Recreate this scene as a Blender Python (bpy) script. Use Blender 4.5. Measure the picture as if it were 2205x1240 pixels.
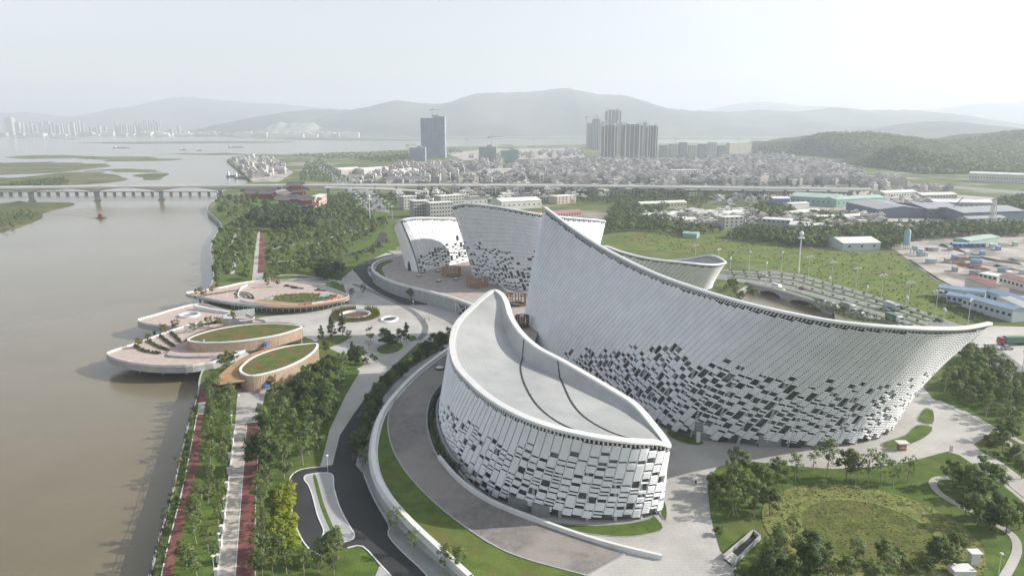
import bpy, math, random
from math import sin, cos, tan, atan, atan2, pi, sqrt, radians, hypot, exp
from mathutils import Vector, noise
from mathutils.geometry import tessellate_polygon

random.seed(11)
for _o in list(bpy.data.objects):
    bpy.data.objects.remove(_o)
SC = bpy.context.scene
COL = SC.collection

# ------------------------------------------------------------------ camera
CAMZ = 85.0
FPX = 1600.0                                   # focal length in photograph pixels (2205 wide)
PITCH = atan((620 - 268) / FPX)
cam_d = bpy.data.cameras.new("camera")
cam = bpy.data.objects.new("camera", cam_d)
COL.objects.link(cam)
cam.location = (0, 0, CAMZ)
cam.rotation_euler = (pi / 2 - PITCH, 0, 0)
cam_d.sensor_width = 36.0
cam_d.lens = 36.0 * FPX / 2205.0
cam_d.clip_start = 1.0
cam_d.clip_end = 60000.0
SC.camera = cam

# ------------------------------------------------------------------ sky, sun, exposure
SUN_EL = radians(29)
SUN_AZ = radians(6)                            # from +X (camera right), turned a little towards +Y
wd = bpy.data.worlds.new("World")
SC.world = wd
wd.use_nodes = True
_nt = wd.node_tree
for _n in list(_nt.nodes):
    _nt.nodes.remove(_n)
_out = _nt.nodes.new("ShaderNodeOutputWorld")
_bg = _nt.nodes.new("ShaderNodeBackground")
_sky = _nt.nodes.new("ShaderNodeTexSky")
_sky.sky_type = 'NISHITA'
_sky.sun_disc = False
_sky.sun_elevation = SUN_EL
_sky.sun_rotation = pi / 2 - SUN_AZ
_sky.altitude = 60
_sky.air_density = 1.0
_sky.dust_density = 1.6
_sky.ozone_density = 1.0
_hs = _nt.nodes.new("ShaderNodeHueSaturation")
_hs.inputs['Saturation'].default_value = 0.34
_nt.links.new(_sky.outputs[0], _hs.inputs['Color'])
_nt.links.new(_hs.outputs[0], _bg.inputs['Color'])
_bg.inputs['Strength'].default_value = 0.126
_nt.links.new(_bg.outputs[0], _out.inputs['Surface'])
sun_d = bpy.data.lights.new("sun", 'SUN')
sun_d.energy = 4.2
sun_d.angle = radians(0.6)
sun_d.color = (1.0, 0.94, 0.86)
sun = bpy.data.objects.new("sun", sun_d)
COL.objects.link(sun)
_sv = Vector((cos(SUN_EL) * cos(SUN_AZ), cos(SUN_EL) * sin(SUN_AZ), sin(SUN_EL)))
sun.rotation_euler = _sv.to_track_quat('Z', 'Y').to_euler()
sun.location = (300, 0, 400)
SC.view_settings.view_transform = 'Standard'
SC.view_settings.look = 'None'
SC.view_settings.gamma = 1.0
SC.view_settings.exposure = 0.62
SC.render.engine = 'CYCLES'
SC.cycles.use_denoising = True
SC.cycles.max_bounces = 6
SC.cycles.diffuse_bounces = 2
SC.cycles.glossy_bounces = 2
SC.cycles.transmission_bounces = 2
SC.cycles.volume_bounces = 1
SC.cycles.transparent_max_bounces = 4
SC.cycles.use_fast_gi = False
SC.cycles.caustics_reflective = False
SC.cycles.caustics_refractive = False

# ------------------------------------------------------------------ helpers
_CP, _SP = cos(PITCH), sin(PITCH)

def ray(px, py):
    x = (px - 1102.5) / FPX
    y = -(py - 620.0) / FPX
    return Vector((x, _CP + y * _SP, -_SP + y * _CP))

def P(px, py, z=0.0):
    """where the sight line of a photograph pixel meets the level z"""
    d = ray(px, py)
    t = (z - CAMZ) / d.z
    return Vector((d.x * t, d.y * t, z))

def PY(px, py, Y):
    """the point of a pixel's sight line at ground distance Y"""
    d = ray(px, py)
    t = Y / d.y
    return Vector((d.x * t, Y, CAMZ + d.z * t))

def crom(pts, n=6, closed=False):
    """smooth a polyline (tuples of any size)"""
    pts = [tuple(p) for p in pts]
    m = len(pts)
    out = []
    segs = m if closed else m - 1
    for i in range(segs):
        p1, p2 = pts[i], pts[(i + 1) % m]
        p0 = pts[(i - 1) % m] if (closed or i > 0) else p1
        p3 = pts[(i + 2) % m] if (closed or i + 2 < m) else p2
        for k in range(n):
            t = k / n
            out.append(tuple(0.5 * (2 * b + (c - a) * t + (2 * a - 5 * b + 4 * c - d) * t * t + (3 * b - a - 3 * c + d) * t ** 3)
                             for a, b, c, d in zip(p0, p1, p2, p3)))
    if not closed:
        out.append(pts[-1])
    return out

def pix(pts, z=0.0, n=0, closed=True):
    w = [P(x, y, z) for x, y in pts]
    if n:
        w = [Vector(p) for p in crom(w, n, closed)]
    return w

class MB:
    """collects faces of ONE piece"""
    def __init__(s):
        s.v = []; s.f = []; s.m = []; s.cn = {}
    def add(s, vs, fs, mi=0):
        o = len(s.v)
        s.v.extend([tuple(p) for p in vs])
        for f in fs:
            s.f.append(tuple(i + o for i in f)); s.m.append(mi)
        return s
    def box(s, x0, x1, y0, y1, z0, z1, mi=0):
        return s.add([(x0,y0,z0),(x1,y0,z0),(x1,y1,z0),(x0,y1,z0),(x0,y0,z1),(x1,y0,z1),(x1,y1,z1),(x0,y1,z1)],
                     [(0,3,2,1),(4,5,6,7),(0,1,5,4),(1,2,6,5),(2,3,7,6),(3,0,4,7)], mi)
    def obox(s, c, sx, sy, z0, z1, rz=0.0, mi=0):
        ca, sa = cos(rz), sin(rz)
        q = []
        for z in (z0, z1):
            for a, b in ((-1,-1),(1,-1),(1,1),(-1,1)):
                x, y = a * sx / 2, b * sy / 2
                q.append((c[0] + x * ca - y * sa, c[1] + x * sa + y * ca, z))
        return s.add(q, [(0,3,2,1),(4,5,6,7),(0,1,5,4),(1,2,6,5),(2,3,7,6),(3,0,4,7)], mi)
    def beam(s, a, b, w, h, mi=0):
        """box along a-b, w wide, h high (top at the line)"""
        a, b = Vector(a), Vector(b)
        d = (b - a)
        if d.length < 1e-6: return s
        n = Vector((-d.y, d.x, 0))
        n = n.normalized() * (w / 2) if n.length > 1e-6 else Vector((w / 2, 0, 0))
        u = Vector((0, 0, h))
        q = [a - n - u, b - n - u, b + n - u, a + n - u, a - n, b - n, b + n, a + n]
        return s.add(q, [(0,3,2,1),(4,5,6,7),(0,1,5,4),(1,2,6,5),(2,3,7,6),(3,0,4,7)], mi)
    def tube(s, a, b, r0, r1, n=6, mi=0, cap=True):
        a, b = Vector(a), Vector(b)
        d = (b - a)
        if d.length < 1e-6: return s
        d.normalize()
        t = Vector((1, 0, 0)) if abs(d.x) < .9 else Vector((0, 1, 0))
        u = d.cross(t).normalized(); w = d.cross(u)
        q = []
        for p, r in ((a, r0), (b, r1)):
            for k in range(n):
                an = 2 * pi * k / n
                q.append(p + u * (r * cos(an)) + w * (r * sin(an)))
        fs = [(k, n + k, n + (k + 1) % n, (k + 1) % n) for k in range(n)]
        if cap:
            fs.append(tuple(range(n, 2 * n))[::-1]); fs.append(tuple(range(n)))
        return s.add(q, fs, mi)
    def lathe(s, prof, n=16, c=(0, 0, 0), sx=1.0, sy=1.0, mi=0):
        q = []
        for r, z in prof:
            for k in range(n):
                an = 2 * pi * k / n
                q.append((c[0] + r * cos(an) * sx, c[1] + r * sin(an) * sy, c[2] + z))
        fs = []
        for i in range(len(prof) - 1):
            for k in range(n):
                k2 = (k + 1) % n
                fs.append((i * n + k, i * n + k2, (i + 1) * n + k2, (i + 1) * n + k))
        return s.add(q, fs, mi)
    def prism(s, pts, z0, z1, mi=0, hole=None):
        """flat slab over any outline"""
        pts = [Vector((p[0], p[1], 0)) for p in pts]
        ar = sum(pts[i].x * pts[i-1].y - pts[i-1].x * pts[i].y for i in range(len(pts)))
        if ar > 0: pts = pts[::-1]
        n = len(pts)
        allp = pts
        if hole:
            hp = [Vector((p[0], p[1], 0)) for p in hole]
            allp = pts + hp
            tr = tessellate_polygon([pts, hp])
        else:
            tr = tessellate_polygon([pts])
        tris = []
        for t in tr:
            a, b, c = (allp[i] for i in t)
            tris.append(tuple(t) if (b - a).cross(c - a).z > 0 else tuple(t)[::-1])
        s.add([(p.x, p.y, z1) for p in allp], tris, mi)
        if z1 - z0 > 1e-4:
            q = [(p.x, p.y, z1) for p in pts] + [(p.x, p.y, z0) for p in pts]
            s.add(q, [(i, n + i, n + (i + 1) % n, (i + 1) % n) for i in range(n)], mi)
        return s
    def sheet(s, rows, mi=0, flip=False):
        nr, nc = len(rows), len(rows[0])
        fs = []
        for i in range(nr - 1):
            for j in range(nc - 1):
                q = (i * nc + j, i * nc + j + 1, (i + 1) * nc + j + 1, (i + 1) * nc + j)
                fs.append(q[::-1] if flip else q)
        return s.add([p for r in rows for p in r], fs, mi)
    def band(s, pts, w, h, closed=False, mi=0):
        """wall or kerb of width w along points (top at the points), h high"""
        pts = [Vector(p) for p in pts]
        n = len(pts)
        L, R = [], []
        for i in range(n):
            a = pts[i - 1] if (i > 0 or closed) else pts[i]
            b = pts[(i + 1) % n] if (i < n - 1 or closed) else pts[i]
            d = b - a; d.z = 0
            d.normalize()
            nn = Vector((-d.y, d.x, 0)) * (w / 2)
            L.append(pts[i] + nn); R.append(pts[i] - nn)
        u = Vector((0, 0, h))
        rows = [[L[i] - u, L[i], R[i], R[i] - u] for i in range(n)]
        if closed: rows.append(rows[0])
        return s.sheet(rows, mi, flip=True)
    def gable(s, L, W, h, rh, mi_w=0, mi_r=1, over=.4):
        """gable block, centre of the base at 0, ridge along x"""
        a, b = L / 2, W / 2
        s.add([(-a,-b,0),(a,-b,0),(a,b,0),(-a,b,0),(-a,-b,h),(a,-b,h),(a,b,h),(-a,b,h),(-a,0,h+rh),(a,0,h+rh)],
              [(0,1,5,4),(2,3,7,6),(1,2,6,9,5),(3,0,4,8,7)], mi_w)
        a += over; k = rh / b; b += over; hz = h - over * k
        t = .25
        s.add([(-a,-b,hz+.02),(a,-b,hz+.02),(a,0,h+rh+.02),(-a,0,h+rh+.02),(a,b,hz+.02),(-a,b,hz+.02),
               (-a,-b,hz+t),(a,-b,hz+t),(a,0,h+rh+t),(-a,0,h+rh+t),(a,b,hz+t),(-a,b,hz+t)],
              [(6,7,8,9),(9,8,10,11),(3,2,1,0),(5,4,2,3),(0,1,7,6),(4,5,11,10),(1,2,8,7),(2,4,10,8),(3,0,6,9),(5,3,9,11)], mi_r)
        return s

_MESHN = 0
def mesh(name, mb, mats, smooth=False, off=None):
    me = bpy.data.meshes.new(name)
    v = mb.v
    if off is not None:
        ox, oy, oz = off
        v = [(p[0] - ox, p[1] - oy, p[2] - oz) for p in v]
    me.from_pydata(v, [], mb.f)
    if not isinstance(mats, (list, tuple)): mats = [mats]
    for m in mats: me.materials.append(m)
    if len(mats) > 1: me.polygons.foreach_set('material_index', mb.m)
    if smooth or mb.cn: me.polygons.foreach_set('use_smooth', [True] * len(me.polygons))
    me.update()
    if mb.cn:
        z0 = (0, 0, 0); cl = []
        for i, f in enumerate(mb.f): cl.extend([mb.cn.get(i, z0)] * len(f))
        me.normals_split_custom_set(cl)
    return me

def tag(o, label=None, cat=None, group=None, kind=None):
    if label: o['label'] = label
    if cat: o['category'] = cat
    if group: o['group'] = group
    if kind: o['kind'] = kind
    return o

def obj(name, mb, mats, parent=None, smooth=False, label=None, cat=None, group=None, kind=None):
    """one mesh object given in world coordinates; origin at the parent (or at its own base)"""
    if parent is not None:
        off = Vector(parent.get('wpos', (0, 0, 0)))
    else:
        xs = [p[0] for p in mb.v]; ys = [p[1] for p in mb.v]; zs = [p[2] for p in mb.v]
        off = Vector(((min(xs) + max(xs)) / 2, (min(ys) + max(ys)) / 2, min(zs)))
    o = bpy.data.objects.new(name, mesh(name, mb, mats, smooth, off))
    COL.objects.link(o)
    if parent is not None:
        o.parent = parent
        o['wpos'] = parent['wpos'][:]
    else:
        o.location = off
        o['wpos'] = tuple(off)
    return tag(o, label, cat, group, kind)

def thing(name, loc, label, cat, group=None, rz=0.0):
    o = bpy.data.objects.new(name, None)
    o.empty_display_size = .5
    COL.objects.link(o)
    o.location = loc
    o.rotation_euler = (0, 0, rz)
    o['wpos'] = tuple(loc)
    return tag(o, label, cat, group)

def part(name, me, parent, loc=(0, 0, 0), rz=0.0, scale=None, label=None):
    """a part that shares mesh data, given in the parent's own space"""
    o = bpy.data.objects.new(name, me)
    COL.objects.link(o)
    o.parent = parent
    o.location = loc
    o.rotation_euler = (0, 0, rz)
    if scale: o.scale = scale
    o['wpos'] = (0, 0, 0)
    if label: o['label'] = label
    return o

def struct(name, mb, mats, smooth=False):
    return obj(name, mb, mats, None, smooth, kind='structure')

def inside(p, poly):
    c = False; n = len(poly); x, y = p[0], p[1]
    for i in range(n):
        a, b = poly[i], poly[i - 1]
        if (a[1] > y) != (b[1] > y) and x < (b[0] - a[0]) * (y - a[1]) / (b[1] - a[1]) + a[0]:
            c = not c
    return c

def scatter(poly, n, md, z=0.0, avoid=(), rnd=random, tries=40):
    """n points at least md apart inside a world outline"""
    xs = [p[0] for p in poly]; ys = [p[1] for p in poly]
    out = []
    for _ in range(n * tries):
        if len(out) >= n: break
        q = (rnd.uniform(min(xs), max(xs)), rnd.uniform(min(ys), max(ys)))
        if not inside(q, poly): continue
        if any(inside(q, a) for a in avoid): continue
        if any((q[0] - o[0]) ** 2 + (q[1] - o[1]) ** 2 < md * md for o in out): continue
        out.append(Vector((q[0], q[1], z)))
    return out

# ------------------------------------------------------------------ materials
def mat(name, c1, c2=None, rough=.8, scale=.3, detail=4.0, var=.12, coords='pos', metal=0.0, bump=0.0, bscale=None,
        spec=.4, rand=0.0, trans=0.0, c3=None, s3=.05, lo=.35, hi=.65, lo3=.45, hi3=.6, tile=0):
    m = bpy.data.materials.new(name)
    m.use_nodes = True
    nt = m.node_tree
    bs = nt.nodes['Principled BSDF']
    L = nt.links.new
    if c2 is None:
        c2 = tuple(min(1, c * (1 + var)) for c in c1); c1 = tuple(c * (1 - var) for c in c1)
    if coords == 'pos':
        src = nt.nodes.new('ShaderNodeNewGeometry').outputs['Position']
    else:
        src = nt.nodes.new('ShaderNodeTexCoord').outputs['Object']
    def ramp(sc, a, b, ca, cb, de):
        tx = nt.nodes.new('ShaderNodeTexNoise')
        tx.inputs['Scale'].default_value = sc
        tx.inputs['Detail'].default_value = de
        tx.inputs['Roughness'].default_value = .6
        L(src, tx.inputs['Vector'])
        r = nt.nodes.new('ShaderNodeValToRGB')
        r.color_ramp.elements[0].position = a; r.color_ramp.elements[1].position = b
        r.color_ramp.elements[0].color = (*ca, 1); r.color_ramp.elements[1].color = (*cb, 1)
        L(tx.outputs['Fac'], r.inputs['Fac'])
        return r
    r = ramp(scale, lo, hi, c1, c2, detail)
    col = r.outputs['Color']
    if c3 is not None:
        r3 = ramp(s3, lo3, hi3, (0, 0, 0), (1, 1, 1), 5.0)
        mx = nt.nodes.new('ShaderNodeMix'); mx.data_type = 'RGBA'
        L(r3.outputs['Color'], mx.inputs[0]); L(col, mx.inputs[6]); mx.inputs[7].default_value = (*c3, 1)
        col = mx.outputs[2]
    if rand:
        oi = nt.nodes.new('ShaderNodeObjectInfo')
        hv = nt.nodes.new('ShaderNodeHueSaturation')
        mr = nt.nodes.new('ShaderNodeMapRange')
        mr.inputs['To Min'].default_value = 1 - rand; mr.inputs['To Max'].default_value = 1 + rand
        L(oi.outputs['Random'], mr.inputs['Value']); L(mr.outputs[0], hv.inputs['Value'])
        mh = nt.nodes.new('ShaderNodeMath'); mh.operation = 'MULTIPLY_ADD'
        mh.inputs[1].default_value = .03; mh.inputs[2].default_value = .488
        L(oi.outputs['Random'], mh.inputs[0]); L(mh.outputs[0], hv.inputs['Hue'])
        L(col, hv.inputs['Color']); col = hv.outputs['Color']
    L(col, bs.inputs['Base Color'])
    bs.inputs['Roughness'].default_value = rough
    bs.inputs['Metallic'].default_value = metal
    bs.inputs['Specular IOR Level'].default_value = spec
    if bump:
        tx = nt.nodes.new('ShaderNodeTexNoise')
        tx.inputs['Scale'].default_value = bscale or scale * 4
        tx.inputs['Detail'].default_value = 5
        L(src, tx.inputs['Vector'])
        bp = nt.nodes.new('ShaderNodeBump')
        bp.inputs['Strength'].default_value = 1.0
        bp.inputs['Distance'].default_value = bump
        L(tx.outputs['Fac'], bp.inputs['Height']); L(bp.outputs[0], bs.inputs['Normal'])
    if tile:
        bk = nt.nodes.new('ShaderNodeTexBrick')
        bk.inputs['Scale'].default_value = 1.0 / tile
        bk.inputs['Mortar Size'].default_value = .035
        bk.inputs['Color1'].default_value = (1, 1, 1, 1); bk.inputs['Color2'].default_value = (.95, .95, .95, 1); bk.inputs['Mortar'].default_value = (.84, .84, .84, 1)
        bk.inputs['Brick Width'].default_value = 1.0; bk.inputs['Row Height'].default_value = .5
        L(src, bk.inputs['Vector'])
        mm = nt.nodes.new('ShaderNodeMix'); mm.data_type = 'RGBA'; mm.blend_type = 'MULTIPLY'; mm.inputs[0].default_value = 1.0
        L(col, mm.inputs[6]); L(bk.outputs['Color'], mm.inputs[7]); L(mm.outputs[2], bs.inputs['Base Color'])
    if trans:
        tl = nt.nodes.new('ShaderNodeBsdfTranslucent')
        L(col, tl.inputs['Color'])
        ms = nt.nodes.new('ShaderNodeMixShader'); ms.inputs[0].default_value = trans
        L(bs.outputs[0], ms.inputs[1]); L(tl.outputs[0], ms.inputs[2])
        L(ms.outputs[0], nt.nodes['Material Output'].inputs['Surface'])
    return m

WHITE = mat('white_ceramic', (.79, .80, .815), (.88, .89, .90), rough=.5, scale=.22, detail=8)
RIM = mat('white_coping', (.70, .70, .69), var=.05, rough=.5, scale=.3)
ROOFM = mat('roof_sheet', (.35, .36, .355), (.46, .465, .455), rough=.42, scale=.09, detail=6, spec=.5)
BACKM = mat('backing_panel', (.28, .30, .34), var=.08, rough=.6)
GLASS = mat('dark_glass', (.05, .06, .06), (.16, .175, .17), rough=.12, scale=.16, detail=6, spec=.7)
MULL = mat('column_paint', (.42, .44, .44), var=.05, rough=.5)
DARK = mat('dark_metal_and_shade', (.03, .032, .035), var=.2, rough=.5)  # metal parts, and surfaces that stand in for shade in openings
CONC = mat('concrete', (.32, .325, .325), (.42, .42, .41), rough=.85, scale=.25, bump=.02)
CONCW = mat('pale_concrete', (.60, .60, .58), (.72, .72, .70), rough=.8, scale=.3)
RAMPM = mat('ramp_stone', (.17, .16, .155), (.255, .235, .22), rough=.8, scale=.6, detail=8, c3=(.30, .275, .25), s3=.06, tile=1.6)
ASPH = mat('asphalt', (.026, .027, .029), (.05, .05, .052), rough=.85, scale=.08, detail=8, lo=.3, hi=.7)
ROADM = mat('worn_road', (.19, .19, .185), (.26, .26, .25), rough=.85, scale=.1, detail=8)
LINE = mat('road_paint', (.72, .72, .70), var=.1, rough=.7)
RED = mat('red_track', (.155, .06, .055), (.22, .085, .078), rough=.85, scale=.3)
BEIGE = mat('beige_boards', (.40, .36, .31), (.56, .52, .46), rough=.85, scale=.35, detail=6)
PINK = mat('pink_granite', (.44, .36, .315), (.54, .45, .40), rough=.8, scale=.5, detail=6, tile=2.0)
WOOD = mat('warm_timber', (.30, .17, .085), (.42, .26, .14), rough=.65, scale=.5)
WOODP = mat('pale_timber', (.52, .40, .30), (.64, .51, .39), rough=.7, scale=.5, rand=.12)
WOODD = mat('dark_timber', (.09, .05, .03), (.17, .10, .065), rough=.7, scale=.8)
DIRT = mat('bare_earth', (.32, .295, .26), (.50, .465, .42), rough=.95, scale=.05, detail=10, bump=.1, c3=(.17, .165, .15), s3=.03, lo3=.5, hi3=.62)
SOIL = mat('planting_soil', (.10, .075, .05), (.16, .12, .08), rough=.95, scale=.6)
LAWN = mat('lawn', (.06, .105, .02), (.12, .175, .04), rough=.95, scale=.22, detail=9, bump=.12, bscale=2.2, spec=.15,
           c3=(.14, .13, .045), s3=.05, lo3=.52, hi3=.72)
SEDUM = mat('roof_meadow', (.06, .095, .02), (.12, .16, .04), rough=.95, scale=.3, detail=9, bump=.15, bscale=3, spec=.15,
            c3=(.16, .115, .055), s3=.16, lo3=.42, hi3=.62)
DRYG = mat('dry_grass', (.10, .09, .035), (.19, .165, .06), rough=.95, scale=.3, detail=9, bump=.15, bscale=2.5, spec=.15)
MEADOW = mat('meadow', (.09, .135, .03), (.165, .205, .055), rough=.95, scale=.09, detail=10, bump=.4, bscale=.5, spec=.12,
             c3=(.15, .14, .05), s3=.025, lo3=.5, hi3=.7)
LANDM = mat('open_land', (.07, .105, .03), (.15, .17, .06), rough=.95, scale=.035, detail=10, spec=.12,
            c3=(.30, .27, .22), s3=.008, lo3=.52, hi3=.62)
REEDM = mat('reed_bed', (.06, .085, .028), (.12, .135, .05), rough=.95, scale=.03, detail=10, spec=.12, c3=(.17, .15, .08), s3=.01)
BARK = mat('bark', (.16, .125, .09), (.26, .21, .16), rough=.9, scale=3, coords='obj')
BARKP = mat('pale_bark', (.30, .27, .22), (.42, .38, .31), rough=.9, scale=3, coords='obj')
def leafm(name, a, b, trans=.38, rand=.22):
    return mat(name, a, b, rough=.6, scale=.8, detail=3, coords='obj', rand=rand, trans=trans, spec=.25)
LEAF = leafm('leaf_green', (.10, .15, .04), (.22, .275, .09))
LEAFD = leafm('leaf_dark', (.06, .10, .034), (.135, .19, .065), rand=.15)
LEAFA = leafm('leaf_olive', (.12, .165, .055), (.24, .285, .11))
LEAFY = leafm('leaf_yellow', (.24, .29, .03), (.42, .47, .07), rand=.08)
LEAFG = leafm('leaf_gold', (.15, .14, .03), (.28, .25, .06), rand=.1)

# ================================================================== SETTING
PAVE = mat('light_paving', (.42, .41, .385), (.52, .51, .48), rough=.85, scale=.09, detail=9, c3=(.37, .35, .325), s3=.03, lo3=.5, hi3=.7, tile=2.0)
PAVEG = mat('grey_paving', (.36, .365, .36), (.44, .445, .44), rough=.85, scale=.15, detail=8, tile=2.0)

def water_mat():
    m = mat('river_water', (.145, .12, .07), (.20, .17, .112), rough=.16, scale=.010, detail=7, spec=.5, c3=(.20, .172, .115), s3=.004, lo3=.42, hi3=.68)
    nt = m.node_tree; bs = nt.nodes['Principled BSDF']
    g = nt.nodes.new('ShaderNodeNewGeometry')
    mp = nt.nodes.new('ShaderNodeMapping'); mp.inputs['Scale'].default_value = (.35, .9, 1)
    n = nt.nodes.new('ShaderNodeTexNoise'); n.inputs['Scale'].default_value = .7; n.inputs['Detail'].default_value = 5
    b = nt.nodes.new('ShaderNodeBump'); b.inputs['Distance'].default_value = .10; b.inputs['Strength'].default_value = .55
    nt.links.new(g.outputs['Position'], mp.inputs[0]); nt.links.new(mp.outputs[0], n.inputs['Vector'])
    nt.links.new(n.outputs['Fac'], b.inputs['Height']); nt.links.new(b.outputs[0], bs.inputs['Normal'])
    return m
WATER = water_mat()
WZ = -3.5
FARX = 15000
struct('river', MB().prism([(-FARX, -250), (FARX, -250), (FARX, 14500), (-FARX, 14500)], WZ, WZ), WATER)

BANK = [(322,1245),(345,1150),(365,1085),(385,1000),(406,911),(426,850),(432,810),(450,775),(485,742),(520,712),
        (505,692),(470,668),(440,645),(450,622),(460,596),(456,560),(455,530),(466,503),(477,489),(469,474),(448,456),(450,440),(468,428),(480,413)]
bank_w = pix(BANK, 0, 4, False)
FARB = [(500,401),(530,395),(540,391),(522,372),(488,345),(500,338),(560,334.5),(640,331.5),(740,328.5),(870,323),(960,316.5),
        (1100,314.5),(1250,311.5),(1430,309.5),(1700,306.5),(2205,305),(3600,304)]
land = [Vector((-95,-200,0)), Vector((-80,70,0))] + bank_w + pix(FARB, 0) + [Vector((3600,-200,0))]
# the underpass mouth beside the highway is cut out of the sheet by building the land round it
HOLE = pix([(1614,612),(1660,622),(1720,640),(1794,663),(1800,700),(1700,700),(1604,655),(1588,627)])
struct('ground', MB().prism(land, -6, 0, hole=HOLE), LANDM)
far_shore = [P(-1900,294.5), P(0,293.5), P(250,292.5), P(480,292.5), P(700,294), P(900,297), P(1250,298.5), P(1700,299.5), P(2205,300.5), P(4200,300.5)]
fs = [Vector((p.x, p.y, -2)) for p in far_shore] + [Vector((FARX, 13500, -2)), Vector((-FARX, 13500, -2))]
struct('far_shore_ground', MB().prism(fs, -6, -2), LANDM)

def marsh(pts, z=-3.2):
    w = crom(pix(pts, z), 5, True)
    r = []
    for i, p in enumerate(w):
        d = p[1] * .012
        k = noise.noise(Vector((p[0] * .02, p[1] * .004, 1)))
        r.append((p[0] + k * d * 2, p[1] + k * d * 2.5))
    return struct('marsh', MB().prism(r, -4.2, z), REEDM)
for pts in ([(20,338.5),(80,334.5),(200,335.5),(300,338.5),(370,343),(330,347),(250,345),(150,341),(60,342)],
            [(0,350),(90,349.5),(200,352),(240,360),(190,366),(120,370),(20,376),(-300,380),(-300,350)],
            [(-300,386),(30,383),(110,374),(190,370),(240,375),(270,380),(250,390),(150,399),(0,402),(-300,402)],
            [(290,377),(330,373.5),(350,377),(340,387),(300,386)],
            [(180,308),(300,305.5),(500,304.5),(640,305.5),(600,308),(400,309.5),(250,310)],
            [(360,331.5),(470,330.5),(560,331.5),(640,332.5),(480,334)],
            [(560,298.5),(700,297.5),(900,301),(880,304),(700,302.5)],
            [(-160,440),(0,438),(60,432),(110,435),(150,443),(105,458),(70,478),(20,497),(-40,506),(-160,512)],
            [(215,366),(260,364),(310,366),(340,370),(300,371),(240,369)]):
    marsh(pts)

def slab(name, pts, z0, z1, m, n=0, kind='structure', parent=None, zp=0.0):
    w = pix(pts, zp, n)
    return obj(name, MB().prism(w, z0, z1), m, parent, kind=kind if parent is None else None)

# grass of the park beside the river
slab('park_lawn', [(338,1240),(360,1130),(382,1040),(404,945),(424,865),(436,835),(500,800),(560,775),(620,745),(690,740),(775,795),(745,850),
                   (710,925),(690,1003),(640,1012),(624,1040),(632,1110),(650,1160),(684,1196),(748,1178),(781,1174),(819,1213),(846,1245),(846,1262),(338,1262)], -.5, .03, LAWN)
slab('upper_park_lawn', [(465,608),(461,560),(460,525),(482,489),(472,472),(453,456),(472,430),(560,432),(860,432),(852,545),(765,580),(742,600),(738,625),(650,617),(540,617)], -.5, .03, LAWN)
# paving round the halls
slab('plaza_paving', [(470,748),(500,712),(560,684),(660,670),(752,655),(736,600),(762,578),(830,545),(1100,560),(1150,740),(960,748),(930,736),(900,738),(850,785),
                      (800,835),(762,900),(737,960),(718,1003),(690,1003),(710,925),(745,850),(775,800),(740,765),(700,745),(650,722),(600,742),(560,762),(510,782)], -.5, .06, PAVE)
slab('forecourt_paving', [(900,980),(1000,1262),(2235,1262),(2235,1100),(2205,1072),(2160,1000),(2123,979),(2097,957),(2127,938),(2143,920),(2110,900),(2069,880),(2009,858),(1960,800),
                          (1500,690),(1150,715),(1000,760)], -.5, .05, PAVE, kind='structure')
# narrow yard between ramp wall and black road
slab('sidewalk', [(940,752),(885,790),(838,836),(805,885),(778,946),(766,1001),(783,1020),(806,1075),(837,1128),(836,1150),(862,1182),(905,1222),(925,1245),(1060,1245),(900,1080),(830,1000),(860,900),(980,770)], -.5, .12, PAVEG)
slab('tree_bed', [(950,742),(890,772),(838,822),(800,868),(772,930),(757,985),(765,990),(780,940),(806,884),(842,834),(892,788),(945,757)], -.5, .2, SOIL, 3)

# black asphalt road with its loop and island
slab('asphalt_road', [(624,1030),(635,1016),(655,1008),(703,1003),(716,1001),(732,937),(764,888),(790,852),(830,815),(846,826),(812,882),(778,946),(765,1001),(781,1020),(804,1075),(835,1128),(834,1150),
                      (860,1182),(902,1222),(922,1245),(846,1245),(819,1213),(781,1174),(748,1177),(684,1192),(668,1182),(648,1156),(632,1114),(623,1059)], -.5, .085, ASPH)
isl = [(655,1030),(664,1021),(713,1019),(719,1050),(732,1092),(752,1130),(763,1150),(752,1162),(706,1170),(693,1158),(697,1140),(684,1108),(673,1066),(664,1043)]
isl_o = slab('road_island', isl, -.2, .2, PAVEG, 4)
slab('island_grass', [(675,1029),(681,1028),(697,1085),(720,1143),(713,1144),(690,1090)], .1, .26, LAWN, 3)
obj('kerb', MB().band(pix(isl, .23, 4), .3, .35, True), CONCW, isl_o)
obj('road_kerb', MB().band(pix([(703,1003),(655,1008),(635,1016),(624,1030),(623,1059),(632,1114),(648,1156),(668,1182),(690,1194)], .2, 4, False), .3, .4), CONCW, kind='structure')
obj('road_kerb', MB().band(pix([(748,1178),(781,1175),(819,1214),(846,1243)], .2, 3, False), .3, .4), CONCW, kind='structure')
obj('road_kerb', MB().band(pix([(783,1020),(806,1075),(837,1128),(836,1150),(862,1182),(905,1222),(925,1245)], .2, 3, False), .25, .4), CONCW, kind='structure')
slab('corner_paving', [(819,1215),(846,1245),(806,1245)], -.3, .14, PAVEG)
# the other black road curving below the podium
slab('curved_road', [(768,590),(760,580),(778,566),(810,556),(845,548),(846,556),(818,562),(796,572),(792,585),(800,598),(835,617),(862,630),(900,640),(925,648),(922,656),(885,655),(850,648),(815,630),(785,610)], -.3, .1, ASPH, 3)
slab('drop_off_circle', [(852,648),(868,641),(895,640),(918,644),(925,650),(905,656),(872,657),(855,653)], -.2, .14, ASPH, 4)
slab('far_lane', [(800,528),(812,514),(818,502),(828,501),(834,508),(825,523),(806,536),(770,548),(745,553),(742,549),(770,541)], -.2, .1, ASPH, 4)

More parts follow.
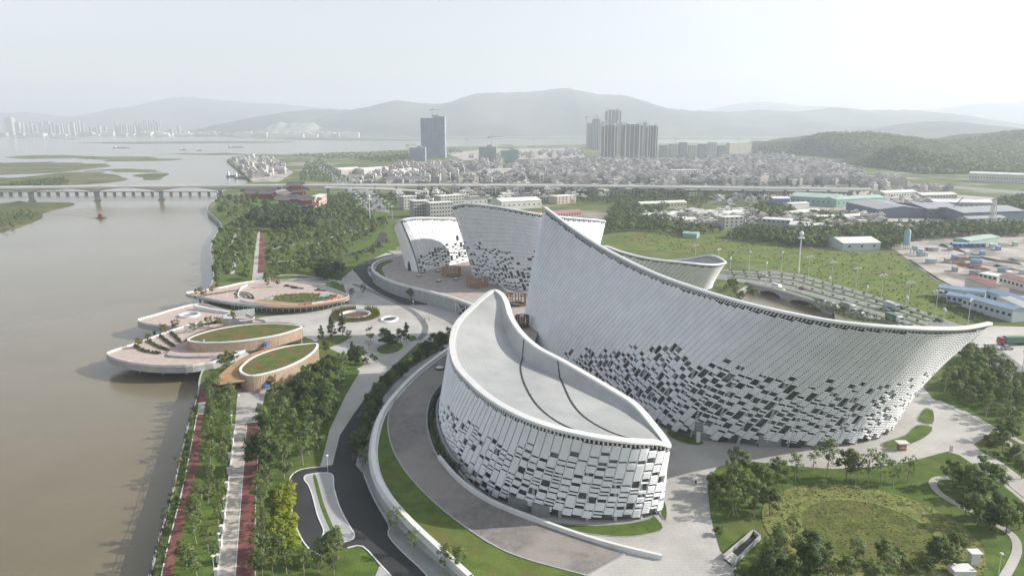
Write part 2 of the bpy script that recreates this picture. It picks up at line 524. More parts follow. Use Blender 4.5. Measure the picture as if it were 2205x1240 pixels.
# riverside promenades
prom = slab('promenade', [(506,917),(494,1021),(484,1114),(474,1182),(468,1245),(506,1245),(513,1146),(523,1021),(531,914)], -.5, .13, BEIGE)
slab('red_track', [(531.6,914),(523.6,1021),(513.6,1146),(506.6,1245),(549,1245),(549,1114),(553,1021),(558,909)], -.5, .11, RED)
slab('promenade_landing', [(512,838),(506,916),(558,908),(566,870),(575,835)], -.5, .14, PAVE)
slab('riverside_track', [(431,838),(424,893),(403,1004),(384,1088),(361,1175),(346,1245),(368,1245),(374,1221),(390,1150),(406,1072),(429,992),(437,892),(450,838)], -.5, .11, RED)
slab('track_patch', [(424.5,893),(428,868),(444,866),(437.5,893)], -.3, .14, PAVE)
slab('upper_promenade', [(542,617),(549,539),(556,497),(560,497),(557.5,540),(553,617)], -.5, .12, BEIGE)
slab('upper_red_track', [(553.4,590),(558,540),(560.4,497),(564,499),(571,522),(570,569),(566,592)], -.5, .1, RED)
slab('upper_landing', [(542,618),(543.5,590),(567,588),(562,618)], -.5, .14, PAVEG)
def edge_line(pts, z, w=.25):
    return obj('edge_strip', MB().band(pix(pts, z, 4, False), w, .25), CONCW, kind='structure')
edge_line([(424,893),(403,1004),(384,1088),(361,1175),(346,1245)], .19)
edge_line([(531.3,914),(523.3,1021),(513.3,1146),(506.3,1245)], .18, .2)
edge_line([(506,917),(494,1021),(484,1114),(474,1182),(468,1245)], .4, .35)
edge_line([(558.5,909),(553.5,1021),(549.5,1114),(549.5,1245)], .17, .15)
# dark cross joints of the boards, where the surface is worn in panels
for k in range(16):
    y = 930 + 310 * (k / 15) ** 1.15
    a = 506 - (y - 917) * .117; b = 531 - (y - 914) * .076
    obj('board_joint', MB().band([P(a + 1, y, .142), P(b - 1, y - 1, .142)], .12, .01), CONC, prom)

# lawn before the halls
LZ = .17
main_lawn = [(1523,1045),(1545,1006),(1600,992),(1700,1003),(1790,1010),(1850,1008),(1930,1001),(1990,986),(2040,973),(2065,980),(2100,1003),(2160,1045),(2235,1108),(2235,1262),(1640,1262),(1600,1240),(1552,1185),(1530,1110)]
lawn_o = slab('front_lawn', main_lawn, -.3, LZ, LAWN)
lc = P(1868,1145)
def ring(name, r0, r1, z, m, c=lc, sy=1.0, n=72):
    mb = MB()
    mb.sheet([[(c.x + r * cos(a), c.y + r * sin(a) * sy, z) for r in (r0, r1)] for a in [2 * pi * k / n for k in range(n + 1)]], flip=True)
    return obj(name, mb, m, kind='structure')
TALLG = mat('tall_grass', (.14, .165, .05), (.24, .255, .09), rough=.95, scale=.5, detail=9, bump=.3, bscale=1.6, spec=.12)
ring('tall_grass_ring', 13.3, 21.5, LZ + .09, TALLG)
obj('dry_grass_disc', MB().prism([(lc.x + 12.7 * cos(a * pi / 36), lc.y + 12.7 * sin(a * pi / 36)) for a in range(72)], LZ, LZ + .07),
    mat('brown_grass', (.08, .105, .028), (.15, .165, .05), rough=.95, scale=.3, detail=9, bump=.2, bscale=2, spec=.1, c3=(.15, .125, .06), s3=.07, lo3=.5, hi3=.75), kind='structure')
ring('lawn_furrow', 12.7, 13.3, LZ + .03, LAWN)
gp = [(2044,1029),(2020,1029),(2008,1038),(2018,1056),(2042,1074),(2085,1097),(2130,1120),(2168,1142),(2186,1160),(2190,1185),(2178,1215),(2160,1245)]
obj('garden_path', MB().band(pix(gp, LZ + .06, 5, False), 1.7, .2), PAVE, kind='structure')
slab('side_path', [(2160,998),(2235,1055),(2235,1098),(2205,1072),(2140,1020),(2123,979)], -.2, .13, PAVE)
for pts in ([(1989,880),(2006,882),(2011,890),(2008,912),(1976,904)], [(1973,915),(2008,920),(1992,941),(1947,960),(1909,963),(1900,953),(1947,937)],
            [(1172,1123),(1252,1130),(1342,1127),(1397,1116),(1408,1110),(1428,1136),(1397,1148),(1342,1154),(1270,1148),(1215,1138)],
            [(1443,925),(1512,949),(1503,958),(1470,952),(1440,938)], [(1421,1060),(1435,1090),(1434,1118),(1419,1100)]):
    g = slab('grass_patch', pts, -.2, .14, LAWN, 3)
    obj('kerb', MB().band(pix(pts, .2, 3), .2, .3, True), CONC, g)
slab('right_verge', [(2009,858),(2069,880),(2110,900),(2143,920),(2127,938),(2097,957),(2123,979),(2160,998),(2235,1055),(2235,800),(2130,722),(2080,745),(2040,790)], -.3, .08, LAWN)
for pts, w in (([(2020,862),(2080,892),(2150,925),(2205,955)], 1.6), ([(2060,800),(2100,822),(2150,842),(2205,868)], 2.2), ([(2150,925),(2175,955),(2205,975)], 1.4)):
    obj('footpath', MB().band(pix(pts, .13, 5, False), w, .2), PAVE, kind='structure')

# wild field behind, building sites, tracks
slab('meadow', [(1290,522),(1340,505),(1420,498),(1560,508),(1720,532),(1800,540),(1925,545),(1965,580),(2010,602),(2062,626),(2085,660),(2130,690),(2065,703),(1990,674),(1869,634),(1760,603),(1700,588),(1570,560),(1420,540),(1300,540)], -.3, .1, MEADOW)
slab('building_site', [(1930,540),(1905,530),(1990,515),(2100,508),(2235,512),(2235,690),(2150,640),(2062,626),(2010,600)], -.3, .08, DIRT)
slab('bare_yard', [(1500,470),(1600,462),(1740,460),(1900,478),(2060,480),(2205,470),(2205,430),(2060,420),(1880,405),(1700,412),(1700,440),(1520,452)], -.3, .06, DIRT)
slab('bare_yard', [(700,372),(860,360),(1050,352),(1250,345),(1430,350),(1700,352),(1850,365),(1880,405),(1500,402),(1100,397),(850,396),(720,396)], -.3, .05,
     mat('town_ground', (.16, .155, .14), (.28, .265, .24), rough=.95, scale=.03, detail=9, c3=(.07, .095, .04), s3=.02))
slab('bare_yard', [(545,392),(600,392),(632,372),(600,350),(560,338),(495,341),(523,370)], -.3, .05, DIRT)
slab('bare_yard', [(960,330),(1050,322),(1250,318),(1260,340),(1000,346)], -.3, .05, DIRT)
slab('crop_strip', [(1295,518),(1330,505),(1370,508),(1360,522),(1320,526)], -.2, .14, LAWN)

# ---- river wall and railing
rw = MB().band([p + Vector((0, 0, .35)) for p in bank_w], .5, 4.6)
obj('river_wall', rw, CONC, None, label='low grey concrete embankment wall along the muddy river', cat='wall')
near_rail = thing('river_railing', bank_w[0], 'thin dark railing on the embankment beside the red riverside track', 'railing')
rl = [p + Vector((.1, 0, 0)) for p in pix([(322,1245),(345,1150),(365,1085),(385,1000),(406,911),(424,856)], 0, 8, False)]
obj('handrail', MB().band([p + Vector((0, 0, 1.45)) for p in rl], .08, .08), DARK, near_rail)
obj('lower_rail', MB().band([p + Vector((0, 0, .9)) for p in rl], .05, .05), DARK, near_rail)
for p in rl:
    obj('post', MB().box(p.x - .05, p.x + .05, p.y - .05, p.y + .05, .3, 1.4), DARK, near_rail)

# ---- highway on the right
hw_far = [(1480,566),(1568,583),(1700,589),(1760,603),(1869,634),(1990,673),(2063,700),(2140,712),(2235,716)]
hw_near = [(1470,590),(1560,603),(1618,612),(1660,622),(1720,640),(1790,662),(1906,694),(1990,722),(2050,748),(2130,792),(2235,850)]
road = MB()
hf = [Vector(p) for p in crom(pix(hw_far, .16), 6)]; hn = [Vector(p) for p in crom(pix(hw_near, .16), 5)]
def resample(pts, n):
    d = [0]
    for a, b in zip(pts, pts[1:]): d.append(d[-1] + (b - a).length)
    out = []; j = 0
    for i in range(n):
        t = d[-1] * i / (n - 1)
        while j < len(d) - 2 and d[j + 1] < t: j += 1
        k = (t - d[j]) / max(1e-9, d[j + 1] - d[j])
        out.append(pts[j].lerp(pts[j + 1], k))
    return out
hf = resample(hf, 60); hn = resample(hn, 60)
hw = MB().sheet([[hf[i], hf[i].lerp(hn[i], .5), hn[i]] for i in range(60)])
hw_o = struct('highway', hw, ROADM)
def along(f, i0=0, i1=59, z=0.0):
    return [hf[i].lerp(hn[i], f) + Vector((0, 0, z)) for i in range(i0, i1 + 1)]
for f, a, b in ((.17, 4, 48), (.36, 4, 44), (.72, 6, 44)):
    pass
for f, w, a, b in ((.12, 2.4, 2, 46), (.33, 2.4, 2, 44), (.58, 2.4, 8, 44), (.82, 2.4, 16, 46)):
    me_ = obj('median', MB().band(along(f, a, b, .16), w, .3), LAWN, kind='structure')
    obj('kerb', MB().band([p + Vector((0, 0, 0)) for p in along(f - .018, a, b, .2)], .2, .35), CONCW, me_)
for k, f in enumerate((.06, .22, .45, .70, .9)):
    lm = MB()
    pts = along(f, 0, 59, .008)
    for i in range(0, 57, 1):
        a, b = pts[i], pts[i + 1]
        lm.band([a, a.lerp(b, .4)], .22, .004)
    o = obj('lane_marking', lm, LINE, hw_o); o['kind'] = 'stuff'
obj('highway_kerb', MB().band(along(-.004, 0, 52, .18), .5, .4), CONCW, kind='structure')
# crossing and junction apron beyond the tip of the big hall
slab('junction_apron', [(2128,702),(2235,705),(2235,840),(2180,800),(2130,760),(2095,735)], .0, .175, mat('pale_apron', (.42, .40, .37), (.54, .52, .48), rough=.9, scale=.08, detail=8))
slab('side_road', [(2110,740),(2140,742),(2180,772),(2235,815),(2235,850),(2160,795),(2100,760)], .0, .182, ROADM)
cw = thing('zebra_crossing', P(2110,728), 'white zebra crossing stripes on the road past the pointed hall tip', 'crossing')
for k in range(11):
    c = P(2092 + k * 5.2, 745 - k * .4, .19)
    obj('stripe', MB().obox(c, .5, 5.0, .186, .194, .25), LINE, cw)

# ================================================================== THE FIVE HALLS
class Loop:
    """closed wall: lower curve and upper curve, sampled by arc length of the middle"""
    def __init__(s, bot, top, n=8, shape=1.35):
        b = crom(bot, n, True); t = crom(top, n, True)
        s.b = [Vector(p) for p in b]; s.t = [Vector(p) for p in t]
        s.n = len(b); s.shape = shape
        d = [0.0]
        for i in range(s.n):
            j = (i + 1) % s.n
            d.append(d[-1] + ((s.b[j] + s.t[j]) - (s.b[i] + s.t[i])).length / 2)
        s.d = d; s.len = d[-1]
        s.idx = 0
        c = Vector((0, 0, 0))
        for p in s.b: c += p
        s.c = c / s.n
        ar = sum(s.b[i - 1].x * s.b[i].y - s.b[i].x * s.b[i - 1].y for i in range(s.n))
        s.sg = 1.0 if ar > 0 else -1.0
    def at(s, u):
        u = u % s.len
        lo, hi = 0, s.n
        while hi - lo > 1:
            m = (lo + hi) // 2
            if s.d[m] <= u: lo = m
            else: hi = m
        k = (u - s.d[lo]) / max(1e-9, s.d[lo + 1] - s.d[lo])
        j = (lo + 1) % s.n
        return s.b[lo].lerp(s.b[j], k), s.t[lo].lerp(s.t[j], k), lo
    def pt(s, u, z):
        b, t, lo = s.at(u)
        v = (z - b.z) / (t.z - b.z)
        w = max(0.0, v) ** s.shape if v <= 1 else 1 + (v - 1) * s.shape
        return Vector((b.x + (t.x - b.x) * w, b.y + (t.y - b.y) * w, z))
    def ztop(s, u):
        return s.at(u)[1].z
    def nrm(s, u, z):
        a, b = s.pt(u - .6, z), s.pt(u + .6, z)
        d = b - a
        n = Vector((d.y, -d.x, 0)) * s.sg
        return n.normalized() if n.length > 1e-9 else Vector((1, 0, 0))
    def u_of(s, i):
        return s.d[i]

def hall(name, label, c1, c2, zb, sw=2.5, pitch=.5, hb=.36, lean=.65, zfoot=2.5, open_f=None, vis=None, sag=(6, .6), seed=1, shape=1.35,
         gut=None, glass_top=.62, foot_step=1.6, rim_w=.85, cuts=(), tilt=0.0, gaps=(1, 1, 1, 2, 2, 3, 5), jt=.2, endwall=None, bowl=False):
    """c1, c2: chains of (top point, bottom xy); c1 runs from one tip to the other, c2 back"""
    rnd = random.Random(seed)
    ch = c1 + c2
    top = [t for t, b in ch]; bot = [(b[0], b[1], zb) for t, b in ch]
    lp = Loop(bot, top, 8, shape)
    base = Vector((lp.c.x, lp.c.y, zb))
    root = thing(name, base, label, 'hall')
    # backing wall behind the tubes: glass below, metal panels above
    N = int(lp.len / 2.5)
    inset = 1.1
    def inn(u, z, k=inset):
        return lp.pt(u, z) - lp.nrm(u, z) * k
    g, w = MB(), MB()
    gr, wr = [], []
    for i in range(N + 1):
        u = lp.len * i / N
        zt = lp.ztop(u); zg = zb + (zt - zb) * glass_top
        gr.append([inn(u, zb + (zg - zb) * k / 5) for k in range(6)])
        wr.append([inn(u, zg + (zt - .6 - zg) * k / 5) for k in range(6)])
    fl = lp.sg < 0
    obj('glass_wall', g.sheet(gr, flip=fl), GLASS, root)
    obj('upper_wall', w.sheet(wr, flip=fl), BACKM, root)
    gp_ = []
    for i in range(2 * N + 1):
        u = lp.len * i / (2 * N); zt = lp.ztop(u)
        gp_.append([inn(u, zt - 1.7, .45), inn(u, zt - .3, .45)])
    obj('shadow_gap', MB().sheet(gp_, flip=fl), DARK, root)  # dark band stands in for the shade under the coping
    # columns that show through the openings
    M = int(lp.len / 6.0)
    for i in range(M):
        u = lp.len * i / M
        if vis and not vis(u / lp.len): continue
        zt = zb + (lp.ztop(u) - zb) * glass_top
        a, b = inn(u, zb + .1, .55), inn(u, zt, .55)
        mid = inn(u, (zb + zt) / 2, .55)
        obj('column', MB().tube(a, mid, .42, .38, 6, cap=False).tube(mid, b, .38, .34, 6, cap=False), MULL, root)
    if endwall:
        ew = []
        for k in range(25):
            u = lp.len * (endwall[0] + (endwall[1] - endwall[0]) * k / 24)
            zt = lp.ztop(u)
            ew.append([lp.pt(u, zb + .1 + (zt - .4 - zb) * j / 8) + lp.nrm(u, zb + (zt - zb) * j / 8) * .05 for j in range(9)])
        obj('end_wall', MB().sheet(ew, flip=fl), WHITE, root, smooth=True)
    # strips of white tubes
    K = int(lp.len / sw)
    sw = lp.len / K
    zmax = max(t[2] for t in top)
    for i in range(K):
        if endwall and endwall[0] < (i + .5) / K < endwall[1]: continue
        seen = vis is None or vis((i + .5) / K)
        pt_, hb_ = (pitch, hb) if seen else (pitch * 2.4, hb * 2.3)
        mb = MB()
        u0 = i * sw
        zf = zb + zfoot + foot_step * (((i * 7) % 5) / 5.0) + rnd.uniform(-.2, .2)
        for ca, cb, cz in cuts:
            if ca < (i + .5) / K < cb: zf = zb + cz
        state, left = False, rnd.randint(1, 5)
        r0 = int(math.ceil((zf + tilt * u0) / pt_))
        nrow = int((zmax - zf) / pt_) + 2
        for r in range(r0, r0 + nrow):
            z = r * pt_ - tilt * u0
            zr = z - tilt * sw
            sh = lean * (z - zb)
            ua, ub = u0 + sh, u0 + sw + sh
            zt = min(lp.ztop(ua), lp.ztop(ub))
            if z + hb_ > zt - 1.15: 
                if max(lp.ztop(ua), lp.ztop(ub)) < z: break
                continue
            left -= 1
            if left <= 0:
                f = open_f(((ua + ub) / 2 / lp.len) % 1.0, (z - zb) / (zt - zb), z - zb) if (open_f and seen) else 0.0
                if state:
                    state = False
                    left = rnd.choice((1, 1, 1, 2, 2, 3)) if f > .45 else rnd.choice((2, 3, 4, 6, 9))
                else:
                    if rnd.random() < f:
                        state = True
                        left = rnd.choice(gaps) if f > .5 else rnd.choice((1, 1, 1, 2, 2, 3))
                    else: left = 1
            if state:
                n = lp.nrm(ua, z); td = Vector((-n.y, n.x, 0)) * .11
                q0, q1 = lp.pt(ua, z - .05), lp.pt(ua + lean * pt_, z + pt_ - .05)
                mb.add([q0 - td - n * .1, q0 - td + n * .14, q0 + td + n * .14, q0 + td - n * .1, q1 - td - n * .1, q1 - td + n * .14, q1 + td + n * .14, q1 + td - n * .1],
                       [(0, 1, 5, 4), (1, 2, 6, 5), (2, 3, 7, 6)])
                continue
            if zr < zb + .1: continue
            a0, b0 = lp.pt(ua + jt, z), lp.pt(ub - jt, zr)
            a1, b1 = lp.pt(ua + jt, z + hb_), lp.pt(ub - jt, zr + hb_)
            n = lp.nrm((ua + ub) / 2, z)
            o = n * .20
            o2 = n * -.04
            mb.add([a0 - o, b0 - o, b0 + o, a0 + o, a1 + o2, b1 + o2, a1 - o, b1 - o],
                   [(0, 3, 2, 1), (3, 4, 5, 2), (4, 6, 7, 5)] if not fl else [(1, 2, 3, 0), (2, 5, 4, 3), (5, 7, 6, 4)])
        # rail along the strip's edge
        rows = []
        z = zf
        while z < zmax + 2:
            u = u0 + lean * (z - zb)
            zt = lp.ztop(u)
            zz = min(z, zt - 1.1)
            q = lp.pt(u, zz); n = lp.nrm(u, zz)
            tdir = Vector((-n.y, n.x, 0)) * .07
            rows.append([q - tdir - n * .4, q - tdir - n * .12, q + tdir - n * .12, q + tdir - n * .4])
            if z > zt: break
            z += 2.0
        if len(rows) > 1: mb.sheet(rows, flip=True)
        if mb.f: obj('tube_strip', mb, WHITE, root)
    # coping round the rim, with the bracket row under it
    mb, br = MB(), MB()
    N = int(lp.len / 1.0)
    rows = []
    inner = []
    for i in range(N + 1):
        u = lp.len * i / N
        zt = lp.ztop(u)
        q = lp.pt(u, zt); n = lp.nrm(u, zt)
        o, c = q + n * .3, q - n * rim_w
        rows.append([o - Vector((0, 0, .4)), o, o + Vector((0, 0, .25)) - n * .15, c + Vector((0, 0, .35)), c + Vector((0, 0, -.9))])
        inner.append(c + Vector((0, 0, -.5)))
        t = Vector((-n.y, n.x, 0))
        a = q + n * .1 - Vector((0, 0, .6))
        if i % 1 == 0:
            e = lp.pt(u, zt - 1.35) + n * .05
            br.add([a - t * .2, a + t * .2, e + t * .15, e - t * .15, a - t * .2 - n * .5, a + t * .2 - n * .5],
                   [(0, 1, 2, 3), (0, 3, 4), (1, 5, 2)])
    rim = obj('rim_coping', mb.sheet(rows, flip=not fl), RIM, root)
    o = obj('rim_brackets', br, RIM, root); o['kind'] = 'stuff'
    # roof bowl hung between the two rims
    def chain_pts(i0, i1, n):
        uu0, uu1 = lp.u_of(i0 * 8), lp.u_of(i1 * 8) if i1 * 8 < lp.n else lp.len
        r = []
        for k in range(n + 1):
            u = uu0 + (uu1 - uu0) * k / n
            zt = lp.ztop(u)
            r.append(lp.pt(u, zt) - lp.nrm(u, zt) * (rim_w * .98) + Vector((0, 0, -.25)))
        return r
    n1 = len(c1)
    T = 48
    A = chain_pts(0, n1 - 1, T)
    B = chain_pts(n1 - 1, len(ch), T)[::-1]
    rows = []
    for k in range(T + 1):
        t = k / T
        s0 = sag[0] + (sag[1] - sag[0]) * t
        e0 = min(1.0, t / (.42 if bowl else .26)); e1 = min(1.0, (1 - t) / .12)
        s0 *= e0 * e0 * (3 - 2 * e0) * e1
        r = []
        for j in range(25):
            w_ = j / 24
            p = A[k].lerp(B[k], w_)
            g0 = min(1.0, w_ / .38); g1 = min(1.0, (1 - w_) / .10)
            if bowl: g = (w_ / .92) ** 1.15 if w_ < .92 else (1 - w_) / .08
            else: g = g0 * g0 * (3 - 2 * g0) * g1 * (2 - g1)
            p = p - Vector((0, 0, s0 * g))
            r.append(p)
        rows.append(r)
    roof = obj('roof', MB().sheet(rows, flip=not fl), ROOFM, root, smooth=True)
    for t0, t1, bend in (gut or ()):
        pts = []
        for j in range(0, 25):
            w_ = j / 24
            t = t0 + (t1 - t0) * w_ + bend * sin(pi * w_)
            x = min(T - 1.001, max(0, t * T)); k = int(x)
            pts.append(rows[k][j].lerp(rows[k + 1][j], x - k) + Vector((0, 0, .10)))
        obj('roof_gutter', MB().band(pts, .5, .08), DARK, roof)
    # fine standing seams
    for j in range(1, 24, 1):
        pts = [rows[k][j] + Vector((0, 0, .03)) for k in range(1, T)]
        obj('roof_seam', MB().band(pts, .06, .05), ROOFM, roof)
    return root, lp

# ---- A: the great hall with the sail-like front
topA = [(1172,447,302),(1230,490,283),(1300,535,260),(1400,585,230),(1500,622,205),(1600,652,187),(1700,675,178),(1800,693,173),(1900,703,171.5),(2000,707,175),(2080,706,187),(2131,697,203)]
botA = [(5,300),(9,280),(15,258),(27,230),(38,207),(48,194),(60,188.5),(72,186.5),(86,186.5),(97,189.5),(107,196),(114,207)]
A1 = [(tuple(PY(*t)), b) for t, b in zip(topA, botA)]
A2 = [((126,221,20),(113,218)),((110,240,18),(103,236)),((92,255,18),(86,252)),((72,270,19),(68,266)),((52,286,22),(50,280)),((35,297,31),(34,292)),((22,303,44),(20,302))]
def openA(u, v, h):
    # u runs along the front from the tall end to the low tip
    if v > .66: return 0
    x = u / .56
    k = noise.noise(Vector((u * 40, v * 5, 3))) 
    edge = .50 + .09 * k - 1.6 * max(0, .5 - x)
    if v > edge + .08: return .015 if v < .6 and x > .4 else 0
    f = 1.0 - .85 * abs(v - .25) / .45
    if v < .12: f = .14
    if x > .60: f *= max(.22, 1 - (x - .60) * 2.3)
    if x < .2 or v > edge + .03: f *= .4
    return max(.05, f + .25 * k)
hallA, lpA = hall('opera_hall', 'tallest white sail-shaped hall with a long front of slanted tube strips', A1, A2, 0.0, sw=2.3, pitch=.50, hb=.34, lean=.52, tilt=.17,
                  zfoot=.9, open_f=openA, vis=lambda q: q < .64 or q > .93, sag=(5, 3), seed=5, foot_step=2.2)
# ---- B: the near hall whose roof bowl is open to view
topB = [(1050,630,249.5),(1010,664,238),(981,695,226),(970,726,215),(970,758,203),(981,790,191),(1008,821,179),(1044,853,168),(1090,882,158),(1144,907,151),(1207,927,147),
        (1284,943,144.5),(1351,951,144.5),(1415,954,147),(1443,957,150)]
botB = [(-8,250),(-15,239),(-19.5,227),(-21.5,215),(-22,203),(-21,191),(-18,179),(-12.5,168.5),(-5,158.8),(2.5,153),(10.5,149.3),(18.5,147.8),(25.5,148.2),(31.5,150),(33.8,152.5)]
topB2 = [(1410,911,158),(1374,871,167),(1333,844,174),(1279,812,184),(1216,776,195),(1162,747,207),(1126,715,219),(1104,681,232),(1096,655,241),(1087,637,247),(1070,625,251.5)]
B1 = [(tuple(PY(*t)), b) for t, b in zip(topB, botB)]
B2 = [(tuple(PY(*t)), (PY(*t).x - .6, PY(*t).y + .3)) for t in topB2]
def openB(u, v, h):
    k = noise.noise(Vector((u * 40, v * 6, 9)))
    x = u / .62
    edge = .38 + .34 * min(1, max(0, (x - .30) / .55)) + .12 * k
    if v > edge + .1: return .015 if v < .8 and x > .35 else 0
    f = .56 - .5 * abs(v - .33)
    if v < .07: f = .15
    if x > .8: f *= 1.1
    return max(.06, f + .3 * k)
hallB, lpB = hall('theatre_hall', 'near white curved hall with an open grey bowl roof and dark roof joints', B1, B2, 0.0, sw=2.15, pitch=.42, hb=.28, lean=.25, tilt=.05, gaps=(1, 1, 1, 1, 1, 1, 2, 2, 4), jt=.12, rim_w=1.5,
                  zfoot=1.0, open_f=openB, vis=lambda q: q < .68 or q > .96, sag=(6.8, .3), bowl=True, seed=8, shape=1.15, gut=((.86, .38, -.05), (.97, .56, .0)), foot_step=1.3)
# ---- C: the middle hall behind, leaning outwards to the left
topC = [(974,447,388),(1000,439,380),(1060,444,366),(1110,452,358),(1165,462,355),(1230,469,360),(1303,476,375)]
botC = [(-20,389),(-15,377),(-4,362),(4,354),(14,350),(27,354),(40,369)]
C1 = [(tuple(PY(*t)), b) for t, b in zip(topC, botC)]
C2 = [((42,404,31),(36,398)),((15,425,35),(14,416)),((-14,414,40),(-10,408))]  # unseen back rim raised so that it throws shade on the small hall
def openC(u, v, h):
    k = noise.noise(Vector((u * 30, v * 6, 5)))
    x = u / .6
    edge = .60 - .22 * x + .12 * k
    if v > edge: return 0
    return max(.05, .62 - 1.0 * abs(v - .25) + .25 * k)
hallC, lpC = hall('concert_hall', 'white leaning hall with lattice lower front between the timber pergolas and the great sail', C1, C2, 0.0, sw=2.6, pitch=.62, hb=.45, lean=-.5, tilt=-.1, jt=.1,
                  zfoot=2.0, open_f=openC, vis=lambda q: q < .62, sag=(4, 4), seed=3, foot_step=1.0)
# ---- D: the small hall at the far left
D1t = [(864,474,402),(885,470,405),(912,469,410),(945,469.5,417),(975,470,425),(1010,473,440)]
D1b = [(-50.5,400),(-47,405),(-43,411),(-37,418.5),(-31,427),(-21,441)]
D1 = [(tuple(PY(*t)), b) for t, b in zip(D1t, D1b)]
D2 = [((-18,462,29),(-18,458)),((-45,458,26),(-43,452)),((-64,440,26),(-60,436)),(tuple(PY(849,490,418)),(-61,417)),(tuple(PY(852,478,407)),(-56,404))]
def openD(u, v, h):
    k = noise.noise(Vector((u * 30, v * 6, 15)))
    x = u / .36
    edge = .25 + .45 * x + .1 * k
    if v > edge or u > .40: return 0
    return max(.1, .7 - .6 * abs(v - .2) + .2 * k)
hallD, lpD = hall('exhibition_hall', 'small rounded white hall with a dark arched doorway in its plain end wall', D1, D2, 5.0, sw=2.4, pitch=.6, hb=.38, lean=.0,
                  zfoot=.6, open_f=openD, vis=lambda q: q < .42 or q > .72, jt=.08, endwall=(.80, .995), sag=(3, 3), seed=4, foot_step=.4)
dd = MB()
for k in range(9):
    a = pi * k / 8
    pass
c = PY(879, 568, 408)
arch = [(-2.1, 0), (2.1, 0), (2.1, 3.6)] + [(2.1 * cos(pi * k / 8), 3.6 + 2.2 * sin(pi * k / 8)) for k in range(1, 8)] + [(-2.1, 3.6)]
ux, uy = (.92, -.39)
dd.add([(-55.2 + a * ux + .39 * 1.4 * -1, 404.6 + a * uy - 1.4 * .92, 6.0 + b) for a, b in arch] + [(-55.2 + a * ux, 404.6 + a * uy, 6.0 + b) for a, b in arch],
       [tuple(range(len(arch)))] + [(i, (i + 1) % len(arch), len(arch) + (i + 1) % len(arch), len(arch) + i) for i in range(len(arch))])
obj('arched_doorway', dd, DARK, hallD)
# ---- E: the low hall behind the great one
topE = [(1300,530,378),(1340,543,370),(1400,557,364),(1480,566,361),(1530,570,364),(1553,568.5,369),(1563,563,376)]
botE = [(44,386),(54,381),(68,376),(85,373.5),(96,375),(102,378),(105.5,384)]
E1 = [(tuple(PY(*t)), b) for t, b in zip(topE, botE)]
E2 = [((105,388,17.5),(102,390)),((92,395,14),(90,394)),((66,400,12),(66,398)),((48,396,16),(48,393))]
hallE, lpE = hall('cinema_hall', 'low white hall with a curled rim, half hidden behind the great sail', E1, E2, 0.0, sw=2.4, pitch=.6, hb=.45, lean=.5,
                  zfoot=.8, open_f=None, vis=lambda q: q < .66, sag=(3, 3), seed=6, foot_step=.3)

# ---- solid boxes coloured as shaded entrances, and base panels, of the two near halls
def portal(root, px, py, w, h, d, lab=None):
    p = P(px, py)
    mb = MB().box(p.x - w / 2, p.x + w / 2, p.y - .2, p.y + d, 0.06, h)
    e = obj('entrance_shade_box', mb, DARK, root)  # solid dark box, its colour stands in for entrance shade
    return e
PANEL = mat('grey_panel', (.24, .25, .25), var=.1, rough=.6)
for px, py, w, h in ((1567, 951, 5.4, 3.6), (1712, 964, 3.0, 2.6)):
    portal(hallA, px, py, w, h, 5)
for px, py, w, h in ((1520, 951, 5.5, 5.2), (1660, 966, 6.0, 3.6), (1865, 950, 7.0, 3.2)):
    p = P(px, py)
    obj('base_panel', MB().box(p.x - w / 2, p.x + w / 2, p.y + .9, p.y + 4, .05, h), PANEL, hallA)
for px, py, w in ((1120, 1108, 5.0), (1165, 1120, 4.0)):
    p = P(px, py)
    obj('base_panel', MB().box(p.x - w / 2, p.x + w / 2, p.y + 1.2, p.y + 4, .05, 2.8), PANEL, hallB)
p = P(1503, 952)
obj('signpost_wall', MB().box(p.x - .5, p.x + .5, p.y - .3, p.y + .3, .05, 3.0), CONCW, None, label='slim white upright slab by the great hall entrance', cat='pylon')

# ================================================================== LEAVES (shared by hedges, beds and trees)
def leaf_quads(mb, c, n, rx, ry, rz, size, rnd, flat=.0, mi=0, shell=.0, ctr=None):
    for _ in range(n):
        while True:
            x, y, z = rnd.uniform(-1, 1), rnd.uniform(-1, 1), rnd.uniform(-1, 1)
            r = x * x + y * y + z * z
            if shell * shell < r < 1: break
        p = Vector((c[0] + x * rx, c[1] + y * ry, c[2] + z * rz))
        nn = Vector((x * .6 + rnd.gauss(0, .6), y * .6 + rnd.gauss(0, .6), z * .5 + .5 + rnd.gauss(0, .5) + flat))
        if nn.length < 1e-3: nn = Vector((0, 0, 1))
        nn.normalize()
        t = nn.orthogonal().normalized()
        a = rnd.uniform(0, 2 * pi)
        b = nn.cross(t)
        cn = Vector((x, y, z + .35)) + (Vector(ctr) if ctr else Vector((0, 0, 0)))
        cn = cn.normalized() if cn.length > 1e-4 else Vector((0, 0, 1))
        if nn.dot(cn) < 0: nn = -nn; b = -b
        u = t * cos(a) + b * sin(a); w = nn.cross(u)
        s = size * rnd.uniform(.6, 1.3)
        mb.cn[len(mb.f)] = tuple((cn * .8 + nn * .35).normalized())
        mb.add([p - u * s, p - w * s * .5 + nn * s * .15, p + u * s, p + w * s * .5 + nn * s * .15], [(0, 1, 2, 3)], mi)
    return mb

